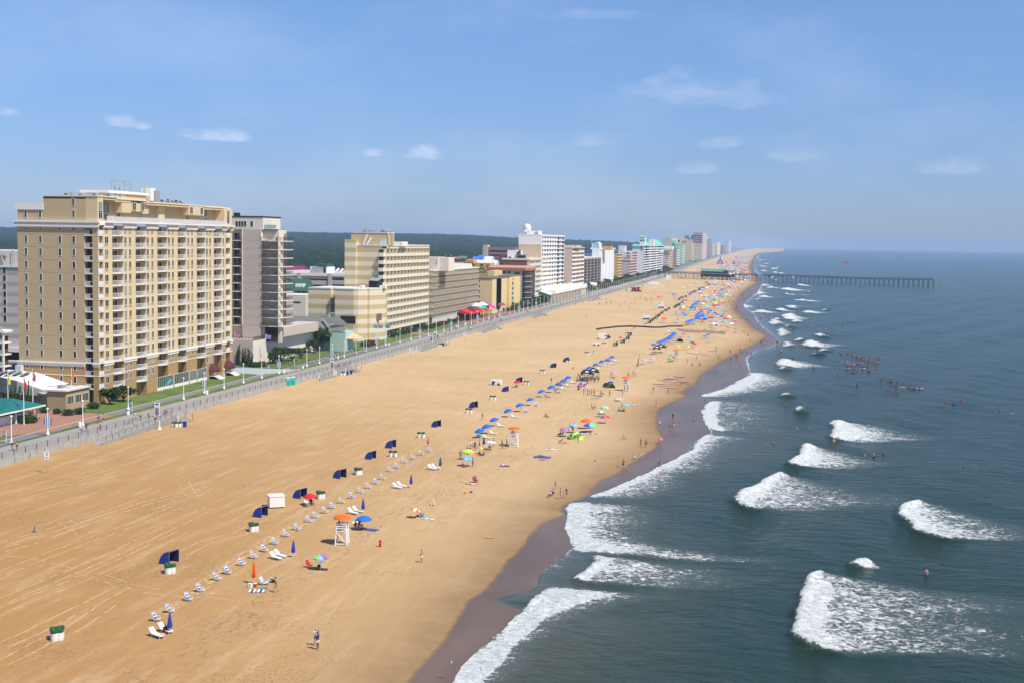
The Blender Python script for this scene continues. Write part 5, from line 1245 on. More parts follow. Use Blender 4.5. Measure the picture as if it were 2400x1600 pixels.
# --- farther hotels along the curve of the coast
def RC(nm,col):return mat(nm,col,.9,.04,.2)
def far_tower(name,label,pl,pc,pr,yt,wall,floors,style='slab',front=None,rail=None,door=0,bays=4,zb=4,extra=None,depth=None,back=0):
 b=tower(name,label,pl,pc,pr,yt,wall,floors,style,zb,front,1.6,bays,rail,None,X=(front_x(pc)[0]-back) if back else None,door=None if style=='slab' else door,railh=1.1,depth=depth,fwin=(3,1.6),cap=60)
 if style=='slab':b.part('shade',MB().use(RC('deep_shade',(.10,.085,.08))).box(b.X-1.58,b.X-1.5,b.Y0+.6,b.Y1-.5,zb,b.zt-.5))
 if extra:extra(b)
 b.done();return b
YB=RC('ochre_render',(.62,.44,.19));PN=RC('rose_render',(.56,.42,.36));OR_=RC('amber_render',(.56,.34,.10));WW=RC('bright_white',(.78,.78,.75));TNN=RC('biscuit_render',(.58,.46,.32))
CR=RC('butter_render',(.66,.58,.40));MT=RC('mint_render',(.36,.66,.45));GRF=RC('sea_green_roof',(.14,.52,.36));SLT=RC('slate_tower',(.22,.20,.22));LIL=RC('lilac_grey',(.46,.41,.42));PUR=RC('plum_render',(.25,.16,.20))
def sbox(b,nm,m,px0,px1,y0,y1,dy=0,dp=10):
 Y=b.Y0+dy;return b.box(nm,m,aty(px0,600,Y).x,aty(px1,600,Y).x,Y,Y+dp,max(.9,aty(px0,y1,Y).z),aty(px0,y0,Y).z)
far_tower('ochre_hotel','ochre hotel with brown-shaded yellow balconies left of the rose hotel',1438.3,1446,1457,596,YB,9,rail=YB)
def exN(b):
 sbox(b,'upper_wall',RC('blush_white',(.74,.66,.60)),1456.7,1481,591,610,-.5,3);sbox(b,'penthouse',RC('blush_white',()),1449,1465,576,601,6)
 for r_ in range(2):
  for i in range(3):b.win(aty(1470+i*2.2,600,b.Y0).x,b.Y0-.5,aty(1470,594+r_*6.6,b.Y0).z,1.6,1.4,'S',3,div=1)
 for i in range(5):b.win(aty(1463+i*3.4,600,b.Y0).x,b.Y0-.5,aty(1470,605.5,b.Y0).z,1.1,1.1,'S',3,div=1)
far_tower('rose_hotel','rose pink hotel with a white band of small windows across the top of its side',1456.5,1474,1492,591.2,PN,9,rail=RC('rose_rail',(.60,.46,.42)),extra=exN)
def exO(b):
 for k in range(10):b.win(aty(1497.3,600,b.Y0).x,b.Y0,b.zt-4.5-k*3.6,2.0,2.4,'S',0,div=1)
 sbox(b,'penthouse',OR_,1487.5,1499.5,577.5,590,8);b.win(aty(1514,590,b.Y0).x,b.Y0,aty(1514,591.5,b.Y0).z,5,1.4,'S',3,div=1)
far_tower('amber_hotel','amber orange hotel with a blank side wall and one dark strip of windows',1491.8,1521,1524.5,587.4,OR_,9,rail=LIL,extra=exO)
def exP(b):
 Y=b.Y0;f=lambda px,py,d=0:(aty(px,py,Y+d).x,Y+d,aty(px,py,Y+d).z)
 b.part('green_roof',MB().use(GRF).quad(f(1481,577,-1),f(1508,577.5,-1),f(1506,571,8),f(1486,571,8)).quad(f(1508,577.5,-1),(b.X+1,b.Y1,b.zt),(b.X-8,b.Y1,b.zt+8),f(1506,571,8)))
 sbox(b,'cupola_tower',WW,1498.3,1511.5,555.3,576,4,9)
 x0,x1=f(1497.5,555,3.5)[0],f(1512.5,555,3.5)[0];z=f(1500,555.6,3.5)[2];y0,y1=Y+3.5,Y+13.5;cx,cy=(x0+x1)/2,Y+8.5;zt_=f(1500,551.3,3.5)[2]
 b.part('cupola_roof',MB().use(GRF).quad((x0,y0,z),(x1,y0,z),(cx,cy,zt_)).quad((x1,y0,z),(x1,y1,z),(cx,cy,zt_)).quad((x0,y1,z),(x0,y0,z),(cx,cy,zt_)).quad((x0,y0,z-.1),(x0,y1,z-.1),(x1,y1,z-.1),(x1,y0,z-.1)))
 for px in (1502,1504.5,1509):b.win(f(px,560,4)[0],Y+4,f(px,564,4)[2],1.3,2.2,'S',0,div=1)
 sbox(b,'lift_house',WW,1521,1532,561,578,20,10);sbox(b,'stair_bay',RC('steel_glass',(.16,.20,.28)),1501.5,1506.5,578,586,-.3,1)
 b.part('mint_sign',MB().use(RC('mint_awning',(.35,.68,.56))).box(b.X+.2,b.X+1.2,b.Y1-50,b.Y1-4,aty(1540,593,b.Y1-50).z,aty(1540,586.5,b.Y1-50).z))
far_tower('green_roofed_hotel','long white hotel with a sea-green roof and a white cupola tower',1481,1508,1553,577,WW,11,rail=WW,bays=6,extra=exP)
far_tower('butter_hotel','butter yellow hotel with an overhanging pale crown, right of the long white hotel',1553,1562,1576,583.6,RC('dusty_rose',(.58,.48,.42)),10,rail=RC('butter_rail',(.74,.60,.34)),extra=lambda b:(sbox(b,'crown',CR,1552.5,1575,583.2,588,-2,14),sbox(b,'white_penthouse',WW,1556,1576,577,584,20,20)))
far_tower('brown_balcony_hotel','narrow white and brown hotel in front of the mint one',1576,1584.5,1593,581,RC('umber_side',(.36,.27,.22)),10,rail=WW)
b=far_tower('mint_hotel','mint green hotel with pale balcony slabs',1580,1597.5,1603.5,572,MT,12,rail=RC('mint_slab',(.66,.80,.62)),extra=lambda b:(sbox(b,'upper_block',MT,1572.5,1585,564.3,600,12,12),b.win(aty(1577.5,574,b.Y0+12).x,b.Y0+12,aty(1577,573.5,b.Y0+12).z,2.2,3.4,'S',0,MT,div=1)))
far_tower('beige_block_hotel','broad beige hotel block with small roof knobs behind the mint one',1552,1572,1610,558.5,RC('beige_block',(.60,.53,.42)),15,'win',door=3,bays=8,back=55,extra=lambda b:(sbox(b,'roof_knob',CR,1568,1573,554.5,559,2,5),sbox(b,'roof_knob',CR,1588,1593.5,555,560,2,5)))
far_tower('biscuit_hotel','biscuit-coloured hotel with a blank side wall and a dark oval emblem near its top',1587,1616.5,1622,562.5,TNN,14,rail=CR,back=12,extra=lambda b:(b.part('oval_emblem',MB().use(DARK).blob((aty(1591,565,b.Y0).x,b.Y0-.1,aty(1591,565.3,b.Y0).z),1.9,.2,3.4)),b.win(aty(1604,567,b.Y0).x,b.Y0,aty(1604,567.3,b.Y0).z,9,1.8,'S',3,TNN,div=1),sbox(b,'upper_bay',CR,1586,1596,560.5,571,-.05,.04)))
far_tower('cream_stepped_hotel','cream hotel stepping down towards the beach, before the dark tower',1619,1628,1644,570.5,CR,11,rail=CR,extra=lambda b:[b.win(aty(1630.2,580,b.Y0).x if 0 else b.X,b.Y0+3,b.zt-8-k*4,3,2.4,'E',0,div=1) for k in range(4)])
far_tower('small_amber_block','small amber block below the cream stepped hotel',1617.5,1632,1634.5,588.8,RC('amber_pale',(.62,.46,.26)),6,rail=LIL)
def exD(b):
 for k in range(14):
  for i in range(5):b.win(aty(1625+i*4.3,560,b.Y0).x,b.Y0,b.zt-7-k*5.0,5.2,2.6,'S',0,RC('tower_frame',(.42,.38,.38)),div=1,cap=90)
 sbox(b,'white_wing',WW,1613.5,1622,551,575,10,20);sbox(b,'blue_wing',RC('steel_glass',()),1603.5,1613.5,552,575,30,20)
far_tower('dark_glass_tower','tallest dark glazed tower rising over the far hotels',1622,1644.5,1654.5,545.5,RC('tower_mauve',(.40,.33,.31)),22,'win',front=RC('tower_rose',(.56,.46,.42)),bays=2,extra=exD)
far_tower('pointed_tower','pale tower with a pointed roof right of the dark glazed tower',1654,1659,1664.5,560,LIL,12,extra=lambda b:b.part('spire',MB().use(PN).lathe([(9,0),(0,9)],(b.X-9,b.Y0+9,b.zt),4)))
far_tower('lilac_hotel','lilac grey hotel slab lower than the pointed tower',1655,1668,1674,569,LIL,9,'win')
far_tower('pale_cream_hotel','pale cream hotel left of the plum one',1671,1679,1687,568,CR,9,'win')
far_tower('plum_hotel','plum and red hotel, last of the dense row',1687,1692,1697.5,575,PUR,7,'win')
far_tower('lone_tower','lone pale tower standing apart at the far end of the beach',1700.5,1706,1711.5,564.5,RC('pale_far',(.56,.50,.44)),14,'win')
for i,(px,w_) in enumerate([(1716,4),(1722,5),(1728,4),(1735,5)]):
 Xf,Yf=front_x(px);c=[CR,LIL,WW,PN][i];x=Xf-30
 b=Bd('far_house','small low house near the end of the beach, %s from the lone tower'%['first','second','third','fourth'][i],'house',x,Yf)
 b.box('wall',c,x-14,x+10,Yf,Yf+30,.9,9);b.part('roof',MB().use(SLT).quad((x-15,Yf-1,9),(x+11,Yf-1,9),(x-2,Yf+15,14)).quad((x+11,Yf-1,9),(x+11,Yf+31,9),(x-2,Yf+15,14)).quad((x+11,Yf+31,9),(x-15,Yf+31,9),(x-2,Yf+15,14)).quad((x-15,Yf+31,9),(x-15,Yf-1,9),(x-2,Yf+15,14)))
# --- blocks behind the front row
def block(name,label,cat,px0,px1,yt,Y,m,yb=None,dp=16,roof=None,fn=None):
 x0,x1=aty(px0,yt,Y).x,aty(px1,yt,Y).x;zt=aty((px0+px1)/2,yt,Y).z;b=Bd(name,label,cat,x0,Y);b.X,b.Y0,b.zt=x1,Y,zt
 b.box('wall',m,x0,x1,Y,Y+dp,.9 if yb is None else aty(px0,yb,Y).z,zt)
 if roof:b.box('roof',roof,x0-.3,x1+.3,Y-.3,Y+dp,zt,zt+.5)
 if fn:fn(b)
 b.done();return b
def exG(b):
 Y=b.Y0
 for (py,h) in ((654.5,4),(668.5,4)):
  for (a,c) in ((664,697),(708,768),(779,806)):b.box('opening',DARK,aty(a,py,Y).x,aty(c,py,Y).x,Y-.04,Y,aty(a,py+h/2,Y).z,aty(a,py-h/2,Y).z)
 b.box('parapet',TRIM,aty(660,640,Y).x,aty(808,640,Y).x,Y-.3,Y,b.zt-1.2,b.zt+.02)
 for px in (702,773.5):b.box('pier',PK,aty(px-4,640,Y).x,aty(px+4,640,Y).x,Y-.5,Y-.05,1,b.zt)
block('parking_garage','sand-coloured parking garage with long dark openings behind the striped annex','garage',600,870,641,560,PK,fn=exG,dp=60)
block('white_stair_block','white block with a dark green roof on the parking garage','building',727,767,625.5,566,WW,642,10,fn=lambda b:(b.box('roof',RC('bottle_green',(.03,.09,.07)),aty(737,620,566).x,aty(766,620,566).x,565,575,b.zt+.2,b.zt+1.3),b.win(aty(761,635,566).x,566,aty(761,635,566).z,1.2,3.0,'S',0,div=1)))
t=Bd('carousel_tent','blue, maroon and white striped tent roof behind the striped hotel','tent',aty(790,635,600).x,600)
for i,(c,px) in enumerate([(RC('tent_blue',(.03,.12,.6)),768),(RC('tent_blue',()),776),(WW,783),(MAROON,788),(WW,793),(MAROON,798),(WW,803)]):
 x=aty(px,630,600).x;w_=1.6;z0,z1=aty(px,639,600).z,aty(px,627+i*.6,600).z
 t.part('panel',MB().use(c).quad((x,600,z0),(x+w_,600,z0-.3),(x+w_*.5,604,z1)).quad((x+w_,600,z0-.3),(x+w_*1.2,608,z0),(x+w_*.5,604,z1)).quad((x,608,z0),(x,600,z0),(x+w_*.5,604,z1)).box(x,x+w_,600.05,608,z0-3,z0-.3))
t.done()
def gable(b,m,x0,x1,y0,y1,z0,z1,name='roof'):
 ym=(y0+y1)/2;b.part(name,MB().use(m).quad((x0,y0,z0),(x1,y0,z0),(x1,ym,z1),(x0,ym,z1)).quad((x1,y1,z0),(x0,y1,z0),(x0,ym,z1),(x1,ym,z1)).quad((x1,y0,z0),(x1,y1,z0),(x1,ym,z1)).quad((x0,y1,z0),(x0,y0,z0),(x0,ym,z1)))
b=block('maroon_roofed_house','white house with a maroon roof behind the pink tower balconies','house',668,706,637,640,WW,646,12,fn=lambda b:gable(b,MAROON,aty(666,636,640).x,aty(708,636,640).x,638,653,b.zt,b.zt+3))
def exGR(b):
 x0,x1=aty(662,680,505).x,aty(742,680,505).x
 b.part('roof',MB().use(RC('forest_green_roof',(.03,.10,.065))).quad((x0,504,b.zt),(x1,504,b.zt),(x1-6,514,b.zt+4.5),(x0,514,b.zt+4.8)))
 for px in (695,702,709):b.box('dormer',WW,aty(px,670,508).x,aty(px+5,670,508).x,506.5,509,aty(px,674,506).z,aty(px,666,506).z)
 for px in (700,711):b.win(aty(px,690,505).x,505,aty(px,687,505).z,1.6,1.6,'S',0,div=1)
block('green_roofed_house','pale house with a dark green roof and white dormers below the garage','house',684,735,682,505,RC('pale_sage',(.52,.56,.52)),fn=exGR,dp=8)
block('beige_ramp_block','beige ramp block with parked cars between the pink tower and the annex','building',655,716,691,488,PKL,dp=14,fn=lambda b:b.box('opening',DARK,aty(688,700,488).x,aty(704,700,488).x,487.96,488,aty(690,711,488).z,aty(690,707,488).z))
def exB(b):
 for r_ in range(3):
  for i in range(8):b.win(aty(1151+i*6.2,590,b.Y0).x,b.Y0,b.zt-4-r_*4.4,4.5,2.0,'S',0 if i<3 else 3,MAROON,div=1)
 b.box('end_tower',TNN,aty(1133,590,b.Y0).x,aty(1143,590,b.Y0).x,b.Y0-3,b.Y0+10,1,b.zt+2.2)
block('maroon_banded_hotel','maroon banded hotel in the trees behind the brown-sided hotel','hotel',1133,1207,580,1320,RC('maroon_band',(.34,.19,.16)),fn=exB)
HC=[(1108,1120,606,1250,WW,RC('blue_roof',(.04,.16,.55))),(1120,1135,603,1300,WW,RC('blue_roof',())),(1135,1150,606,1200,CR,ROOFW),(1095,1108,612,1150,TNN,RC('rust_roof',(.28,.12,.08))),(1060,1075,606,1500,CR,RC('rust_roof',())),(1075,1090,604,1550,PN,GRN_ROOF),(1040,1055,601,1700,WW,RC('rust_roof',())),(1108,1160,615,1050,RC('blue_white',(.50,.60,.70)),ROOFW),(1369,1388,597,1600,TNN,RC('navy_roof',(.05,.09,.22))),(1369,1386,590,2300,RC('blue_white',()),RC('navy_roof',())),(1436,1449,588,1900,RC('navy_roof',()),RC('navy_roof',())),(1465,1478,590,1700,RC('blue_white',()),RC('navy_roof',())),(1385,1440,583,2600,RC('lav',(.5,.52,.6)),ROOFW)]
for i,(a,c,yt,Y,m,rf) in enumerate(HC):
 x0,x1=aty(a,yt,Y).x,aty(c,yt,Y).x;zt=aty(a,yt,Y).z
 b=Bd('town_house','%s house with %s roof in the town behind the hotels, %s'%(['white','white','cream','tan','cream','pink','white','bluish','tan','bluish','navy','bluish','lavender'][i],['blue','blue','white','rust','rust','grey','rust','white','navy','navy','navy','navy','white'][i],['left of the maroon banded hotel','just before the maroon banded hotel','under the maroon banded hotel','above the buff hotel','near the oat hotel roof','right of the oat hotel penthouse','left in the trees','long and low','above the dark grid front','beyond the dark grid front','left of the rose hotel','right of the rose penthouse','long shed by the chalk tower'][i]),'house',x0,Y)
 b.box('wall',m,x0,x1,Y,Y+14,.9,zt-2);gable(b,rf,x0-1,x1+1,Y-1,Y+15,zt-2,zt+2)
 for q in range(3):b.win(x0+(x1-x0)*(q+.5)/3,Y,zt-4,1.5,1.8,'S',0,div=1)
 b.done()
# --- forest behind the town
def make_forest():
 az0,az1=math.atan2(-40-0,100),0
 A=np.radians(np.linspace(-36.5,-5.2,900));D=np.concatenate([np.geomspace(620,5200,430),np.linspace(5400,8000,6)])
 AA,DD=np.meshgrid(A,D)
 X=np.sin(AA)*DD;Y=np.cos(AA)*DD
 r=np.random.default_rng(5)
 base=np.interp(DD,[620,1500,3000,4200,5200,8000],[1,4,18,36,44,30])+sn(X,Y,.0016,71)*7*np.clip((DD-1500)/1500,0,1)
 ang=np.degrees(AA);base=base-np.clip((ang+14)/9,0,1)*np.clip((DD-2200)/1500,0,1)*24
 cell=8.5*np.clip(DD/1800,1,2.2);cell=np.round(np.log2(cell/8.5)*2)/2;cell=8.5*2**cell
 best=np.full(X.shape,1e9);tone=np.zeros(X.shape);hh=np.zeros(X.shape)
 gx,gy=np.floor(X/cell),np.floor(Y/cell)
 def hsh(a,b,k):v=np.sin(a*127.1+b*311.7+k*74.7)*43758.5453;return v-np.floor(v)
 for i in (-1,0,1):
  for j in (-1,0,1):
   cx,cy=gx+i,gy+j;jx,jy=(cx+.15+.7*hsh(cx,cy,1))*cell,(cy+.15+.7*hsh(cx,cy,2))*cell
   d=np.hypot(X-jx,Y-jy)/(cell*(.55+.3*hsh(cx,cy,3)));h=(7+6*hsh(cx,cy,4))*np.sqrt(np.clip(1-d*d,0,1))+2
   u=h>hh;hh=np.where(u,h,hh);tone=np.where(u,hsh(cx,cy,5),tone)
 mask=1/(1+np.exp(-(sn(X,Y,.012,81)+.9+(DD-900)/260)))
 near=np.clip((DD-640)/300,0,1)
 Z=np.where((X>np.interp(Y,*WALL)-75),-4,base*near+hh*mask*near+(np.random.default_rng(3).random(X.shape)-.5)*1.4)
 Z=np.where((mask<.3),-3,Z)
 n=NT('forest_canopy');t=n.attr('tone')
 c=n.mix(t,(.006,.020,.008),(.020,.042,.014));c=n.mix(n.ramp(t,.86,.95),c,(.045,.028,.012));c=n.mix(n.math('MULTIPLY',n.ramp(n.noise(.5,5,.7),.45,.7),.5),c,(.004,.009,.005))
 n.out(c,.95);n.b.inputs['Specular IOR Level'].default_value=.1
 o=grid_object('forest',X,Y,Z,{'tone':tone},n.m,False)
 tag(o,'dark mixed forest stretching to the horizon behind the town','forest',kind='stuff')
make_forest()
# --- trees and shrubs in the gardens
LEAFM={}
def leaf_mat(nm,a,b_):
 n=NT(nm);o=n.t.nodes.new('ShaderNodeObjectInfo');g=n.noise(.9,3,.6);c=n.mix(n.ramp(g,.35,.65),a,b_);n.out(c,.85);n.b.inputs['Specular IOR Level'].default_value=.2;return n.m
LF1=leaf_mat('dark_leaf',(.020,.050,.010),(.055,.095,.018));LF2=leaf_mat('olive_leaf',(.045,.075,.012),(.13,.15,.03));LF3=leaf_mat('red_leaf',(.12,.02,.02),(.16,.06,.03));BARK=mat('bark',(.09,.06,.04),.95)
def leaves(m,clumps,n_,size,r):
 for _ in range(n_):
  cx,cy,cz,rx,rz=clumps[r.integers(len(clumps))]
  v=r.normal(size=3);v/=np.linalg.norm(v);q=r.random()**.4
  p=Vector((cx+v[0]*rx*q,cy+v[1]*rx*q,cz+v[2]*rz*q));a=Vector(r.normal(size=3)).normalized();b_=a.orthogonal().normalized();s=size*(.6+.8*r.random())
  c_=a.cross(b_);m.quad(p-b_*s,p-c_*s*.6,p+b_*s,p+c_*s*.6)
def tree(name,label,x,y,z,w_,h,kind='spread',lm=None,n_=1500,group=None,seed=1):
 r=np.random.default_rng(seed);t=thing(name,label,'tree' if h>2.2 else 'shrub',(x,y,z),0,group)
 tr=MB().use(BARK);cl=[]
 if kind=='spread':
  for i in range(7):
   a=i*2.4+r.random();rr=w_*.42*(.35+.65*r.random());p=Vector((math.cos(a)*rr,math.sin(a)*rr,h*(.45+.33*r.random())))
   mid=Vector((p.x*.35,p.y*.35,h*.32));tr.tube((0,0,h*.15),mid,.14,.09,5).tube(mid,p,.09,.04,5)
   cl.append((p.x,p.y,p.z+.2,w_*(.15+.09*r.random()),h*(.13+.10*r.random())))
   cl.append((p.x*.6,p.y*.6,p.z+h*.08,w_*.14,h*.12))
  tr.tube((0,0,-.2),(0,0,h*.2),.22,.15,7)
 elif kind=='spire':
  for i in range(6):
   a=i*1.9;rr=w_*.33*r.random();hx=h*(.6+.4*r.random());tr.tube((0,0,0),(math.cos(a)*rr,math.sin(a)*rr,hx*.8),.1,.03,5)
   for k in range(7):q=k/6;cl.append((math.cos(a)*rr+q*.35,math.sin(a)*rr,.3+hx*q*.92,max(.12,w_*.21*(1-q)),hx*.10))
 else:
  tr.tube((0,0,-.1),(0,0,h*.6),.08,.05,5)
  for i in range(7):
   a=i*2.4;rr=w_*.3*(r.random()**.5);cl.append((math.cos(a)*rr,math.sin(a)*rr,h*.48,w_*.24,h*.46))
 tr.build('trunk',None,t);m=MB().use(lm or LF1);leaves(m,cl,n_,max(.09,min(.26,w_*.05)),r);m.build('crown',None,t)
 return t
TR=[(z2(1062,855),4.6,3.9,'spread',LF1,'left one of two dark wind-shaped trees before the tall tan hotel'),(z2(1195,825),5.2,4.3,'spread',LF1,'right one of two dark wind-shaped trees before the tall tan hotel'),(z2(905,892),3.6,1.6,'bush',LF1,'dark clipped shrub under the pool house windows'),(z2(762,948),3.2,1.6,'bush',LF1,'dark clipped shrub beside the pool house corner lamp, right one'),(z2(655,960),3.0,1.5,'bush',LF1,'dark clipped shrub beside the pool house corner lamp, left one'),(z2(545,945),2.4,1.3,'bush',LF1,'small dark shrub at the pool house side wall'),(z2(425,935),2.6,1.4,'bush',LF1,'small dark shrub behind the bicycle rack'),(z2(270,1030),5.0,1.7,'bush',LF1,'large round clipped hedge beside the teal-roofed hut'),(z2(240,965),3.6,1.3,'bush',LF2,'light green clipped hedge behind the round one'),(z2(170,900),3.0,5.2,'spire',LF1,'dark spiky juniper left of the red flag'),(z2(255,895),2.6,6.2,'spire',LF1,'tallest dark spiky juniper right behind the red flag'),(z2(100,900),2.2,4.6,'spire',LF1,'dark spiky juniper near the yellow flag'),((557,853),3.0,6.0,'spire',LF1,'tall dark spiky juniper right of the pink flag'),((568,855),2.8,5.0,'spire',LF1,'dark spiky juniper in the middle of its row by the pale terrace wall'),((578,856),3.0,5.2,'spire',LF1,'dark spiky juniper left of the pale terrace wall corner'),((586,858),2.6,3.8,'spire',LF1,'lowest dark spiky juniper at the terrace wall corner'),((640,851),5.0,3.2,'spread',LF1,'dark spreading tree nearest the violet flag'),((660,850),7.6,5.6,'spread',LF1,'big dark spreading tree before the white terrace wall'),((684,845),6.4,4.4,'spread',LF1,'dark tree right of the big spreading one'),((705,838),5.6,3.4,'spread',LF2,'olive green bush tree at the end of the terrace wall'),((736,826),7,4.2,'spread',LF1,'dark tree left of the tall restaurant tree'),((748,822),9.0,8.4,'spread',LF1,'tall dark tree in front of the grey restaurant roof'),((763,820),7.5,5.6,'spread',LF1,'dark tree under the left end of the peach canopy'),((782,817),5,2.4,'bush',LF2,'olive hedge under the peach canopy'),((600,858),5,1.4,'bush',LF1,'low dark hedge at the foot of the terrace corner'),((612,857),4.4,1.6,'bush',LF2,'low olive hedge before the terrace wall'),((858,811),4.5,1.8,'bush',LF2,'yellow-green hedge right of the canopy'),((868,808),5,2.0,'bush',LF3,'reddish hedge right of the canopy')]
for i,(p,w_,h,kd,lm,lb) in enumerate(TR):
 v=G(p[0],p[1],1.1);tree({'spread':'spreading_tree','spire':'juniper_tree','bush':'shrub'}[kd],lb,v.x,v.y,1.05,w_,h,kd,lm,{'spread':1700,'spire':900,'bush':800}[kd],seed=i)
r_=np.random.default_rng(8);protos=[]
for i in range(5):protos.append(tree('garden_plant','x',0,0,-50,5.5,[2.0,2.6,4.6,3.4,2.2][i],['bush','bush','spread','spread','bush'][i],[LF1,LF2,LF1,LF2,LF3][i],420,seed=40+i));KIDS[protos[-1].name]=kids(protos[-1])
Yv=478.0
while Yv<1850:
 for row in range(3 if Yv>680 else 1):
  if 585<Yv<680:continue
  x=fwall(Yv)-(wid(Yv)+6 if row==0 else wid(Yv)+11 if row==1 else 21.5)-r_.random()*2
  if Yv<640:x=-149+r_.random()*1.5
  k=r_.integers(5) if Yv>640 else [0,0,1,4,0][r_.integers(5)]
  dup(protos[k],(x,Yv+r_.random()*4,1.05),r_.random()*6,label=where(['dark round garden shrub','olive garden shrub','dark garden tree','olive garden tree','reddish garden shrub'][k],Yv),group='garden plants before the hotels',sc=(.8+.5*r_.random())*(1 if Yv<900 else 1.35))
 Yv+=7.5 if Yv<900 else 13
for p in protos:
 for c in kids(p):bpy.data.objects.remove(c)
 bpy.data.objects.remove(p)
# --- pier
WOODD=mat('weathered_timber',(.085,.075,.065),.9,.2,.4);TIMB=mat('sunlit_timber',(.30,.25,.20),.9,.15,.4)
def pier():
 A,B=G(1560,652,0.0),G(2187,672.5,-.1);d=(B-A);L_=d.length;d.normalize();s=Vector((-d.y,d.x,0))
 t=thing('fishing_pier','long dark timber fishing pier on close rows of piles running out into the sea','pier',(A.x,A.y,0));zd=6.6
 P=lambda a,o,z:tuple(d*a+s*o+Vector((0,0,z)))
 zc=lambda a:zd+.5*math.sin(a*.02)*(a>150)+.8*min(1,max(0,(a-220)/60))
 st=[L_*i/60 for i in range(61)]
 dk=MB().use(WOODD);rl=MB().use(WOODD)
 for a,c in zip(st[:-1],st[1:]):
  z0,z1=zc(a),zc(c)
  for (o0,o1,h) in ((-3.2,3.2,.5),):
   dk.quad(P(a,o0,z0),P(c,o0,z1),P(c,o1,z1),P(a,o1,z0));dk.quad(P(a,o0,z0-h),P(c,o0,z1-h),P(c,o0,z1),P(a,o0,z0));dk.quad(P(a,o1,z0),P(c,o1,z1),P(c,o1,z1-h),P(a,o1,z0-h))
  for o in (-3.1,3.1):
   for h in (.6,1.15):rl.bar(P(a,o,z0+h),P(c,o,z1+h),.12,.12)
   for q in (0,.5):aa=a+(c-a)*q;rl.bar(P(aa,o,z0-.1),P(aa,o,z0+1.15),.14,.14,(0,1,0))
 dk.build('deck',None,t);rl.build('railing',None,t)
 rr=np.random.default_rng(2)
 for i,a in enumerate(st):
  m=MB().use(WOODD);z=zc(a)
  for o in (-3.0,0,3.0):m.tube(P(a+rr.normal()*.25,o+rr.normal()*.3,-4.5),P(a,o,z-.4),.24,.2,6)
  m.bar(P(a,-3.6,z-.6),P(a,3.6,z-.6),.4,.45)
  if a<L_*.42 and i%2:m.bar(P(a,-3,z-1),P(a,3,1),.15,.2)
  m.build('pile_bent',None,t)
 for a in (L_+7,):MB().use(WOODD).tube(P(a,0,-4),P(a,0,8),.2,.2,6).build('outer_pile',None,t)
 a0,a1=(G(1643,655)-A).length,(G(1719,657)-A).length
 h=thing('pier_house','long pier house with a green roof and pale lattice walls standing on the pier','building',(A.x,A.y,0))
 def bx_(nm,m,u0,u1,o0,o1,z0,z1):
  mb=MB().use(m);c=[P(u0,o0,z0),P(u1,o0,z0),P(u1,o1,z0),P(u0,o1,z0)];e=[P(u0,o0,z1),P(u1,o0,z1),P(u1,o1,z1),P(u0,o1,z1)]
  mb.quad(*c[::-1]);mb.quad(*e)
  for i in range(4):j=(i+1)%4;mb.quad(c[i],c[j],e[j],e[i])
  return mb.build(nm,None,h)
 gw=RC('pier_grey',(.30,.31,.30));gr=RC('pier_green',(.06,.26,.20));pg=RC('pier_pale_green',(.34,.52,.44))
 bx_('wall',gw,a0,a1,-7,5,6.0,7.3);bx_('underfloor',DARK,a0,a1,-7.2,5,3.2,6.0);bx_('wall',WOODD,a0,a1,-6.2,5,7.3,9.2);bx_('end_wall',TRIM,a1-2.5,a1+.1,-7.1,5,6,9.6)
 m=MB().use(gr).quad(P(a0-1,-8,9.2),P(a1-7,-8,9.2),P(a1-7,-3,11.4),P(a0-1,-3,11.4)).use(pg).quad(P(a0-1,-8.05,9.0),P(a1-7,-8.05,9.0),P(a1-7,-7.0,9.8),P(a0-1,-7.0,9.8)).use(gr).quad(P(a0-1,-3,11.4),P(a1-7,-3,11.4),P(a1-7,6,9.2),P(a0-1,6,9.2));m.build('roof',None,h)
 bx_('end_roof',RC('pier_slate',(.15,.15,.16)),a1-8,a1+.6,-8,6,9.6,10.3)
 for i in range(14):bx_('window',GL[0],a0+2+i*2.6,a0+3.8+i*2.6,-6.24,-6.2,7.6,8.9)
 for i in range(16):u=a0+1+i*(a1-a0-2)/15;m=MB().use(WOODD);m.tube(P(u,-6.8,-1),P(u,-6.8,3.3),.25,n=5);m.build('stilt',None,h)
pier()
def ship():
 p=G(1983,616.5,0);t=thing('fishing_boat','small red boat far out on the open sea','boat',(p.x,p.y,0),.3);Rr=RC('boat_red',(.55,.03,.05));L_=7.0
 m=MB().use(Rr);pts=[(-L_,1.6,1.6),(-L_,-1.6,1.6),(L_*.6,-1.6,1.8),(L_,0,2.4),(L_*.6,1.6,1.8)];lo=[(-L_+.3,1.1,-.6),(-L_+.3,-1.1,-.6),(L_*.5,-1.0,-.6),(L_*.85,0,-.5),(L_*.5,1.0,-.6)]
 for i in range(5):j=(i+1)%5;m.quad(lo[i],lo[j],pts[j],pts[i])
 m.quad(*pts[::-1]);m.build('hull',None,t);MB().use(Rr).box(-1.6,1.6,-1,1,1.6,4.2).build('cabin',None,t);MB().use(METAL).tube((0,0,4.2),(0,0,6.8),.12,n=5).build('mast',None,t)
ship()
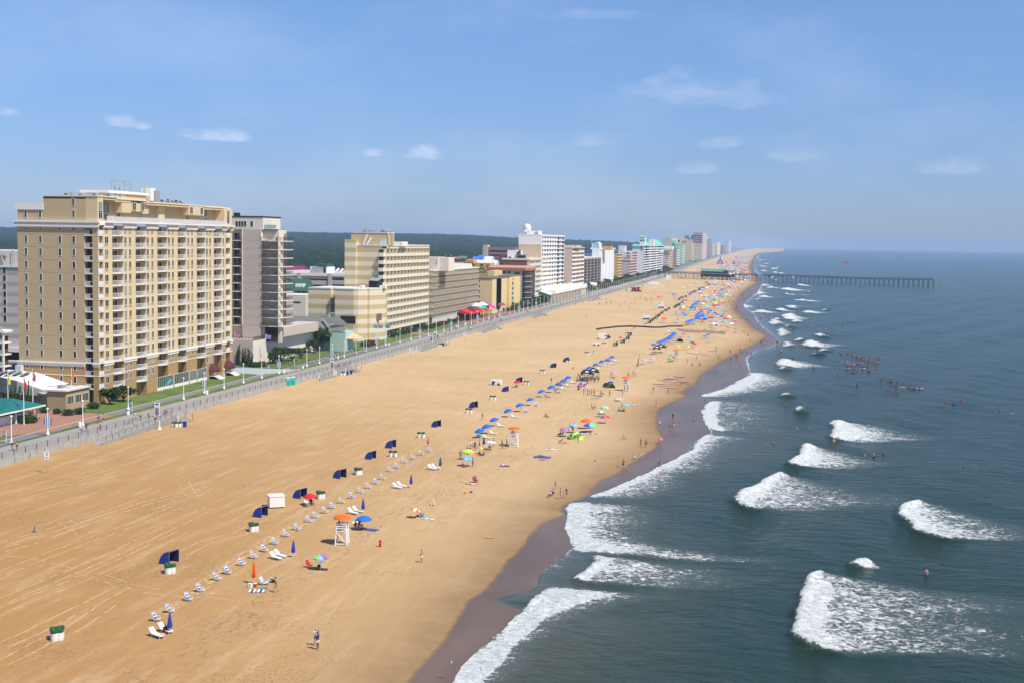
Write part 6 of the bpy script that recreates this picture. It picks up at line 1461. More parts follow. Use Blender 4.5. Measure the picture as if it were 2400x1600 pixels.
# --- people
SKINS=[mat('skin_tan',(.42,.22,.13),.6,.04),mat('skin_fair',(.58,.34,.23),.6,.04),mat('skin_brown',(.16,.075,.045),.6,.04)]
HAIRS=[mat('hair_dark',(.02,.014,.01),.7),mat('hair_brown',(.09,.05,.025),.7),mat('hair_blond',(.40,.28,.13),.7)]
CLO={k:mat('cloth_'+k,c,.85,.06,6.0) for k,c in dict(white=(.75,.75,.73),black=(.015,.015,.018),navy=(.02,.03,.11),blue=(.02,.09,.42),red=(.5,.02,.02),pink=(.75,.18,.22),yellow=(.7,.45,.03),green=(.05,.22,.07),teal=(.03,.32,.38),aqua=(.12,.45,.62),purple=(.14,.05,.25),maroon=(.22,.02,.04),grey=(.25,.25,.27),orange=(.75,.2,.02),khaki=(.42,.34,.2)).items()}
V=Vector
def skin_mesh(name,pts,edges,sub=1):
 'one continuous surface grown around a chain of joints; pts = [(x, y, z, radius)]'
 me=bpy.data.meshes.new(name);me.from_pydata([p[:3] for p in pts],edges,[])
 o=bpy.data.objects.new(name,me);COL.objects.link(o)
 md=o.modifiers.new('skin','SKIN');md.use_smooth_shade=True
 for i,p in enumerate(pts):
  v=me.skin_vertices[0].data[i];r=p[3];v.radius=(r,r) if isinstance(r,(int,float)) else r;v.use_root=(i==0)
 if sub:s=o.modifiers.new('sub','SUBSURF');s.levels=sub;s.render_levels=sub
 dg=bpy.context.evaluated_depsgraph_get();dg.update();res=bpy.data.meshes.new_from_object(o.evaluated_get(dg));bpy.data.objects.remove(o);res.name=name;return res
def legs(hz,kn,an,fwd=.0):
 return hz,kn,an
POSES={'stand':dict(p=(0,0,.93),c=(.0,0,1.28),n=(0,0,1.47),h=(.02,0,1.60),leg=[((.03,.10,.50),(0,.11,.09),(.14,.13,.04))]*2,arm=[((-.03,.24,1.14),(.06,.25,.90))]*2),'walk':dict(p=(0,0,.92),c=(.03,0,1.28),n=(.05,0,1.46),h=(.08,0,1.60),leg=[((.20,.09,.53),(.24,.09,.10),(.37,.10,.06)),((-.04,.09,.49),(-.30,.09,.16),(-.20,.10,.04))],arm=[((-.12,.22,1.14),(-.08,.25,.92)),((.10,.22,1.14),(.25,.21,.98))]),'point':dict(p=(0,0,.93),c=(0,0,1.28),n=(0,0,1.47),h=(.03,0,1.60),leg=[((.03,.10,.50),(0,.12,.09),(.14,.13,.04))]*2,arm=[((.12,.26,1.22),(.36,.32,1.10)),((-.05,.24,1.14),(-.03,.27,.9))]),'shoot':dict(p=(0,0,.93),c=(.0,0,1.28),n=(.01,0,1.47),h=(.04,0,1.60),leg=[((.03,.10,.50),(0,.12,.09),(.14,.14,.04))]*2,arm=[((.14,.22,1.28),(.24,.06,1.54))]*2),'hip':dict(p=(0,0,.93),c=(.0,0,1.28),n=(0,0,1.47),h=(.02,0,1.60),leg=[((.03,.10,.50),(.04,.12,.09),(.18,.14,.04)),((.0,.10,.50),(-.06,.13,.09),(.07,.15,.04))],arm=[((-.06,.34,1.18),(.04,.19,1.02)),((.05,.24,1.16),(.22,.22,1.12))]),'sit':dict(p=(0,0,.38),c=(-.10,0,.74),n=(-.10,0,.92),h=(-.05,0,1.05),leg=[((.44,.12,.46),(.56,.13,.10),(.70,.14,.06))]*2,arm=[((.02,.26,.62),(.24,.22,.54))]*2),'ground':dict(p=(0,0,.12),c=(-.14,0,.46),n=(-.12,0,.64),h=(-.07,0,.77),leg=[((.38,.14,.36),(.66,.13,.07),(.80,.14,.07)),((.42,.13,.12),(.80,.15,.07),(.92,.17,.12))],arm=[((-.10,.26,.34),(.12,.24,.22)),((-.26,.24,.30),(-.30,.28,.06))]),'lie':dict(p=(0,0,.12),c=(-.36,0,.13),n=(-.55,0,.13),h=(-.68,.03,.14),leg=[((.42,.10,.12),(.80,.12,.08),(.92,.13,.06))]*2,arm=[((-.36,.34,.09),(-.60,.30,.07)),((-.20,.28,.09),(.0,.30,.07))]),'bend':dict(p=(0,0,.84),c=(.30,0,1.02),n=(.46,0,1.04),h=(.58,0,.98),leg=[((.06,.12,.48),(-.02,.13,.09),(.11,.14,.04)),((.10,.12,.47),(.04,.14,.09),(.17,.15,.04))],arm=[((.34,.22,.78),(.42,.2,.54))]*2),'crouch':dict(p=(0,0,.30),c=(.16,0,.60),n=(.24,0,.76),h=(.32,0,.86),leg=[((.30,.16,.44),(.06,.16,.09),(.19,.17,.04)),((.34,.14,.40),(.08,.15,.09),(.21,.16,.04))],arm=[((.34,.24,.46),(.46,.2,.26))]*2),'paddle':dict(p=(0,0,.16),c=(-.34,0,.22),n=(-.50,0,.32),h=(-.60,0,.42),leg=[((.42,.09,.14),(.80,.10,.12),(.94,.10,.10))]*2,arm=[((-.42,.34,.12),(-.62,.36,-.02))]*2),}
def make_pose(nm,detail=True):
 P=POSES[nm];pts=[];ed=[]
 def add(v,r,par=None):
  pts.append((v[0],v[1],v[2],r));i=len(pts)-1
  if par is not None:ed.append((par,i))
  return i
 p,c,n_,h=map(V,(P['p'],P['c'],P['n'],P['h']))
 ip=add(p,(.115,.15));iw=add(p.lerp(c,.5),(.095,.125),ip);ic=add(c,(.11,.155),iw);inn=add(n_,.055,ic);add(n_.lerp(h,.5),.055,inn)
 for s,(k,a,t) in zip((1,-1),P['leg']):
  k,a,t=[V((q[0],q[1]*s,q[2])) for q in (k,a,t)];hp=p+V((0,.09*s,-.04))
  i1=add(hp,.095,ip);i2=add(hp.lerp(k,.55),.078,i1);i3=add(k,.056,i2);i4=add(k.lerp(a,.35),.056,i3);i5=add(a,.037,i4);add(t,(.036,.03),i5)
 for s,(e,w_) in zip((1,-1),P['arm']):
  e,w_=[V((q[0],q[1]*s,q[2])) for q in (e,w_)];sh=c+(n_-c).normalized()*.10+V((0,.17*s,0))
  j1=add(sh,.055,ic);j2=add(e,.038,j1);j3=add(w_,.026,j2)
  if detail:
   d=(w_-e).normalized();pm=w_+d*.075;j4=add(pm,(.032,.018),j3)
   sd_=d.cross(V((1,0,.2))).normalized()
   if sd_.length<.1:sd_=V((0,1,0))
   nrm=d.cross(sd_)
   for q,ln in ((-1.5,.062),(-.5,.075),(.5,.07),(1.5,.055)):
    f1=pm+sd_*q*.017+d*ln*.5;f2=f1+d*ln*.4+nrm*.016;a1=add(f1,.009,j4);add(f2,.008,a1)
   tb=w_+d*.03+sd_*.035;a1=add(tb,.010,j3);add(tb+d*.03+nrm*.01,.009,a1)
 body=skin_mesh('person_body',pts,ed,1 if detail else 0)
 bm=bmesh.new();bm.from_mesh(body)
 fw=V((1,0,0)) if nm not in ('lie',) else V((0,.3,1)).normalized()
 up=(h-n_).normalized();
 if nm=='paddle':up=V((0,0,1));fw=V((-1,0,0))
 if nm=='lie':up=V((-1,0,0))
 fw=(fw-up*fw.dot(up)).normalized();lf=up.cross(fw)
 B_=Matrix((fw,lf,up)).transposed()
 def ell(cn,rx,ry,rz,sg=10):
  r=bmesh.ops.create_uvsphere(bm,u_segments=sg,v_segments=max(5,sg-3),radius=1)
  for v in r['verts']:q=V((v.co.x*rx,v.co.y*ry,v.co.z*rz));
  for v in r['verts']:
   q=V((v.co.x*rx,v.co.y*ry,v.co.z*rz));q.x+=.012*(1 if v.co.z<-.3 and v.co.x>0 else 0);v.co=h+up*.03+B_@(q+V(cn))
 ell((0,0,0),.095,.076,.115,12 if detail else 6)
 if detail:
  ell((.095,0,-.01),.02,.012,.02,6);ell((0,.078,-.005),.018,.010,.028,6);ell((0,-.078,-.005),.018,.010,.028,6);ell((.083,0,-.055),.012,.022,.007,6)
  ell((.085,.03,.018),.010,.014,.007,5);ell((.085,-.03,.018),.010,.014,.007,5)
 bm.to_mesh(body);bm.free();
 hb=MB();hb.blob((0,0,0),.102,.086,.095,10,6);hb.v=[tuple(h+up*.045+B_@V((x-.022,y,z+.008))) for x,y,z in hb.v if True]
 hair=hb.mesh('hair',True)
 cp=[(*c,(.125,.17)),(*p.lerp(c,.5),(.108,.138)),(*p.lerp(c,.1),(.12,.155)),(*(c+(n_-c)*.5),(.09,.10))];ce=[(0,1),(1,2),(0,3)]
 for s,(e,w_) in zip((1,-1),P['arm']):
  e=V((e[0],e[1]*s,e[2]));sh=c+(n_-c).normalized()*.10+V((0,.17*s,0));k=len(cp);cp+=[(*sh,.068),(*sh.lerp(e,.6),.055)];ce+=[(0,k),(k,k+1)]
 top=skin_mesh('top',cp,ce,1 if detail else 0)
 bp=[(*p,(.13,.165)),(*p.lerp(c,.22),(.12,.15))];be=[(0,1)]
 bs=list(bp);es=[(0,1)]
 for s,(k,a,t) in zip((1,-1),P['leg']):
  k=V((k[0],k[1]*s,k[2]));hp=p+V((0,.09*s,-.04));q=len(bs);bs+=[(*hp,.115),(*hp.lerp(k,.7),.092)];es+=[(0,q),(q,q+1)]
  q=len(bp);bp+=[(*hp.lerp(k,.12),.112)];be+=[(0,q)]
 shorts=skin_mesh('shorts',bs,es,1 if detail else 0);briefs=skin_mesh('swimsuit',bp,be,1 if detail else 0)
 band=skin_mesh('bikini_top',[(*(c+(n_-c)*.1),(.12,.162)),(*c.lerp(p,.18),(.115,.15))],[(0,1)],1 if detail else 0)
 return dict(body=body,hair=hair,top=top,shorts=shorts,briefs=briefs,band=band)
PM={}
def pose_meshes(nm,detail=True):
 if (nm,detail) not in PM:
  d=make_pose(nm,detail)
  for k,m in d.items():m.materials.clear();m.materials.append(SKINS[0])
  if not detail:
   bm=bmesh.new();
   for mi,k in enumerate(('body','hair','top','shorts')):
    n0=len(bm.faces);bm.from_mesh(d[k]);bm.faces.ensure_lookup_table()
    for f in bm.faces[n0:]:f.material_index=mi
   me=bpy.data.meshes.new('person');bm.to_mesh(me);bm.free()
   for m in (SKINS[0],HAIRS[0],CLO['red'],CLO['blue']):me.materials.append(m)
   d=me
  PM[(nm,detail)]=d
 return PM[(nm,detail)]
RP=random.Random(5)
def slot(o,m,i=0):s=o.material_slots[i];s.link='OBJECT';s.material=m
def person(x,y,z,pose,rz,label,top='none',bottom='blue',kind='shorts',skin=0,hair=0,sc=1.0,group=None,extra=None):
 d=pose_meshes(pose);o=link('person',d['body'],None,(x,y,z),rz);tag(o,label,'person',group);o.scale=(sc,sc,sc)
 slot(o,SKINS[skin]);h=link('hair',d['hair'],o);slot(h,HAIRS[hair] if hair<3 else CLO['white'])
 if bottom:b=link('shorts' if kind=='shorts' else 'swimsuit',d['shorts' if kind=='shorts' else 'briefs'],o);slot(b,CLO[bottom])
 if top and top!='none':
  t=link('bikini_top' if kind=='bikini' else 'shirt',d['band'] if kind=='bikini' else d['top'],o);slot(t,CLO[top])
 return o
CROWD=MB()
def tiny(x,y,z,pose,rz,label,group,sc=1.0,cols=None,mass=False):
 me=pose_meshes(pose,False)
 if mass:
  sk=RP.choice(SKINS[:2]+SKINS[:1]);mm=[sk,HAIRS[0],RP.choice([sk,sk]+[CLO[k] for k in ('white','red','blue','pink','black','aqua')]),CLO[RP.choice(['blue','navy','red','black','teal','white'])]];q=len(CROWD.v);M4=Matrix.Translation((x,y,z))@Matrix.Rotation(rz,4,'Z')
  CROWD.v+=[tuple(M4@(v.co*sc)) for v in me.vertices]
  for p in me.polygons:CROWD.use(mm[p.material_index]);CROWD.f.append(tuple(q+i for i in p.vertices));CROWD.m.append(CROWD.cur)
  return
 o=link('person',me,None,(x,y,z),rz);tag(o,label,'person',group);o.scale=(sc,sc,sc)
 sk=RP.choice([0,0,1,0,2]);tc=RP.choice(['none','none','white','red','blue','pink','black','navy','aqua','yellow']) if cols is None else cols[0];bc=RP.choice(['blue','navy','red','black','teal','white','khaki','orange']) if cols is None else cols[1]
 slot(o,SKINS[sk],0);slot(o,HAIRS[RP.choice([0,0,1,2])],1);slot(o,SKINS[sk] if tc=='none' else CLO[tc],2);slot(o,CLO[bc],3)
 if cols is None:o['label']=label.replace('small figure','small %s figure in %s shorts'%('bare-chested' if tc=='none' else tc+'-shirted',bc))
 return o
def gp(px,py):
 v=G(px,py);v.z=sandz(v.x,v.y);return v
def pp(px,py,pose,face,label,**k):
 v=gp(px,py);z=v.z
 if pose in ('lie','ground'):z+=.02
 return person(v.x,v.y,z,pose,R(face),label,**k)
pp(745,1520,'shoot',170,'person in dark patterned shirt and white shorts raising a camera near the water',top='navy',bottom='white',skin=2,hair=0,sc=1.03)
pp(740,1511,'hip',-70,'person in white cap, white vest and blue shorts posing with a hand on the hip',top='white',bottom='blue',skin=0,hair=3,sc=1.0)
pp(647,1386,'walk',200,'person in pale blue bikini standing beside the striped towel',top='aqua',bottom='aqua',kind='bikini',skin=0,hair=0)
pp(988,1317,'point',-20,'bare-chested boy in white shorts stretching out one arm on the pale sand',bottom='white',skin=0,sc=.92)
pp(1302,1144,'walk',200,'small child in red swimsuit behind the group at the water line',top='red',bottom='red',kind='briefs',skin=0,sc=.72)
pp(1314,1168,'stand',200,'person in salmon pink top at the edge of the foam',top='pink',bottom='pink',skin=1)
pp(1328,1167,'stand',-80,'person in dark purple dress at the edge of the foam',top='purple',bottom='purple',skin=1)
pp(1287,1163,'crouch',-30,'person in white shirt crouching over a sand hole',top='white',bottom='navy',skin=0);pp(1295,1161,'ground',-120,'person in dark suit sitting by the sand hole',top='navy',bottom='navy',kind='briefs',skin=0);pp(1283,1166,'crouch',40,'small child digging in the sand hole',bottom='red',sc=.6)
pp(1320,1166,'stand',0,'small fair toddler between the pink and the purple person',bottom='white',sc=.5,skin=1)
pp(1003,1046,'walk',100,'bare-chested person in dark shorts walking left of the chair row',bottom='navy')
pp(1131,983,'walk',200,'person in patterned pale swimsuit walking inland past a blue cabana',top='grey',bottom='white',kind='briefs')
G1=[(1103,1051,'stand',0,'white','khaki','person in white dress, left one of the pair by the blue ball'),(1108,1050,'stand',180,'white','white','person in white shirt, right one of the pair by the blue ball'),(1113,1055,'stand',90,'black','black','thin child in black suit beside the pale blue chair'),(1124,1050,'walk',180,'orange','maroon','person in rust dress holding a big turquoise ball overhead'),(1149,1058,'walk',190,'grey','grey','person in grey shirt carrying a folded blue chair'),(1157,1047,'walk',190,'navy','blue','person in navy shirt under the flat white parasol'),(1177,1050,'walk',200,'none','teal','bare-chested person carrying a teal bag left of the second lifeguard stand'),(1188,1049,'walk',160,'none','green','person in yellow-green shorts carrying a bag next to the second lifeguard stand'),(1079,1076,'stand',-40,'green','green','person in dark green dress left of the azure parasol'),(1108,1094,'stand',180,'none','black','bare-chested person in black shorts right of the azure parasol'),(1125,1066,'ground',-30,'black','black','person in black sitting under the small rainbow parasol'),(1133,1067,'ground',150,'purple','pink','person in purple sitting next to the small rainbow parasol'),(1086,1094,'ground',-20,'navy','navy','person in navy lounging below the azure parasol'),(1095,1063,'stand',0,'teal','teal','person in teal half hidden by the lime parasol'),(1102,1064,'stand',180,'maroon','maroon','person in maroon half hidden by the lime parasol'),(1280,975,'ground',-20,'red','green','lone person in red top sitting on a green towel'),(1312,1021,'sit',190,'black','navy','person in black on a chair below the blue rainbow parasol'),(1319,1020,'sit',150,'none','maroon','person with bare back on a chair below the blue rainbow parasol'),(1342,1013,'stand',60,'black','black','person in black dress below the pale blue parasol'),(1327,1037,'lie',40,'orange','orange','person in orange lying beside the lime deck chair'),(1293,1051,'lie',10,'none','white','person lying on a white towel before the lime deck chair'),(1270,1069,'lie',0,'black','black','person in black lying on the big blue mat'),(1274,1078,'lie',20,'none','orange','person lying on bare sand in front of the big blue mat'),(1183,1091,'lie',10,'white','orange','person with orange shorts lying alone on a purple towel'),(1355,1036,'stand',70,'none','yellow','bare-chested person in yellow shorts before the green wedge tent'),(1461,1029,'sit',-10,'none','khaki','person sitting on a low chair alone near the wet sand'),(1337,1000,'ground',20,'maroon','black','person in maroon among bags by the large orange umbrella'),(1380,1003,'ground',10,'blue','blue','person in blue right of the rainbow parasol'),(1387,1000,'ground',200,'red','orange','person in red right of the rainbow parasol'),(1292,898,'walk',60,'black','black','person in black walking left of the umbrella row'),(1342,865,'crouch',0,'maroon','maroon','person crouching on open sand above the umbrella row'),(1391,831,'walk',-90,'none','white','person walking beside the barrels above the umbrella row'),(1209,906,'crouch',0,'khaki','black','person bending under the red parasol by a cabana'),(1368,927,'stand',0,'blue','blue','person in royal blue robe, leftmost of the standing group'),(1371,915,'stand',0,'none','khaki','bare-chested person behind the royal blue robe'),(1377,925,'stand',150,'aqua','white','person in aqua top in the standing group'),(1381,928,'walk',0,'maroon','red','person in maroon and red in the standing group'),(1386,926,'stand',0,'blue','navy','person in blue and navy in the standing group'),(1392,926,'stand',90,'none','maroon','bare-chested person in maroon shorts at the dark mat'),(1408,930,'stand',0,'navy','navy','person in navy right of the dark mat'),(1414,929,'bend',180,'navy','navy','person in navy bending over right of the dark mat'),(1429,928,'walk',180,'navy','blue','person in blue walking between the dark mat and the third stand'),(1459,927,'stand',0,'none','teal','bare-chested person in teal shorts left of the third stand'),(1432,885,'stand',0,'navy','black','person in dark suit left of the flat lilac parasol'),(1438,886,'ground',0,'black','black','person in black sitting under the flat lilac parasol'),(1484,881,'stand',0,'teal','teal','person in teal right of the third umbrella'),(1489,881,'stand',180,'white','black','person in white and black right of the third umbrella'),(1472,880,'sit',0,'navy','navy','person in navy sitting behind the third orange umbrella'),(1457,960,'stand',0,'black','maroon','person in black standing under the teal parasol'),(1451,963,'ground',0,'purple','black','person in purple sitting left under the teal parasol'),(1462,964,'ground',100,'maroon','black','person in maroon sitting right under the teal parasol'),(1486,951,'ground',-10,'white','white','person in white sitting on open sand right of the teal parasol'),(1409,972,'stand',0,'maroon','maroon','tall person in maroon beneath the green parasol'),(1387,958,'sit',0,'navy','pink','person in navy on a chair left of the green parasol'),(1394,959,'sit',180,'purple','navy','person in purple on a chair left of the green parasol')]
for px,py,ps,fc,tc,bc,lb in G1:pp(px,py,ps,fc,lb,top=tc,bottom=bc,skin=RP.choice([0,0,1,2]),hair=RP.choice([0,1,0,2]),sc=.95+.1*RP.random())
G2=[(1502,1046,'walk',-90,'grey','grey','person in grey dress strolling at the damp sand edge, left of a pair'),(1514,1048,'walk',-90,'none','black','bare-chested person in black shorts strolling at the damp sand edge, right of a pair'),(1547,1039,'walk',90,'none','blue','bare-chested person in blue shorts carrying a pink board'),(1546,1003,'walk',-90,'white','red','person in white shirt and red shorts at the wet sand'),(1577,985,'walk',-90,'black','navy','person in black top, rearmost of three on the wet sand'),(1571,1003,'walk',-90,'none','pink','person in pale bikini, left of three on the wet sand'),(1579,1004,'walk',-90,'none','white','bare-chested person in white shorts, right of three on the wet sand'),(1626,993,'walk',0,'pink','blue','person in pink top walking alone in the thin wash'),(1651,948,'stand',180,'navy','navy','person in navy standing where the foam arc begins'),(1677,868,'walk',0,'black','black','person in black walking on wet sand past the boards'),(1394,1081,'crouch',0,'none','black','lone child digging on the damp sand'),(1448,1099,'walk',0,'none','black','small child beside the tall striped figure on wet sand'),(1461,1097,'walk',90,'purple','navy','person in striped top and dark shorts walking on wet sand'),(1489,1076,'crouch',180,'white','grey','person in white shirt crouching at the wet edge'),(1502,1076,'bend',0,'white','white','person in white shirt bending at the wet edge'),(1546,1092,'crouch',180,'navy','navy','person in navy stooping at the wash front, left'),(1550,1092,'bend',180,'black','grey','person in black stooping at the wash front, right'),(1538,953,'stand',180,'none','black','bare-chested person in black shorts facing inland'),(1531,922,'walk',90,'black','black','person in black carrying an orange board'),(1566,924,'walk',-60,'none','black','bare-chested person in black shorts just below the coloured boards'),(1676,822,'stand',0,'maroon','red','person in red, left of the far pair at the water line'),(1679,824,'stand',180,'black','navy','person in navy, right of the far pair at the water line'),(1679,834,'walk',0,'white','white','person in white beach dress near the far water line'),(1684,842,'walk',0,'red','maroon','person in red swimsuit near the far water line'),(1690,843,'walk',0,'teal','teal','person in dark teal near the far water line'),(1611,852,'stand',0,'grey','black','person in grey right of the fourth stand'),(1622,858,'sit',0,'black','navy','person sitting in a dark chair right of the fourth stand'),(1633,844,'stand',0,'black','black','person in black below a blue board'),(1640,861,'walk',90,'navy','blue','person in blue walking to the water past the dark chair')]
for px,py,ps,fc,tc,bc,lb in G2:pp(px,py,ps,fc,lb,top=tc,bottom=bc,skin=RP.choice([0,0,1]),hair=RP.choice([0,1,0,2]),sc=(.62 if 'child' in lb else 1)*(.95+.1*RP.random()))
def bather(px,py,label,deep,group='bathers in the surf',near=True,tcol='none',pose='stand',face=None,sc=1):
 v=G(px,py,-.1);fc=R(RP.randrange(360)) if face is None else R(face)
 if near:return person(v.x,v.y,-.1-deep,pose,fc,label,top=tcol,bottom='blue',skin=RP.choice([0,0,1]),hair=RP.choice([0,0,1]),sc=sc,group=group)
 return tiny(v.x,v.y,-.1-deep,pose,fc,label,group,sc)
for px,py,dp,lb in [(2171,1340,1.15,'lone bather in open water above the big foam patch at the right'),(1799,1046,.55,'bather in dark shorts wading knee deep beside a child'),(1812,1040,.35,'small child in pink wading beside the dark-shorted bather'),(1868,1007,.95,'bather waist deep with a small blue board'),(1897,1009,.7,'bather holding a green board'),(1954,1036,.8,'bather embracing another at the tip of the upper foam patch'),(1957,1036,.85,'second bather of the embracing pair'),(2048,1067,1.0,'bather with a violet board at the tail of the foam'),(2070,1059,1.35,'bather, only the head showing, right of the violet board'),(2027,1065,1.3,'bather in the tail of the foam patch'),(2258,1098,1.25,'left one of three heads near the right edge'),(2276,1095,1.3,'middle one of three heads near the right edge'),(2300,1099,1.25,'right one of three heads near the right edge'),(1842,953,.8,'bather right of the foam arc'),(1734,944,.9,'left one of three bathers inside the foam arc'),(1739,940,1.0,'middle one of three bathers inside the foam arc'),(1751,943,.95,'right one of three bathers inside the foam arc'),(1762,981,1.1,'bather with red board inside the foam arc'),(2342,959,1.1,'bather far right beside a dark surfer'),(1538,1119,1.2,'bather lying in the shallow foam near the stooping pair')]:
 bather(px,py,lb,dp,sc=.65 if 'child' in lb else 1,tcol='pink' if 'pink' in lb else 'none')
z8p=lambda x,y:(1560+x*.29762,600+y*.29762)
WAD=[(650,300),(660,320),(690,270),(700,355),(640,350),(620,352),(735,542),(740,547),(780,592),(760,482),(745,492),(830,502),(850,492),(720,405),(735,412),(750,410),(770,412),(800,415),(820,416),(845,416),(850,325),(870,330),(900,331),(925,336),(955,335),(985,336),(895,366),(770,350),(790,380),(1015,331),(1075,572),(1160,552),(1170,497),(1205,571),(1225,572),(1260,571),(1310,572),(1260,602),(1310,604),(1395,544),(965,618),(1000,592),(1040,645),(1080,708),(1200,668),(1250,708),(1297,706),(855,845),(895,848),(915,822),(1000,808),(1167,880),(1175,748),(910,757),(675,788),(680,602),(650,637),(665,682),(695,682),(750,692),(757,693),(770,694),(775,690),(840,692),(875,697),(885,694),(900,692),(910,697),(915,690),(940,702),(590,862),(555,805),(570,800),(515,826),(590,748),(600,752),(510,764),(630,748),(1130,427),(1215,427),(975,434),(640,395),(660,400),(700,440),(680,330),(600,320),(590,345),(555,402),(565,410),(575,432),(545,435),(560,440),(585,441),(530,428),(660,290),(675,300),(720,300),(640,270),(760,330)]
for x,y in WAD:
 px,py=z8p(x,y);v=G(px,py,-.1);d=v.x-float(jagx(EDGE,np.array([v.y]))[0]);deep=min(1.15,max(0,d*.05));z=sandz(v.x,v.y) if d<0 else -.1-deep
 tiny(v.x,v.y,z,RP.choice(['stand','walk']),R(RP.randrange(360)),'small figure of a bather wading or walking in the shallows before the pier' if d>0 else 'small figure strolling along the wet sand before the pier','bathers wading before the pier' if d>0 else 'strollers on the wet sand',.85+.2*RP.random())
SRF=[(1430,770),(1375,771),(1470,776),(1500,791),(1520,791),(1545,801),(1570,806),(1600,813),(1675,806),(1410,836),(1440,852),(1470,852),(1500,842),(1530,840),(1570,862),(1590,864),(1655,831),(1430,882),(1485,897),(1550,882),(1480,917),(1590,911),(1610,909),(1660,882),(1350,937),(1695,976),(1775,982),(1820,1003),(1510,1017),(1925,1026),(1860,1032),(1960,1037),(1750,1061),(1810,1061),(2210,1155),(2265,1165),(2320,1138),(1385,775),(1320,762),(1630,830),(2371*0+2000,1040)]
def board_mesh(L_=2.3,w_=.55):
 m=MB();n=9;up_=[];lo=[]
 for i in range(n):t=i/(n-1);hw=w_/2*(math.sin(math.pi*min(1,max(0,.06+.88*t))))**.55;zz=.05*(2*t-1)**4;up_.append((L_*(t-.5),hw,zz))
 rim=[(x,y,z) for x,y,z in up_]+[(x,-y,z) for x,y,z in reversed(up_)]
 m.quad(*[(x,y,z+.06) for x,y,z in reversed(rim)]);m.quad(*[(x,y*.9,z-.0) for x,y,z in rim])
 for i in range(len(rim)):a,b=rim[i],rim[(i+1)%len(rim)];m.quad((a[0],a[1]*.9,a[2]),(b[0],b[1]*.9,b[2]),(b[0],b[1],b[2]+.06),(a[0],a[1],a[2]+.06))
 m.box(-L_*.44,-L_*.38,-.01,.01,-.12,.0)
 return m.mesh('surfboard')
BME=board_mesh();BME.materials.append(CLO['white'])
def board(x,y,z,rz,col,label,group,L_=1.0,tilt=0):
 o=link('surfboard',BME,None,(x,y,z),rz);o.rotation_euler=(tilt,0,rz);o.scale=(L_,1,1);slot(o,CLO[col]);return tag(o,label,'surfboard',group)
for i,(x,y) in enumerate(SRF):
 px,py=z8p(x,y);v=G(px,py,-.1);a=R(160+RP.randrange(50));c=RP.choice(['white','red','pink','blue','white','red','yellow'])
 board(v.x,v.y,-.10,a,c,'%s surfboard in the line-up beyond the breakers, %s'%(c,ORD[i]+' listed outward' if 0 else 'rider %s'%('lying' if i%3==0 else 'sitting')),'floating surfboards')
 tiny(v.x,v.y,-.08 if i%3==0 else -.42,'paddle' if i%3==0 else 'sit',a if i%3==0 else a,'surfer in dark wetsuit %s a board in the line-up beyond the breakers'%('lying on' if i%3==0 else 'sitting astride'),'surfers in the line-up',1,('black','black') if i%2 else ('red','black'))
PR=[((120,1300),'walk',-90,'maroon','khaki','person with bare shoulders jogging at the left end of the promenade',1),((165,1300),'walk',-90,'yellow','black','person in pale yellow shirt and dark shorts at the left end of the promenade',1),((790,1140),'walk',90,'white','grey','person in white on inline skates behind the railing',1),((835,1115),'walk',90,'navy','navy','person in dark blue walking past the brick plaza',1),((970,1128),'walk',90,'maroon','maroon','person in dark red leaning at the railing',1),((952,1038),'walk',90,'blue','khaki','person in bright blue shirt and white shoes on the promenade',1),((1002,1030),'walk',90,'none','black','bare-chested person in black shorts beside the blue shirt',1),((1313,1000),'walk',90,'white','white','person in white walking above the ramp',1),((1355,1003),'walk',90,'yellow','black','person in orange-yellow shirt walking above the ramp',1),((1437,985),'sit',0,'maroon','blue','person in maroon top seated at the head of the steps',1),((1507,1028),'stand',-90,'maroon','white','person in maroon vest and white shorts on the ramp steps',1),((1490,905),'walk',90,'navy','black','person in dark clothes on the path above the ramp',1),((1540,900),'walk',90,'white','white','person in white next to the tall sign frame',1)]
for (x,y),ps,fc,tc,bc,lb,q in PR:
 p=G(*z2(x,y),1.3);person(p.x,p.y,1.3 if p.x<fwall(p.y) else .9,ps,R(fc),lb,top=tc,bottom=bc,skin=RP.choice([0,1,2]),hair=RP.choice([0,1]))
for px,py,tc,bc,lb in [(682,869,'blue','navy','person in blue, left of three before the small blue sign'),(688,869,'red','red','person in red, middle of three before the small blue sign'),(694,872,'red','khaki','person in red vest, right of three before the small blue sign'),(833.5,832,'pink','pink','person in pink passing a lamp by the canopy'),(860,825,'white','black','person in white and black walking past the canopy'),(1005,781,'grey','black','person in grey on the path below the oat hotel')]:
 p=G(px,py,1.3);person(p.x,p.y,1.3,'walk',R(90),lb,top=tc,bottom=bc)
for i in range(70):
 Y=470+(i/70.0)**1.4*1900+RP.random()*8;x=fwall(Y)-1-RP.random()*(wid(Y)-1.5);tiny(x,Y,1.3,'walk',R(90 if RP.random()<.5 else -90),'small figure walking on the distant promenade','walkers on the far promenade',mass=True)
def wheel(m,cx,cz,r=.33):
 for i in range(12):a,b=2*math.pi*i/12,2*math.pi*(i+1)/12;m.tube((cx+r*math.cos(a),0,cz+r*math.sin(a)),(cx+r*math.cos(b),0,cz+r*math.sin(b)),.02,n=4,cap=False)
 for i in range(4):a=math.pi*i/4;m.tube((cx-r*math.cos(a),0,cz-r*math.sin(a)),(cx+r*math.cos(a),0,cz+r*math.sin(a)),.006,n=3,cap=False)
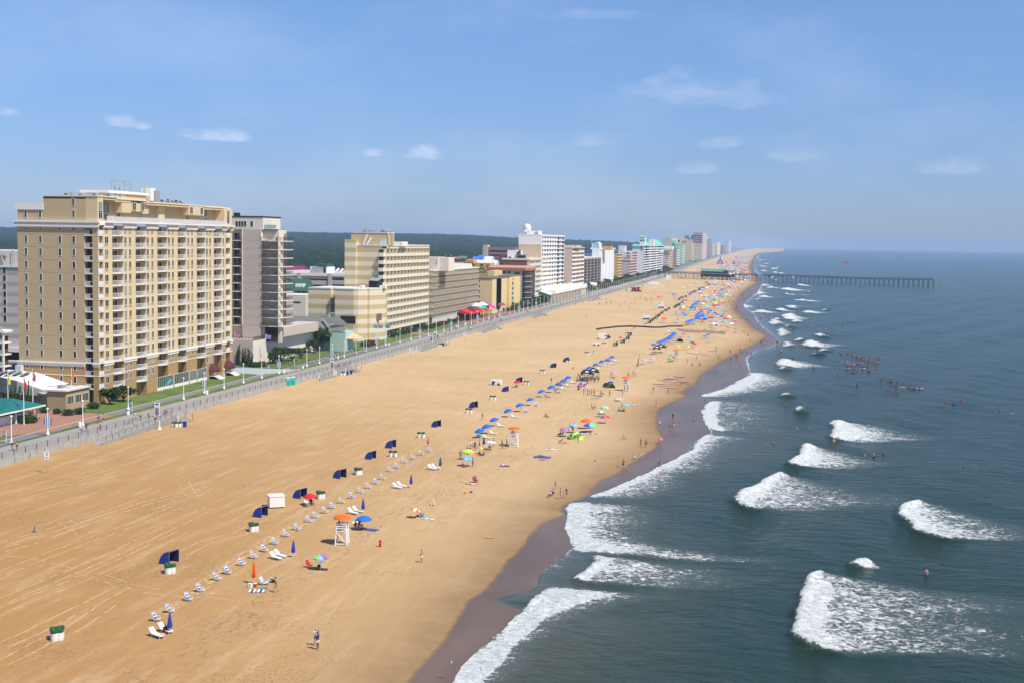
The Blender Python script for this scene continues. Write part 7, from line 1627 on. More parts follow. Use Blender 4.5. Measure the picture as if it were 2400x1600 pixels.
def bicycle(x,y,z,rz,label,col='grey'):
 t=thing('bicycle',label,'bicycle',(x,y,z),rz,'bicycles parked at the railing')
 for cx in (-.52,.52):m=MB().use(DARK);wheel(m,cx,.34);m.build('wheel',None,t)
 m=MB().use(CLO[col]);m.tube((-.52,0,.34),(-.1,0,.32),.018).tube((-.52,0,.34),(-.2,0,.80),.015).tube((-.1,0,.32),(-.2,0,.86),.02).tube((-.2,0,.78),(.38,0,.84),.02).tube((-.1,0,.32),(.4,0,.74),.02).tube((.38,0,.92),(.52,0,.34),.018);m.build('frame',None,t)
 MB().use(DARK).tube((.36,-.26,1.0),(.36,.26,1.0),.015).tube((.36,0,.9),(.36,0,1.0),.015).build('handlebar',None,t);MB().use(DARK).blob((-.22,0,.92),.13,.07,.04).build('saddle',None,t)
for i,(px,py) in enumerate([z2(1270,1045),z2(1575,950),z2(1600,945),(723,858),(728,857),(733,856),(741,853),(749,850)]):
 p=G(px,py,1.3);bicycle(fwall(p.y)-.7,p.y,1.3,R(90+8*(i%3)),'dark bicycle leaning at the railing, %s'%['alone above the first ramp','first beside the tall sign frame','second beside the tall sign frame','first of five left of the second ramp','second of five left of the second ramp','third of five left of the second ramp','fourth of five left of the second ramp','last of five left of the second ramp'][i],['grey','teal','maroon','grey','navy','grey','teal','black'][i])
# --- beach furniture
UB=mat('umbrella_blue',(.012,.13,.55),.75,.06,1.0);UN=mat('umbrella_navy',(.015,.05,.30),.75,.06,1.0);CAB=mat('cabana_blue',(.012,.045,.33),.7,.1,1.5);CABI=mat('cabana_inside',(.012,.02,.14),.8);OR=mat('umbrella_orange',(.85,.13,.01),.7,.04,1.0)
RD=mat('umbrella_red',(.62,.01,.02),.7,.04);UC={'lime':mat('umb_lime',(.48,.75,.10),.7),'azure':mat('umb_azure',(.06,.36,.72),.7),'sky':mat('umb_sky',(.20,.46,.74),.7),'teal':mat('umb_teal',(.12,.55,.52),.7),'white':WHITE,'yellow':mat('umb_yellow',(.85,.66,.03),.7),'magenta':mat('umb_magenta',(.72,.03,.32),.7),'green':mat('umb_green',(.16,.60,.18),.7),'violet':mat('umb_violet',(.28,.10,.50),.7),'lilac':mat('umb_lilac',(.55,.38,.62),.7),'orange':OR,'red':RD,'blue':UB,'navy':UN,'black':DARK,'pale':mat('umb_pale',(.55,.62,.70),.7)}
def beach_chair():
 t=thing('beach_chair','x','beach chair',(0,0,0),0,'blue and white chairs in the long row')
 f=MB().use(WHITE)
 for s in (-.27,.27):
  f.bar((-.12,s,.30),(-.52,s,1.02),.045,.045).bar((-.15,s,.30),(.38,s,.34),.045,.045).bar((-.3,s,.62),(.30,s,.60),.06,.03)
  f.bar((.28,s,.60),(.30,s,.34),.035,.035)
 f.bar((-.52,-.27,1.02),(-.52,.27,1.02),.05,.05).bar((.38,-.27,.34),(.38,.27,.34),.05,.05).build('frame',None,t)
 for s in (-.27,.27):
  for a,b in (((.05,.3),(.34,0)),((.12,.32),(-.34,0))):MB().use(WHITE).bar((a[0],s,a[1]),(b[0],s,b[1]),.035,.035).build('leg',None,t)
 for nm,a,b in (('backrest',(-.13,.33),(-.50,1.0)),('seat',(-.10,.31),(.36,.34))):
  m=MB();n=7
  for i in range(n):
   t0,t1=i/n,(i+1)/n;m.use(CLO['blue'] if i%2==0 else WHITE)
   pa=(a[0]+(b[0]-a[0])*t0,a[1]+(b[1]-a[1])*t0);pb=(a[0]+(b[0]-a[0])*t1,a[1]+(b[1]-a[1])*t1)
   m.use(CLO['blue'] if i%3!=2 else WHITE).quad((pa[0],-.24,pa[1]),(pb[0],-.24,pb[1]),(pb[0],.24,pb[1]),(pa[0],.24,pa[1]))
  m.build(nm,None,t)
 KIDS[t.name]=kids(t);return t
def zap(*ts):
 for t in ts:
  for c in kids(t):bpy.data.objects.remove(c)
  bpy.data.objects.remove(t)
def nth(i,n):return (ORD[i]+' from the viewer') if i<20 else (ORD[n-1-i]+' from its far end' if n-1-i>0 else 'last at its far end')
BC=beach_chair()
CH=[(367,1455),(400,1435),(443,1407),(470,1386),(509.6,1360),(535,1345.5),(567.6,1325.4),(596.6,1307.6),(621.2,1292),(645.7,1275),(672.5,1257),(698,1242.8),(726,1225),(741.7,1214.3),(763,1202.7),(780.8,1192),(801.6,1179.2),(826,1168),(846,1154.7),(865,1144),(882,1133.5),(898.7,1123),(916,1105),(931,1097),(949,1084),(969,1075),(988,1066),(1008,1058)]
for i,(x,y) in enumerate(CH):
 v=gp(x,y);dup(BC,v,R(-8+9*math.sin(i*2.1)),label='blue and white beach chair in the long slanting row, '+nth(i,len(CH)),sc=.9)
def lounger():
 t=thing('sun_lounger','x','sun lounger',(0,0,0),0,'white sun loungers on the sand');m=MB().use(WHITE)
 m.bar((-.3,0,.34),(1.0,0,.30),.58,.05).build('bed',None,t);MB().use(WHITE).bar((-.3,0,.34),(-.85,0,.86),.58,.05).build('backrest',None,t)
 for x in (-.25,.75):
  for s in (-.26,.26):MB().use(WHITE).bar((x,s,.32),(x+.12*(1 if x>0 else -1),s,0),.05,.05).build('leg',None,t)
 MB().use(METAL).bar((-.3,-.3,.29),(1.0,-.3,.25),.03,.04).bar((-.3,.3,.29),(1.0,.3,.25),.03,.04).build('rail',None,t)
 KIDS[t.name]=kids(t);return t
LG=lounger()
def put_l(x,y,lb,rz=-25,sw=None,grp=None):v=gp(x,y);return dup(LG,v,R(rz),label=lb,swap=sw,sc=.98,group=grp)
for i,(a,b) in enumerate([((366,1492),(387,1481)),((646,1309),(656,1304)),((827,1205),(838,1201)),((931,1143),(941,1140)),((1013,1100),(1021,1098))]):
 w_=['nearest closed blue umbrella','second closed blue umbrella','third closed blue umbrella, behind the first lifeguard stand','fourth closed blue umbrella','fifth closed blue umbrella'][i]
 put_l(*a,'white sun lounger, front one of the pair by the '+w_);put_l(*b,'white sun lounger, rear one of the pair by the '+w_)
CU=parasol(0,0,-30,.35,2.5,[UN],'x','closed blue umbrellas between the loungers',closed=True)
for i,(x,y) in enumerate([(398,1484),(687.5,1304),(851,1202),(963.4,1141),(1032,1098),(1134,1047)]):
 v=gp(x,y);dup(CU,v,i*.7,label='closed blue umbrella, %s of the row counted from the viewer'%ORD[i],sc=.80)
zap(CU)
v=gp(594.4,1366);parasol(v.x,v.y,v.z,.35,2.5,[RD,UC['yellow'],RD,OR],'closed red and yellow umbrella by the striped towel',closed=True)
GRB=mat('green_liner',(.02,.10,.03),.5,.3,3.0);BLB=mat('blue_drum',(.01,.03,.20),.5)
def barrel():
 t=thing('trash_barrel','x','barrel',(0,0,0),0,'white trash barrels on the beach');MB().use(mat('drum_white',(.74,.72,.66),.6,.08,2.0)).lathe([(0,0),(.30,0),(.31,.3),(.30,.31),(.30,.72),(0,.72)],n=14).build('drum',None,t)
 MB().use(GRB).lathe([(.315,.66),(.34,.78),(.33,.92),(.27,.95),(.22,.82),(0,.80)],n=14).build('liner',None,t);KIDS[t.name]=kids(t);return t
BA=barrel()
BCL=[((134,1497),4,'in the cluster nearest the viewer'),((399,1342),3,'in the cluster below the nearest cabana'),((595,1244),3,'in the cluster left of the white box'),((752,1167),3,'in the cluster right of the third cabana'),((840,1111),3,'in the cluster right of the fourth cabana'),((921,1069),2,'under the sixth cabana'),((987,1025),2,'in the pair left of the walker'),((1099,967),2,'below the eighth cabana'),((1155,937),2,'between the eighth and ninth cabana'),((1234,901),2,'right of the red parasol'),((1271,874),2,'above the umbrella row'),((1331,849),2,'at the last cabana'),((1375,831),2,'beside the walker in white'),((410,1000),3,'at the foot of the first ramp'),((803,879),2,'at the foot of the second ramp'),((1031,812),2,'below the cream hotel ramp'),((1163,772),2,'below the cafe'),((1263,737),2,'below the brown-sided hotel'),((1416,809),2,'before the white truck'),((1487,774),2,'above the black pipe'),((1513,764),2,'under the striped cabanas, nearest'),((1470,785),2,'between striped cabanas'),((1538,752),2,'under the striped cabanas, farther')]
for (x,y),n_,lb in BCL:
 v=gp(x,y);
 for k in range(n_):
  ox,oy=[(-.42,.1),(.36,-.12),(.02,-.5),(0,.62)][k] if n_>2 else [(-.42,0),(.42,.05)][k]
  if k==2 and n_==3:ox,oy=(.95,.25) if y<1100 else (.02,-.6)
  dup(BA,(v.x+ox,v.y+oy,v.z),k,label='white barrel with green liner, %s one %s'%(['left','right','front','rear'][k] if n_>2 else ['left','right'][k],lb),sc=1.15)
for (x,y),lb in [((433,1000),'blue drum beside the white barrels at the foot of the first ramp'),((814,878),'blue drum, left of two at the foot of the second ramp'),((823,876),'blue drum, right of two at the foot of the second ramp'),((1038,811),'blue drum below the cream hotel ramp'),((1268,736),'blue drum below the brown-sided hotel')]:
 v=gp(x,y);dup(BA,v,0,label=lb,group='blue drums',swap={'drum_white':BLB,'green_liner':BLB},sc=1.2)
zap(BA)
def cabana(mo,mi,name='beach_cabana'):
 t=thing(name,'x','cabana',(0,0,0),0,'blue quarter-dome cabanas');n=8;m=MB()
 R_,W_=2.0,1.15
 q=lambda i:(R_-.0-R_*1.05*math.cos(math.pi/2*i/n),0,2.05*math.sin(math.pi/2*i/n))
 arc=[(-1.5+1.9*(1-math.cos(math.pi/2*i/n)),1.95*math.sin(math.pi/2*i/n)) for i in range(n+1)]
 for i in range(n):
  (x0,z0),(x1,z1)=arc[i],arc[i+1];m.use(mo[i*len(mo)//n] if len(mo)>1 else mo[0]);m.quad((x0,-W_,z0),(x0,W_,z0),(x1,W_,z1),(x1,-W_,z1))
  m.use(mi).quad((x0+.04,W_-.02,z0-.03),(x0+.04,-W_+.02,z0-.03),(x1,-W_+.02,z1-.05),(x1,W_-.02,z1-.05))
 m.build('hood',None,t)
 for s in (-1,1):
  m=MB()
  for i in range(n):
   (x0,z0),(x1,z1)=arc[i],arc[i+1];m.use(mo[i%len(mo)]);m.quad((.38,s*W_,.0),(x0,s*W_,z0),(x1,s*W_,z1))
   m.use(mi);m.quad((.38,s*(W_-.02),0),(x1,s*(W_-.02),z1-.03),(x0,s*(W_-.02),z0))
  m.build('side_panel',None,t)
 f=MB().use(METAL);f.tube((.4,-W_,0),(.4,-W_,1.95),.03).tube((.4,W_,0),(.4,W_,1.95),.03).tube((.4,-W_,1.95),(.4,W_,1.95),.03);f.build('frame',None,t)
 KIDS[t.name]=kids(t);return t
CB=cabana([CAB],CABI);
for i,(x,y) in enumerate([(403,1319),(616,1210),(708,1167),(801,1120),(873,1074),(920,1049),(1026,1000),(1113,954),(1187,917),(1219,896),(1299,861),(1329,847)]):
 v=gp(x,y);dup(CB,v,R(-12+5*math.sin(i*1.7)),label='royal blue quarter-dome cabana, %s of the inland row counted from the viewer'%ORD[i],sc=(.80 if i==0 else .76+.03*math.sin(i*3)))
zap(CB)
CS=cabana([CAB,UC['yellow'],CAB,UC['yellow'],CAB,CAB,UC['yellow'],CAB],CABI,'striped_cabana')
SC_=[(1444,810),(1461,804),(1472,796),(1477,787),(1523,758),(1528,754),(1534,750),(1541,745),(1545,741),(1552,736),(1560,730),(1568,726),(1583,722),(1587,719),(1592,717),(1600,711),(1592,704),(1598,700),(1607,698),(1619,690),(1625,687),(1630,685),(1640,681),(1645,678),(1652,675),(1659,672),(1662,669)]
for i,(x,y) in enumerate(SC_):
 v=gp(x,y);dup(CS,v,R(-12),label='blue and yellow striped cabana inland of the crowd, %s'%nth(i,len(SC_)),group='striped cabanas inland of the crowd',sc=.8 if i<12 else .95,swap=None if i<16 else {'umb_yellow':WHITE})
zap(CS)
OU=parasol(0,0,-30,1.22,2.25,[UB],'x','open blue umbrellas in rows',hc=.62,n=8)
r4=lambda x,y:(1000+x*.17857,900+y*.17857)
r5=lambda x,y:(1200+x*.15306,820+y*.15306)
r6=lambda x,y:(1400+x*.15306,740+y*.15306)
r7=lambda x,y:(1480+x*.1403,580+y*.1403)
UO=[r4(718,595),r4(808,540),r4(908,445),r4(1090,332),r5(142,835),r5(300,740),r5(472,617),r5(625,550),r5(728,500),r5(805,450),r5(880,410),r5(1135,295),r5(1200,256),r5(1298,212),r5(1395,163),r5(1478,137),r5(1545,97)]
UO2=[r6(865,442),r6(945,410),r6(985,395),r6(1020,380),r6(1055,362),r6(1085,345),r6(1110,330),r6(1130,312),r6(1150,298),r6(1165,285),r6(1180,272),r6(1385,98),r6(1415,88),r6(1450,75),r6(1510,52),r6(1550,38),r6(1590,18),r6(1620,8),r6(1520,5)]
UO2+=[r7(x,y) for x,y in [(985,1022),(1000,1005),(1015,985),(1035,965),(1052,950),(1070,938),(1090,925),(1110,912),(1130,900),(920,1255),(945,1240),(975,1225),(1010,1215),(1075,1150),(1100,1125),(1125,1105),(1150,1085),(1175,1075),(1090,1180),(1130,1160),(1165,1140),(1200,1120),(1170,1048)]]
def sk(px,py,h):v=G(px,py,h);v.z=sandz(v.x,v.y);return v
for i,(x,y) in enumerate(UO):
 v=sk(x,y,1.6);u=dup(OU,v,i*.3,label='open royal blue umbrella in the near slanting row, '+nth(i,len(UO)),sc=.86+.03*math.sin(i*2));u.rotation_euler=(R(3*math.sin(i)),R(-14+3*math.sin(i*1.7)),R(20))
 lb='umbrella row, %s'%nth(i,len(UO))
 if i in (4,5,11):
  for q in (-.45,.45):dup(BC,(v.x+1.5,v.y+q-.8,v.z),R(-30),label='blue and white chair, %s of its pair, %s'%('left' if q<0 else 'right',lb.replace('umbrella row','near umbrella row')),group='chairs under the near umbrella row',sc=.85)
 else:dup(LG,(v.x+1.3,v.y-.9,v.z),R(-15),label='lounger below the near '+lb,swap={'white_paint':CAB} if i in (6,7) else None,group='loungers under the near umbrella row',sc=.9)
for i,(x,y) in enumerate(UO2):
 v=sk(x,y,1.6);dup(OU,v,i*.3,label='open blue umbrella, %s of the %s dense blue block'%((ORD[i],'nearest') if i<11 else (ORD[i-11],'middle') if i<19 else (ORD[i-19],'far left') if i<28 else (ORD[i-28],'far right')),group='dense blocks of blue umbrellas',sc=.95)
 if i%2==0:dup(LG,(v.x+1.9,v.y-1.6,v.z),R(-15),label='blue lounger, %s of those in the dense blue umbrella blocks'%(ORD[i//2] if i<40 else ORD[19]),swap={'white_paint':CAB},group='blue loungers in the dense blocks',sc=.95)
zap(OU,LG)
def um(x,y,cols,lb,r=1.15,h=2.15,tilt=0,g=None,hc=None):r*=.70;h*=.84;hc=hc and hc*.7;v=sk(x,y,h-.3);return parasol(v.x,v.y,v.z,r,h,[UC[c] for c in cols],lb,g,tilt=R(tilt),tdir=.4,hc=hc)
um(751,1305,['violet','magenta','yellow','yellow','lime','green','sky','violet'],'rainbow umbrella beside the empty red chair',1.2)
um(726.5,1161.5,['red'],'crimson umbrella over two seated people near the third cabana',1.4,2.0);um(852.5,1211.5,['blue'],'large royal blue umbrella right beside the first lifeguard stand',1.55,2.35)
um(976,1194,['orange','white'],'tilted orange and white umbrella over a blue chair',1.0,1.7,24);um(*r4(540,872),['lime'],'pale lime umbrella in the group left of the second stand',1.5,2.2,0,hc=.5);um(*r4(535,968),['azure','sky'],'azure umbrella tilted over a lounging person',1.5,2.0,12)
um(*r4(722,838),['lime','yellow','magenta','violet','green'],'small tilted rainbow umbrella in the busy group',.75,1.6,30);um(*r4(842,757),['white'],'flat white umbrella in the busy group',1.3,2.0,hc=.3);um(*r5(80,480),['red'],'red umbrella in front of the tenth cabana',1.4,2.1)
um(*r5(812,1205),['blue','orange','azure','magenta'],'blue and orange ringed umbrella over two chairs',1.5);um(*r5(945,1150),['sky'],'pale blue umbrella over a person in black',1.35,hc=.4);um(*r5(1195,1132),['green','yellow','orange','magenta','violet','blue','teal'],'wide rainbow umbrella just under the big orange one',2.0,2.3);um(*r5(1140,1070),['orange'],'big plain orange umbrella behind the rainbow one',1.75,2.5)
um(*r5(1420,1012),['orange','blue','orange','red'],'orange and blue umbrella at the right of the group',1.6);um(*r5(1420,875),['green','pale'],'green and pale umbrella, top of its cluster',1.35,2.3);um(*r5(1360,940),['white','green'],'small white and green umbrella under the green one',1.1,1.8);um(*r5(1735,835),['teal','sky'],'teal umbrella at the right, over three people',1.4,hc=.4)
um(*r5(1510,490),['navy'],'navy umbrella above the lime pop-up',1.1);um(*r5(1565,347),['lilac'],'flat lilac umbrella near the black canopy',1.1,hc=.25);um(*r5(1625,745),['sky','yellow'],'low striped sky and yellow umbrella lying near the sand',1.3,.9,hc=.5)
r6L=[((1125,540),None),((850,648),'lilac','lilac umbrella right of the tall poles, right one'),((713,670),'lilac','lilac umbrella right of the tall poles, left one'),((355,330),'red','red umbrella at the second striped cabana'),((1240,465),'lime','lime and red umbrella below the blue block'),((1455,405),'navy','navy umbrella beside the bright red one'),((1490,425),'red','bright red umbrella beside the navy one'),((1725,350),'sky','pale blue umbrella right of the navy and red pair'),((1695,288),'navy','small navy umbrella behind the pale blue one'),((1645,312),'blue','blue umbrella left of the pale blue one'),((1320,275),'violet','violet umbrella just past the drain channel'),((1420,322),'sky','flat pale blue umbrella past the drain channel'),((1080,235),'pale','pale umbrella at the end of the black pipe'),((1140,210),'yellow','yellow umbrella at the end of the black pipe'),((1165,215),'teal','teal umbrella at the end of the black pipe'),((1570,235),'orange','orange umbrella on the drain channel'),((1610,88),'red','red umbrella inland of the far crowd'),((1705,12),'orange','orange umbrella right of the far blue block'),((1770,50),'azure','azure umbrella below the far orange one'),((1140,600),'azure','small azure umbrella at the fourth stand'),((1120,640),'green','green umbrella at the fourth stand'),((1160,632),'red','small red umbrella at the fourth stand'),((1025,35),'red','red umbrella at the striped cabana row'),((1395,470),'yellow','yellow-white umbrella below the navy one')]
for q in r6L[1:]:um(*r6(*q[0]),[q[1]],q[2],1.25,2.1)
def chair_c(x,y,rz,col,lb,low=0):v=gp(x,y);return dup(BC,v,R(rz),label=lb,group='folding chairs in the groups',swap={'cloth_blue':CLO[col],'white_paint':CLO[col] if low else WHITE},sc=.85)
chair_c(724.5,1330,-30,'red','empty red chair beside the rainbow umbrella',1);chair_c(988,1210,0,'blue','blue chair under the tilted orange and white umbrella',1);chair_c(617,1369,-20,'aqua','pale blue chair behind the striped towel');chair_c(629,1368,170,'aqua','second pale blue chair behind the striped towel');chair_c(1113,1130,-30,'red','red chair beside two lying people',1);chair_c(1313,1037,160,'green','lime deck chair beside the person in orange',1)
chair_c(720,1187,-30,'white','chair under the crimson umbrella, left one');chair_c(730,1184,-30,'white','chair under the crimson umbrella, right one');chair_c(834,1238,-30,'white','chair under the big blue umbrella, left one');chair_c(843,1235,-30,'white','chair under the big blue umbrella, right one')
for (x,y,tc,bc,lb) in [(719.5,1188,'white','grey','person in white seated under the crimson umbrella, left one'),(730,1185,'black','navy','person in black seated under the crimson umbrella, right one'),(834,1239,'purple','khaki','person in patterned shirt seated under the big blue umbrella, left one'),(843,1236,'navy','khaki','person in dark shirt seated under the big blue umbrella, right one')]:
 v=gp(x,y);person(v.x,v.y,v.z+.02,'sit',R(-30),lb,top=tc,bottom=bc,skin=2 if 'black' in lb else 0)
pp(1100,1134,'lie',170,'person in violet lying left of the red chair',top='purple',bottom='white');pp(1110,1135,'lie',0,'person in white lying before the red chair',top='white',bottom='white',skin=1);pp(1115,1129,'sit',-30,'person in purple seated in the red chair',top='purple',bottom='navy')
zap(BC)
def stand(x,y,lb,who=1):
 v=gp(x,y);t=thing('lifeguard_stand',lb,'lifeguard stand',v,R(8),None);W=WHITE;a,b,hz=.68,.72,1.9
 for sx in (-1,1):
  for sy in (-1,1):MB().use(W).bar((sx*a*1.1,sy*b*1.1,0),(sx*a*.92,sy*b*.92,2.75),.11,.11).build('leg',None,t)
 MB().use(W).box(-a,a,-b,b,hz-.08,hz).build('platform',None,t)
 m=MB().use(W)
 for s in (-1,1):
  m.bar((-a,s*b,.25),(a,s*b,hz-.1),.05,.16,(0,1,0)).bar((a,s*b,.25),(-a,s*b,hz-.1),.05,.16,(0,1,0));m.bar((-a,s*b,.2),(a,s*b,.2),.05,.16,(0,0,1))
 m.build('brace',None,t);m=MB().use(W)
 for s in (-1,1):
  for h in (hz+.3,hz+.58,hz+.84):m.bar((-a,s*b,h),(a,s*b,h),.05,.14)
 for h in (hz+.3,hz+.58,hz+.84):m.bar((-a,-b,h),(-a,b,h),.05,.14)
 m.build('guard_rail',None,t);m=MB().use(W)
 for h in (.3,.75,1.2,1.65):m.bar((a+.05,-b,h),(a+.05,b,h),.05,.13)
 m.bar((a+.05,0,0),(a+.05,0,hz),.06,.1).build('ladder',None,t);MB().use(DARK).box(-.4,.3,.05,.6,hz,hz+.5).build('bench',None,t)
 u=thing('beach_umbrella','orange umbrella on the lifeguard stand, '+lb.split(', ')[-1],'umbrella',(v.x,v.y+.1,v.z+hz),0,'orange lifeguard umbrellas')
 MB().use(METAL).tube((0,0,0),(0,0,1.9),.035).build('pole',None,u);MB().use(OR).lathe([(.02,1.95),(.5,1.9),(.95,1.74),(1.16,1.52),(1.16,1.44)],n=16).build('canopy',None,u)
 if who:
  person(v.x-.2,v.y-.3,v.z+hz+.05,'sit',R(10),'lifeguard in red seated on the stand, '+lb.split(', ')[-1],top='maroon',bottom='red',skin=0)
 return t
stand(801.6,1274,'white wooden lifeguard stand, the nearest one');stand(1204.5,1045,'white wooden lifeguard stand, the second from the viewer');stand(1467,915,'white wooden lifeguard stand, the third from the viewer');stand(1586,846,'white wooden lifeguard stand, the fourth from the viewer')
for i,(x,y) in enumerate([r7(1290,1190),r7(1480,1030),r7(1480,890),r7(1395,800),r7(1605,720)]):stand(x,y,'white lifeguard stand in the far crowd, %s counted from the fourth stand'%ORD[i],0)
for (x,y) in [(1463,917),(1471,917)]:pp(x,y,'stand',0,'person in red and black standing before the third stand, %s'%('left' if x<1465 else 'right'),top='red',bottom='black',skin=2)
def towel(x,y,w_,h_,rz,mats_,lb,z=.03,cat='towel'):
 v=gp(x,y);m=MB();n=len(mats_)*2 if len(mats_)>1 else 6;r=random.Random(int(x))
 zz=[[z+.03*r.random() for _ in range(5)] for _ in range(n+1)]
 for i in range(n):
  m.use(mats_[i%len(mats_)])
  for j in range(4):m.quad((-w_/2+w_*i/n,-h_/2+h_*j/4,zz[i][j]),(-w_/2+w_*(i+1)/n,-h_/2+h_*j/4,zz[i+1][j]),(-w_/2+w_*(i+1)/n,-h_/2+h_*(j+1)/4,zz[i+1][j+1]),(-w_/2+w_*i/n,-h_/2+h_*(j+1)/4,zz[i][j+1]))
 o=m.build('beach_towel',None,None,True,v+V((0,0,.02)),R(rz));return tag(o,lb,cat)
towel(604,1383,1.9,1.3,15,[WHITE,CLO['navy'],WHITE,CLO['grey']],'black and white striped towel with a green shirt on it');towel(618,1378,.8,.5,40,[CLO['teal'],CLO['green']],'crumpled teal and green cloth on the striped towel',.08)
towel(869,1240,2.0,1.2,-10,[CLO['blue']],'plain bright blue towel right of the big blue umbrella');towel(753.6,1334,1.5,.8,12,[CLO['navy']],'dark navy towel under the rainbow umbrella');towel(1003.5,1215,1.7,.7,-5,[CLO['aqua'],WHITE],'aqua and white towel right of the blue chair');towel(1271,1071,3.2,2.0,5,[CLO['blue']],'big bright blue mat under a lying person')
towel(1183,1092,1.7,.8,5,[CLO['purple']],'purple towel under the person in orange shorts');towel(1293,1052,2.0,.9,8,[WHITE],'white towel near the lime deck chair');towel(1386,1016,2.2,.9,0,[WHITE,CLO['blue']],'white and blue towel right of the green wedge tent');towel(1367,1013,1.8,.8,0,[CLO['navy'],CLO['purple']],'dark striped towel right of the green wedge tent');towel(1399,927,2.4,1.2,8,[CLO['maroon'],CLO['black']],'dark red mat in the standing group');towel(1395,933,2.0,.9,8,[CLO['green'],CLO['grey']],'green-grey mat in front of the dark red one');towel(1281,976,1.6,.7,-20,[CLO['green']],'green towel of the lone sitter')
towel(380,1492,.8,.5,60,[CLO['yellow'],CLO['red']],'yellow and red towel hanging off the nearest lounger',.30)
def lump(x,y,r,col,lb,cat='bag',h=.3):
 v=gp(x,y);m=MB().use(CLO[col]).blob((0,0,h*.45),r,r*.7,h*.55,9,6);m.tube((-r*.5,0,h*.8),(0,0,h*1.25),.02,n=4).tube((0,0,h*1.25),(r*.5,0,h*.8),.02,n=4);return tag(m.build('beach_bag' if cat=='bag' else cat,None,None,True,v,.4),lb,cat)
lump(638,1363,.36,'black','black bag behind the pale blue chairs',h=.4);lump(748,1328,.25,'black','small black bag at the foot of the rainbow umbrella');lump(979,1210,.26,'black','black bag left of the blue chair');lump(850,1241,.3,'red','red bag on the edge of the blue towel');lump(1104,1153,.26,'purple','purple bag on open sand near a yellow bucket');lump(1356,912,.34,'black','black bag left of the standing group',h=.5);lump(1330,1009,.4,'maroon','maroon bag heap by the rainbow umbrella');lump(388,1483,.22,'black','small black bag on the nearest pair of loungers',h=.8);lump(1147,1047,.3,'blue','blue bag under the flat white umbrella')
def bucket(x,y,r,h,m,lb,cat='bucket',lid=None):
 v=gp(x,y);t=thing(cat,lb,cat,v);MB().use(m).lathe([(0,0),(r*.85,0),(r,h),(0,h)],n=12).build('body',None,t);MB().use(lid or WHITE).lathe([(r*1.03,h),(r*1.03,h+.06),(0,h+.07)],n=12).build('lid',None,t)
bucket(584,1374,.17,.4,WHITE,'white cooler jug, left of three by the red and yellow umbrella','cooler');bucket(588.5,1374.5,.17,.4,WHITE,'white cooler jug, middle of three by the red and yellow umbrella','cooler');bucket(598.5,1373,.18,.36,CLO['red'],'red cooler jug with white lid, right of three','cooler');bucket(1092,1155,.22,.3,CLO['yellow'],'yellow bucket alone on the sand','bucket',CLO['yellow']);bucket(893,1234,.12,.15,CLO['yellow'],'small yellow toy bucket beyond the blue towel','bucket',CLO['blue'])
v=gp(891,1280);tag(MB().use(CLO['red']).lathe([(0,0),(.16,.05),(.17,.38),(.09,.42),(.09,.5),(.17,.54),(.16,.85),(0,.9)],n=12).build('rescue_float',None,None,False,v),'red rescue float standing on the sand right of the first lifeguard stand','rescue float')
v=gp(1146,1260);board(v.x,v.y,v.z+.02,R(-5),'orange','orange board lying alone on damp sand',None,.55)
v=gp(1471,1102);tag(MB().use(CLO['orange']).blob((0,0,.16),.16,.16,.16,10,8).build('beach_ball',None,None,True,v),'small orange ball on the wet sand','ball');v=gp(1122,1046);tag(MB().use(CLO['teal']).blob((0,0,2.2),.42,.42,.42,12,9).build('beach_ball',None,None,True,v),'big turquoise ball held above the busy group','ball')
BDS=[(1260,935,'blue'),(1240,948,'pink'),(1150,965,'blue'),(1200,975,'orange'),(1000,985,'pink'),(1070,990,'navy'),(1180,1000,'white'),(1300,1010,'purple'),(1350,1035,'blue'),(1100,1020,'pink'),(1230,1035,'yellow'),(1040,1050,'pink'),(930,1045,'purple'),(1200,1052,'pink'),(1000,1075,'pink'),(1040,1100,'yellow'),(1220,1075,'yellow'),(1140,1112,'blue'),(1090,970,'blue'),(1250,1020,'pink')]
for i,(x,y,c) in enumerate(BDS):v=gp(*r6(x,y));board(v.x,v.y,v.z+.05,R(-18+9*math.sin(i*2.3)),c,'%s surfboard in the spread of boards by the wet sand, %s'%(c,ORD[i]) if i<20 else c,'surfboards spread by the wet sand',1.5)
for i,(x,y,c) in enumerate([(1405,568,'lilac'),(1600,568,'pink'),(1645,605,'blue'),(1515,645,'navy'),(1765,545,'blue')]):v=gp(*r6(x,y));board(v.x,v.y,v.z+.04 if i!=3 else 1.3,R(-12),c if c in CLO else 'purple','%s board lying or carried beyond the fourth stand'%c,'boards beyond the fourth stand',1.3)
for px,py,c,z in [(1531,922,'orange',.9),(1549,1039,'pink',.95)]:v=gp(px,py);board(v.x,v.y-.3,v.z+z,R(70),c,'%s board carried under an arm by a walker'%c,None,.6,R(80))
for px,py,c,lb in [(1871,1007,'blue','small blue board beside the waist-deep bather'),(1902,1009,'green','green board held by a bather'),(2053,1068,'purple','violet board at the tail of the foam'),(2371,969,'pink','pink board near the right edge'),(2326,962,'black','black board near the right edge')]:v=G(px,py,-.1);board(v.x,v.y,-.02,R(10),c,lb,None,.55)
def box_thing(x,y,w_,d_,h_,rz,m,lb,nm,cat,lid=None,extra=None,z=0,grp=None):
 v=gp(x,y);t=thing(nm,lb,cat,(v.x,v.y,v.z+z),R(rz),grp);MB().use(m).box(-w_/2,w_/2,-d_/2,d_/2,.15,h_).build('body',None,t)
 if lid:MB().use(lid).box(-w_/2-.05,w_/2+.05,-d_/2-.05,d_/2+.05,h_+.003,h_+.08).build('roof',None,t)
 MB().use(DARK).box(-w_/2+.1,w_/2-.1,-d_/2+.1,d_/2-.1,0,.15).build('base',None,t)
 if extra:extra(t)
 return t
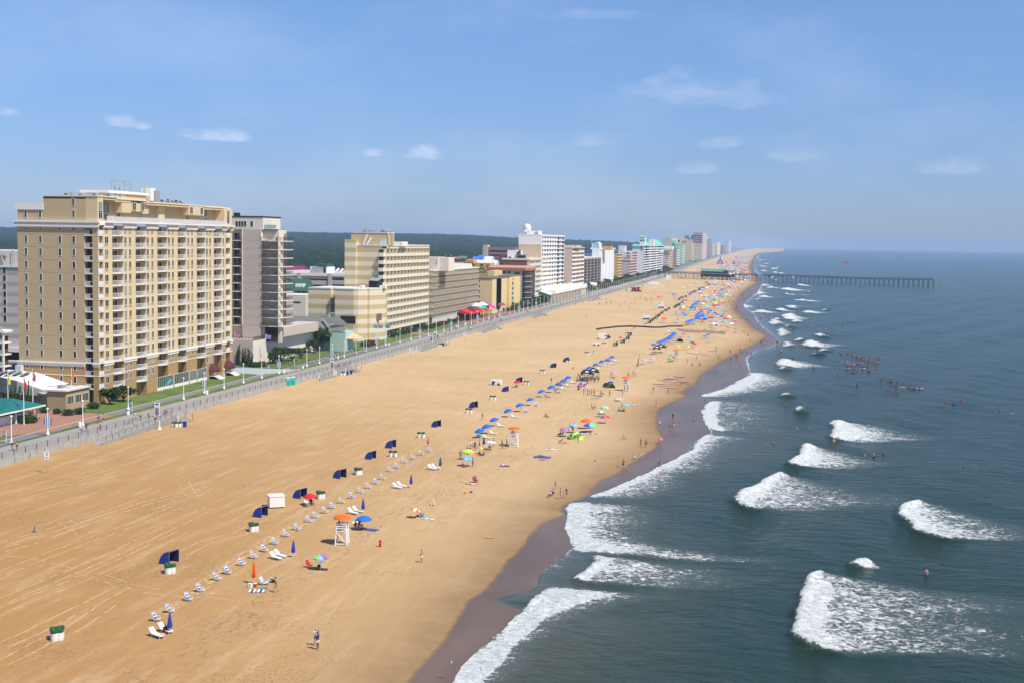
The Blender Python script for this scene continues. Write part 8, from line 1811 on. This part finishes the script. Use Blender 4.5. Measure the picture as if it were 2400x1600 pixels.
box_thing(647,1188,1.95,1.9,1.5,32,mat('box_white',(.80,.77,.68),.6,.04,1.0),'white canvas-covered box beside the second cabana','storage_box','box',mat('box_white',())).scale=(1.12,1.12,1.12)
def wheels(t,w_=1.0,L_=1.1):
 for sx in (-L_,L_):
  for sy in (-w_,w_):MB().use(DARK).tube((sx,sy-.1,.32),(sx,sy+.1,.32),.32,n=10).build('wheel',None,t)
def truck(t):MB().use(CLO['navy']).box(1.9,3.2,-.9,.9,.5,1.3).use(GL[0]).box(1.9,2.6,-.8,.8,1.3,1.8).build('cab',None,t);MB().use(DARK).box(.9,1.5,-1.02,-1.0,1.3,1.8).build('window',None,t);wheels(t,.95,1.6)
box_thing(1412,795,3.4,2.0,2.3,5,WHITE,'white box truck with blue cab on the open sand','box_truck','truck',None,truck);box_thing(1163,902,2.8,1.6,1.4,0,WHITE,'small white trailer above the ninth cabana','trailer','trailer',None,lambda t:(wheels(t,.7,.8),MB().use(CLO['navy']).box(-1,-.2,-.82,-.8,.5,1.1).build('panel',None,t)));box_thing(1398,809,2.6,1.5,1.1,5,WHITE,'low white trailer before the box truck','trailer','trailer',None,lambda t:wheels(t,.7,.8))
box_thing(1515,749,3.4,2,2.1,5,WHITE,'white and blue trailer left of the striped cabanas, nearer one','trailer','trailer',None,lambda t:(wheels(t),MB().use(CLO['blue']).box(-1.7,1.7,-1.02,-1.0,.2,.8).build('stripe',None,t)));box_thing(1549,722,3.4,2,2.1,5,WHITE,'white and blue trailer left of the striped cabanas, farther one','trailer','trailer',None,lambda t:(wheels(t),MB().use(CLO['blue']).box(-1.7,1.7,-1.02,-1.0,.2,.9).build('stripe',None,t)))
box_thing(1532,668,9,3,3.0,5,WHITE,'long white trailer near the promenade before the pier','trailer','trailer',None,lambda t:wheels(t,1.2,3));box_thing(1566,657,5.5,5,5.2,5,WHITE,'white cube hut at the landward end of the pier','hut','hut',ROOFW)
TEAL=mat('toilet_teal',(.02,.52,.42),.5,.05)
def loo(t):MB().use(mat('toilet_roof',(.62,.66,.62),.6)).box(-.62,.62,-.62,.62,2.2,2.32).lathe([(.5,2.3),(.3,2.45),(0,2.5)],n=8).build('roof',None,t);MB().use(mat('toilet_door',(.02,.42,.35),.5)).box(-.42,.42,-.63,-.6,.3,2.0).use(WHITE).box(-.3,.3,-.64,-.63,1.7,1.85).build('door',None,t)
for x,y,lb in [(675,906,'teal portable toilet, left of the pair below the promenade'),(686.5,904,'teal portable toilet, right of the pair below the promenade'),(1103.7,782,'single teal portable toilet below the oat hotel'),(1298.8,724,'teal portable toilet below the brown-sided hotel'),(1468,683,'teal portable toilet left of the maroon stage'),(1506,672,'teal portable toilet, second before the pier'),(1542,663,'teal portable toilet, nearest the pier')]:
 box_thing(x,y,1.2,1.2,2.2,10,TEAL,lb,'portable_toilet','portable toilet',None,loo,grp='teal portable toilets')
def sign_board(x,y,lb,h=3.4):
 v=gp(x,y);t=thing('sand_sign',lb,'sign',v,R(20));MB().use(METAL).tube((0,0,0),(0,0,h),.04).build('pole',None,t)
 m=MB().use(WHITE).box(-.38,.38,-.03,.03,h-.9,h+.45).use(CLO['grey']).box(-.25,.25,-.04,-.03,h+.15,h+.3).box(-.15,.2,-.04,-.03,h-.25,h+.02).box(-.25,.25,-.04,-.03,h-.6,h-.5).box(-.25,.25,-.04,-.03,h-.75,h-.68);m.build('board',None,t)
sign_board(110,1108,'white beach rule sign on a thin pole before the seawall',3.2);sign_board(785,896,'white sign on a thin pole below the second ramp',3.0);sign_board(962,841,'white sign on a thin pole below the cream hotel',3.2);sign_board(1088.5,801,'white sign on a thin pole left of the single teal toilet',3.2)
def cone_post(x,y,lb):v=gp(x,y);t=thing('shower_post',lb,'post',v,0,'white posts at the ramps');MB().use(WHITE).lathe([(.42,0),(.4,.15),(.22,.3),(.16,.6),(.12,.62),(.1,1.75),(0,1.8)],n=10).build('column',None,t);MB().use(METAL).tube((0,0,1.6),(.2,0,1.65),.03).build('tap',None,t)
for (x,y),lb in [(z2(1267,1150),'white tapered post below the first ramp'),(z2(1543,1100),'white tapered post at the foot of the first ramp steps'),(z2(1722,1045),'white tapered post behind the first barrels'),((747,887),'white tapered post below the second ramp'),((788,881),'white tapered post at the foot of the second ramp'),((810,876),'white tapered post behind the barrels of the second ramp'),((976,820),'white tapered post below the third ramp'),((1007,814),'white tapered post at the foot of the third ramp'),((1014,811),'white tapered post right of the third ramp'),((1127,776),'white tapered post below the fourth ramp'),((1150,772),'white tapered post right of the fourth ramp')]:cone_post(x,y,lb)
def frame_sign(px,py,lb):p=G(px,py,1.3);t=thing('info_sign',lb,'sign',(fwall(p.y)-.5,p.y,1.3));[MB().use(WHITE).box(s-.06,s+.06,-.06,.06,0,3.1).build('post',None,t) for s in (-.5,.5)];MB().use(WHITE).box(-.44,.44,-.03,.03,2.0,3.0).use(CLO['grey']).box(-.44,.44,-.02,.02,.5,1.9).use(CLO['navy']).box(-.3,.3,-.04,-.03,2.5,2.8).build('board',None,t)
frame_sign(*z2(1540,975),'tall white sign frame at the head of the first ramp');frame_sign(774,864,'tall white sign frame at the head of the second ramp');frame_sign(983,800,'tall white sign frame at the head of the third ramp');frame_sign(1134,755,'tall white sign frame at the head of the fourth ramp')
def aframe(x,y,w_,h_,m,lb):v=gp(x,y);t=thing('sandwich_board',lb,'sign',v,R(15));[MB().use(m).bar((s*w_,0,0),(s*.05,0,h_),.5,.05,(1,0,0)).build('panel',None,t) for s in (-1,1)]
aframe(83,1246,.28,.95,METAL,'grey A-frame board alone on the near sand at the left');aframe(1015,1183,.3,.95,WHITE,'white A-frame board near the tilted orange and white umbrella')
def gazebo(x,y,w_,lb,m=DARK,rz=10,nm='canopy_tent'):
 v=gp(x,y);t=thing(nm,lb,'canopy',v,R(rz));h=2.2
 [MB().use(METAL).box(sx*w_-.04,sx*w_+.04,sy*w_-.04,sy*w_+.04,0,h).build('post',None,t) for sx in (-1,1) for sy in (-1,1)]
 c=MB().use(m);q=[(-w_,-w_),(w_,-w_),(w_,w_),(-w_,w_)]
 for i in range(4):(xa,ya),(xb,yb)=q[i],q[(i+1)%4];c.quad((xa,ya,h),(xb,yb,h),(xb*.3,yb*.3,h+.75),(xa*.3,ya*.3,h+.75));c.quad((xa*.3,ya*.3,h+.75),(xb*.3,yb*.3,h+.75),(0,0,h+1.2));c.quad((xa,ya,h-.3),(xb,yb,h-.3),(xb,yb,h),(xa,ya,h))
 if m is DARK:c.use(WHITE).quad((-.5,-w_*.72,h+.32),(.5,-w_*.72,h+.32),(.35,-w_*.5,h+.56),(-.35,-w_*.5,h+.56)).box(-w_*.6,w_*.2,-w_-.02,-w_-.005,h-.22,h-.08)
 c.build('canopy',None,t)
gazebo(1375,891,1.7,'black pop-up canopy with white mark, left half of the surf camp shelter');gazebo(1390,887,1.7,'black pop-up canopy with white mark, right half of the surf camp shelter');gazebo(1548,826,1.9,'black and white canopy at the end of the blue umbrella block');gazebo(1539,830,1.3,'low black canopy below the black and white one')
for i in range(20):
 v=gp(1352+i*2.7+RP.random()*2,889+RP.random()*9-(i%3)*2);person(v.x,v.y,v.z,RP.choice(['stand','stand','walk','ground']),R(RP.randrange(360)),'person in dark clothes among the crowd at the black canopies',top=RP.choice(['black','navy','black','grey']),bottom=RP.choice(['black','navy','khaki']),skin=RP.choice([0,2,0]),group='surf camp crowd at the black canopies')
def wedge_tent(x,y,m1,m2,lb,w_=1.5,rz=0):v=gp(x,y);t=thing('beach_tent',lb,'tent',v,R(rz));c=MB();n=6;c.use(m1);arc=[(w_*math.cos(math.pi*i/n),1.35*math.sin(math.pi*i/n)) for i in range(n+1)];[c.use([m1,m2][i%2]).quad((arc[i][0],-.9,arc[i][1]),(arc[i+1][0],-.9,arc[i+1][1]),(arc[i+1][0]*.75,.9,arc[i+1][1]*.85),(arc[i][0]*.75,.9,arc[i][1]*.85)) for i in range(n)];[c.use([m1,m2][i%2]).quad((arc[i][0]*.75,.9,arc[i][1]*.85),(arc[i+1][0]*.75,.9,arc[i+1][1]*.85),(0,1.2,0)) for i in range(n)];c.build('shell',None,t);MB().use(METAL).tube((-w_,-.9,0),(-w_*.5,-.9,1.15),.02).tube((w_*.5,-.9,1.15),(w_,-.9,0),.02).build('pole',None,t)
wedge_tent(1364.5,906,CLO['red'],UC['sky'],'red and pale blue dome tent below the black canopies',rz=180);wedge_tent(1434,908,UC['lime'],UC['lime'],'lime pop-up tent under the navy umbrella',1.1);wedge_tent(1346,1028,CLO['green'],UC['lime'],'green wedge tent beside the blue ringed umbrella',1.6,160);wedge_tent(1594,801,CLO['purple'],CLO['purple'],'dark purple dome tent right of the blue umbrella block',1.4);wedge_tent(1423,906,UC['sky'],WHITE,'pale blue striped shelter left of the lime tent',1.3)
P_=[gp(*r6(x,y)) for x,y in [(-10,217),(60,205),(160,192),(300,178),(500,170),(700,178),(850,187),(950,188),(1100,172),(1305,168)]];pm_=MB().use(mat('black_pipe',(.02,.018,.016),.6))
for a,b in zip(P_[:-1],P_[1:]):pm_.tube(a+V((0,0,.3)),b+V((0,0,.3)),.42,n=8)
tag(pm_.build('drain_pipe',None),'long black drain pipe winding across the sand towards the sea','pipe')
chn=n_=NT('channel_wet_sand');n_.out(n_.mix(n_.ramp(n_.noise(.35,5,.7),.42,.58),(.12,.085,.05),(.40,.27,.15)),.7)
cm=MB().use(n_.m);up_=[r6(x,y) for x,y in [(1220,195),(1330,215),(1500,222),(1700,225),(1960,240)]];dn=[r6(x,y) for x,y in [(1235,225),(1330,250),(1500,262),(1700,262),(1960,285)]]
for i in range(4):cm.quad(*[tuple(gp(*q)+V((0,0,.06))) for q in (dn[i],dn[i+1],up_[i+1],up_[i])])
tag(cm.build('drain_channel'),kind='structure')
def pole(x,y,top,lb):v=gp(x,y);h=aty(x,top,v.y).z-v.z;t=thing('tall_pole',lb,'pole',v);MB().use(mat('rust_pole',(.12,.05,.04),.7)).tube((0,0,0),(.4,0,h),.1,.05).build('shaft',None,t);MB().use(mat('rust_pole',())).tube((0,0,0),(0,0,.3),.2).build('foot',None,t)
pole(1493,858,838,'shorter of two thin dark poles above the board spread');pole(1495,857,827,'taller of two thin dark poles above the board spread');pole(1588,751,738,'lone thin dark pole above the pipe end')
def net(a,b,lb):A_,B_=gp(*a),gp(*b);t=thing('volleyball_net',lb,'net',A_);d=B_-A_;d.z=0;m=MB().use(mat('net_yellow',(.45,.40,.06),.7));[MB().use(mat('net_yellow',())).tube(q,q+V((0,0,3.0)),.09,n=5).build('post',None,t) for q in (V((0,0,0)),d)];m.tube((0,0,2.9),d+V((0,0,2.9)),.05,n=4).tube((0,0,1.9),d+V((0,0,1.9)),.04,n=4).build('net',None,t)
for i,(a,b) in enumerate([(r7(40,945),r7(330,955)),(r7(60,925),r7(345,930)),(r7(235,880),r7(515,880)),(r7(160,830),r7(380,830)),(r7(385,810),r7(600,812)),(r7(600,840),r7(760,840))]):net(a,b,'pale yellow volleyball net on the open sand before the pier, %s'%ORD[i])
for i,(x,y) in enumerate([(1348,716),(1366,712),(1380,709),(1404,715),(1421,712),(1432,711),(1420,703)]):v=gp(x,y);t=thing('net_post','thin yellow net post with dark padded foot, %s from the left'%ORD[i],'post',v,0,'padded net posts');MB().use(MATS['net_yellow']).tube((0,0,0),(0,0,2.8),.07,n=5).build('shaft',None,t);MB().use(CLO['black']).tube((0,0,0),(0,0,1.3),.16,n=6).build('pad',None,t)
def stage():v=gp(1491,684);t=thing('event_stage','maroon event stage with flags beside the promenade','stage',v);MB().use(CLO['maroon']).box(-4,4,-2,2,0,1.2).box(-3.4,0,0,2,1.2,3.2).box(.6,2.4,.6,2,1.2,3.8).build('platform',None,t);[MB().use(CLO['purple']).tube((-4+i*1.6,-2,0),(-4+i*1.6,-2,3.6),.08,n=4).box(-4+i*1.6,-3.2+i*1.6,-2.02,-1.98,2.7,3.5).build('flag',None,t) for i in range(6)]
stage()
for i,(x,y,hh) in enumerate([(1684,619,9),(1692,619,9),(1688,613,12),(1720,619,8)]):v=gp(x,y);t=thing('peaked_tent','tall blue peaked tent on the far beach, %s'%['left one','right one','behind the other two with yellow top','apart near the crowd'][i],'tent',v);MB().use(CLO['blue']).lathe([(3.6,0),(1.5,hh*.4),(.2,hh)],n=6).build('canopy',None,t);MB().use(CLO['yellow'] if i==2 else WHITE).tube((0,0,0),(0,0,hh+1.5),.25,n=4).build('mast',None,t)
def gull():v=G(1058,1551,1.6);t=link('seagull',None) if 0 else None;m=MB().use(mat('gull_dark',(.07,.055,.05),.8));m.quad((-.02,-.06,0),(-.02,.1,0),(-.34,.07,.09),(-.34,-.02,.09)).quad((-.34,-.02,.09),(-.34,.07,.09),(-.68,.06,.03)).quad((.02,.1,0),(.02,-.06,0),(.34,-.02,.09),(.34,.07,.09)).quad((.34,.07,.09),(.34,-.02,.09),(.68,.06,.03));m.use(mat('gull_white',(.7,.7,.68),.7)).blob((0,0,0),.05,.2,.05,8,6).blob((0,.2,.02),.035,.05,.035,6,5);tag(m.build('seagull',None,None,False,v,.25),'grey gull gliding with spread wings over the near wet sand','bird')
gull()
r_=np.random.default_rng(12)
for i in range(13):
 px,py=727+i*8.1,851.5-i*2.35;v=G(px,py,1.1);m=MB().use(mat('boulder_grey',(.24,.22,.22),.9,.2,2.0));m.blob((0,0,.25),.75,.6,.55,8,6);m.v=[(x*(1+.25*r_.normal()*.5),y*(1+.25*r_.normal()*.5),max(z,-.1)) for x,y,z in m.v]
 tag(m.build('boulder',None,None,False,(v.x,v.y,1.1),i*.9),'grey boulder edging the lawn by the lamps, %s from the left'%ORD[i],'boulder','boulders edging the lawn')
p=G(*z2(1640,715),1.1);t=thing('dolphin_sculpture','blue leaping dolphin sculpture on the hotel lawn','sculpture',(p.x,p.y,1.1),R(75));c=[(-1.1,1.7,.05),(-.8,1.55,.10),(-.45,1.75,.24),(0,2.2,.30),(.45,2.45,.27),(.8,2.35,.18),(1.05,2.15,.08),(1.2,2.05,.04)];m=MB().use(mat('dolphin_blue',(.03,.35,.68),.3,.05))
for a,b in zip(c[:-1],c[1:]):m.tube((a[0],0,a[1]),(b[0],0,b[1]),a[2],b[2],9)
m.quad((.05,-.03,2.45),(.3,0,2.65),(-.15,0,2.95)).quad((-1.05,0,1.7),(-1.35,-.35,1.5),(-1.5,0,1.6),(-1.35,.35,1.5)).quad((.4,.2,2.25),(.3,.55,1.9),(.15,.2,2.1));m.build('dolphin',None,t);MB().use(METAL).tube((0,0,0),(0,0,2.0),.05).build('stake',None,t)
# --- the crowded beach towards and beyond the pier
UK=['blue','navy','red','orange','sky','azure','white','yellow','green','violet','magenta','teal','lime','pale','blue','blue','red','sky']
UPR=parasol(0,0,-30,1.25,2.15,[UC['blue'],UC['white']],'x','umbrellas of the far crowd',n=6);UPP=parasol(0,0,-30,1.25,2.15,[UC['red']],'x','umbrellas of the far crowd',n=6)
rc=random.Random(77);k=0
def clab(c):cc[c]=cc.get(c,0)+1;return '%s umbrella in the crowd before the pier, %s of its colour'%(c,ORD[min(cc[c],20)-1])
def crowd_xy(Y):
 e=float(jagx(WET,np.array([Y]))[0]);w_=42 if Y<1400 else 60
 return e-7-abs(rc.gauss(0,.42))*w_
cc={}
while k<150:
 Y=590+800*((k+rc.random())/150)**.95;x=crowd_xy(Y)
 if 640<Y<690 and rc.random()<.8:continue
 if sum((PX((x,Y,0))[0]-q[0])**2+(PX((x,Y,0))[1]-q[1])**2<25 for q in UO2):continue
 c=rc.choice(UK);two=rc.random()<.35;c2=rc.choice(['white','yellow','sky'])
 o=dup(UPR if two else UPP,(x,Y,sandz(x,Y)),rc.random()*3,label=clab(c if not two else c+' and '+c2),group='umbrellas in the crowd before the pier',sc=1.0+.25*rc.random(),swap={'umbrella_blue':UC[c],'white_paint':UC[c2]} if two else {'umbrella_red':UC[c]});o.rotation_euler=(R(rc.uniform(-10,10)),R(rc.uniform(-12,6)),rc.random()*3);k+=1
for i in range(110):
 Y=575+830*rc.random();x=crowd_xy(Y)+rc.uniform(-3,6)
 tiny(x,Y,sandz(x,Y),rc.choice(['stand','walk','sit','ground','lie']),R(rc.randrange(360)),'small figure among the umbrellas of the crowd before the pier','people in the crowd before the pier',.9+.2*rc.random(),mass=True)
for i in range(55):
 Y=640+620*rc.random();x=fwall(Y)+15+(crowd_xy(Y)-fwall(Y)-15)*rc.random()**.6 if i%2 else float(jagx(WET,np.array([Y]))[0])-1+rc.uniform(-5,3)
 tiny(x,Y,sandz(x,Y),rc.choice(['stand','walk','walk']),R(rc.randrange(360)),'small figure walking on the open sand before the pier' if i%2 else 'small figure at the water line before the pier','walkers on the open sand',.95,mass=True)
zap(UPR,UPP)
tag(CROWD.build('distant_people'),'many small distant beachgoers on the promenade and the far sand','crowd',kind='stuff')
m=MB();cm_=[UC[c] for c in UK]+[SKINS[0],CLO['black'],CLO['white'],SKINS[1]]
for i in range(1500):
 Y=1440+3000*rc.random()**1.7;e=float(jagx(WET,np.array([Y]))[0]);x=e-8-abs(rc.gauss(0,.45))*62;q=rc.random()
 if q<.33:m.use(rc.choice(cm_[:18])).lathe([(.02,2.3),(1.0,2.1),(1.5,1.6)],(x,Y,0),6);m.tube((x,Y,0),(x,Y,2.2),.05,n=3,cap=False)
 elif q<.8:m.use(rc.choice(cm_[18:])).tube((x+8*rc.random(),Y,0),(x,Y,1.1),.22,.2,4);m.use(SKINS[0]).blob((x,Y,1.45),.13,.13,.16,5,4)
 else:m.use(rc.choice(cm_)).box(x,x+1.6,Y,Y+.8,.05,.3)
tag(m.build('far_crowd'),'dense far crowd of bathers and umbrellas beyond the pier','crowd',kind='stuff')
TK=mat('loose_pale_sand',(.50,.33,.16),.95,.08,1.5,bump=.03,bscale=9);tk=MB().use(TK);rk=random.Random(3)
TR_=[[(0,1412),(120,1360),(260,1300),(420,1225),(500,1185)],[(0,1432),(150,1375),(300,1308),(440,1240)],[(0,1305),(60,1312),(150,1333),(230,1350),(300,1375),(380,1388),(440,1392),(520,1395),(600,1408),(700,1405)],[(0,1515),(60,1490),(160,1440),(240,1400),(300,1370)],[(0,1290),(100,1262),(200,1225),(330,1180),(480,1144)],[(0,1275),(110,1245),(230,1205),(340,1168)],[(90,1510),(170,1475),(260,1412)],[(0,1555),(40,1538),(110,1500)],[(380,1440),(480,1372),(560,1318),(640,1268),(700,1235),(760,1205),(830,1168)],[(450,1390),(520,1330),(600,1280),(680,1235),(740,1200)],[(150,1220),(190,1245),(200,1255)],[(0,1345),(140,1290),(300,1232),(420,1185)],[(425,1120),(440,1150),(450,1163),(490,1140)],[(700,1218),(800,1222),(900,1210),(960,1185),(1005,1150)],[(760,1232),(880,1222),(960,1200),(1010,1172),(1032,1150)],[(560,1225),(640,1215),(720,1210)],[(420,1300),(480,1270),(560,1250),(600,1228)],[(30,1160),(160,1128),(280,1098)],[(0,1185),(100,1160),(220,1132)],[(900,1500-330),(980,1130),(1060,1085),(1150,1040),(1240,990),(1320,940)],[(1230,1010),(1300,985),(1340,965),(1400,930)]]
for j,pts in enumerate(TR_):
 ps=[gp(*q) for q in pts];D_=[]
 for a,b in zip(ps[:-1],ps[1:]):
  n=max(2,int((b-a).length/.8));D_+=[a.lerp(b,i/n) for i in range(n)]
 for off in (0,.0) if j in (8,9) else (-.85,.85):
  for a,b in zip(D_[:-1],D_[1:]):
   if rk.random()<(.35 if j in (8,9,2) else .16):continue
   d=(b-a).normalized();s=V((-d.y,d.x,0));w_=rk.uniform(.05,.14)*(1.5 if j in (8,9) else 1);o_=off+(rk.uniform(-.7,.7) if j in (8,9) else rk.uniform(-.05,.05))
   q=[a+s*(o_-w_),b+s*(o_-w_),b+s*(o_+w_),a+s*(o_+w_)];mid=(a+b)/2+s*o_
   for v in q:v.z=sandz(v.x,v.y)+.012
   c=(q[0]+q[2])/2;c.z+=.02+w_*.2
   for i in range(4):tk.quad(q[i],q[(i+1)%4],c)
tag(tk.build('tyre_tracks'),'pale vehicle and foot tracks crossing the near sand','tracks',kind='stuff')
# --- air
def make_haze():
 m=bpy.data.materials.new('haze_air');m.use_nodes=True;t=m.node_tree
 for n_ in list(t.nodes):
  if n_.type!='OUTPUT_MATERIAL':t.nodes.remove(n_)
 pv=t.nodes.new('ShaderNodeVolumePrincipled')
 pv.inputs['Color'].default_value=(.50,.70,1.0,1);pv.inputs['Density'].default_value=0.00009;pv.inputs['Anisotropy'].default_value=0.0
 t.links.new(pv.outputs[0],t.nodes['Material Output'].inputs['Volume'])
 mb=MB();mb.box(-9000,12500,-300,13500,-6.5,92.0)
 o=mb.build('haze',m);tag(o,kind='stuff')
make_haze()
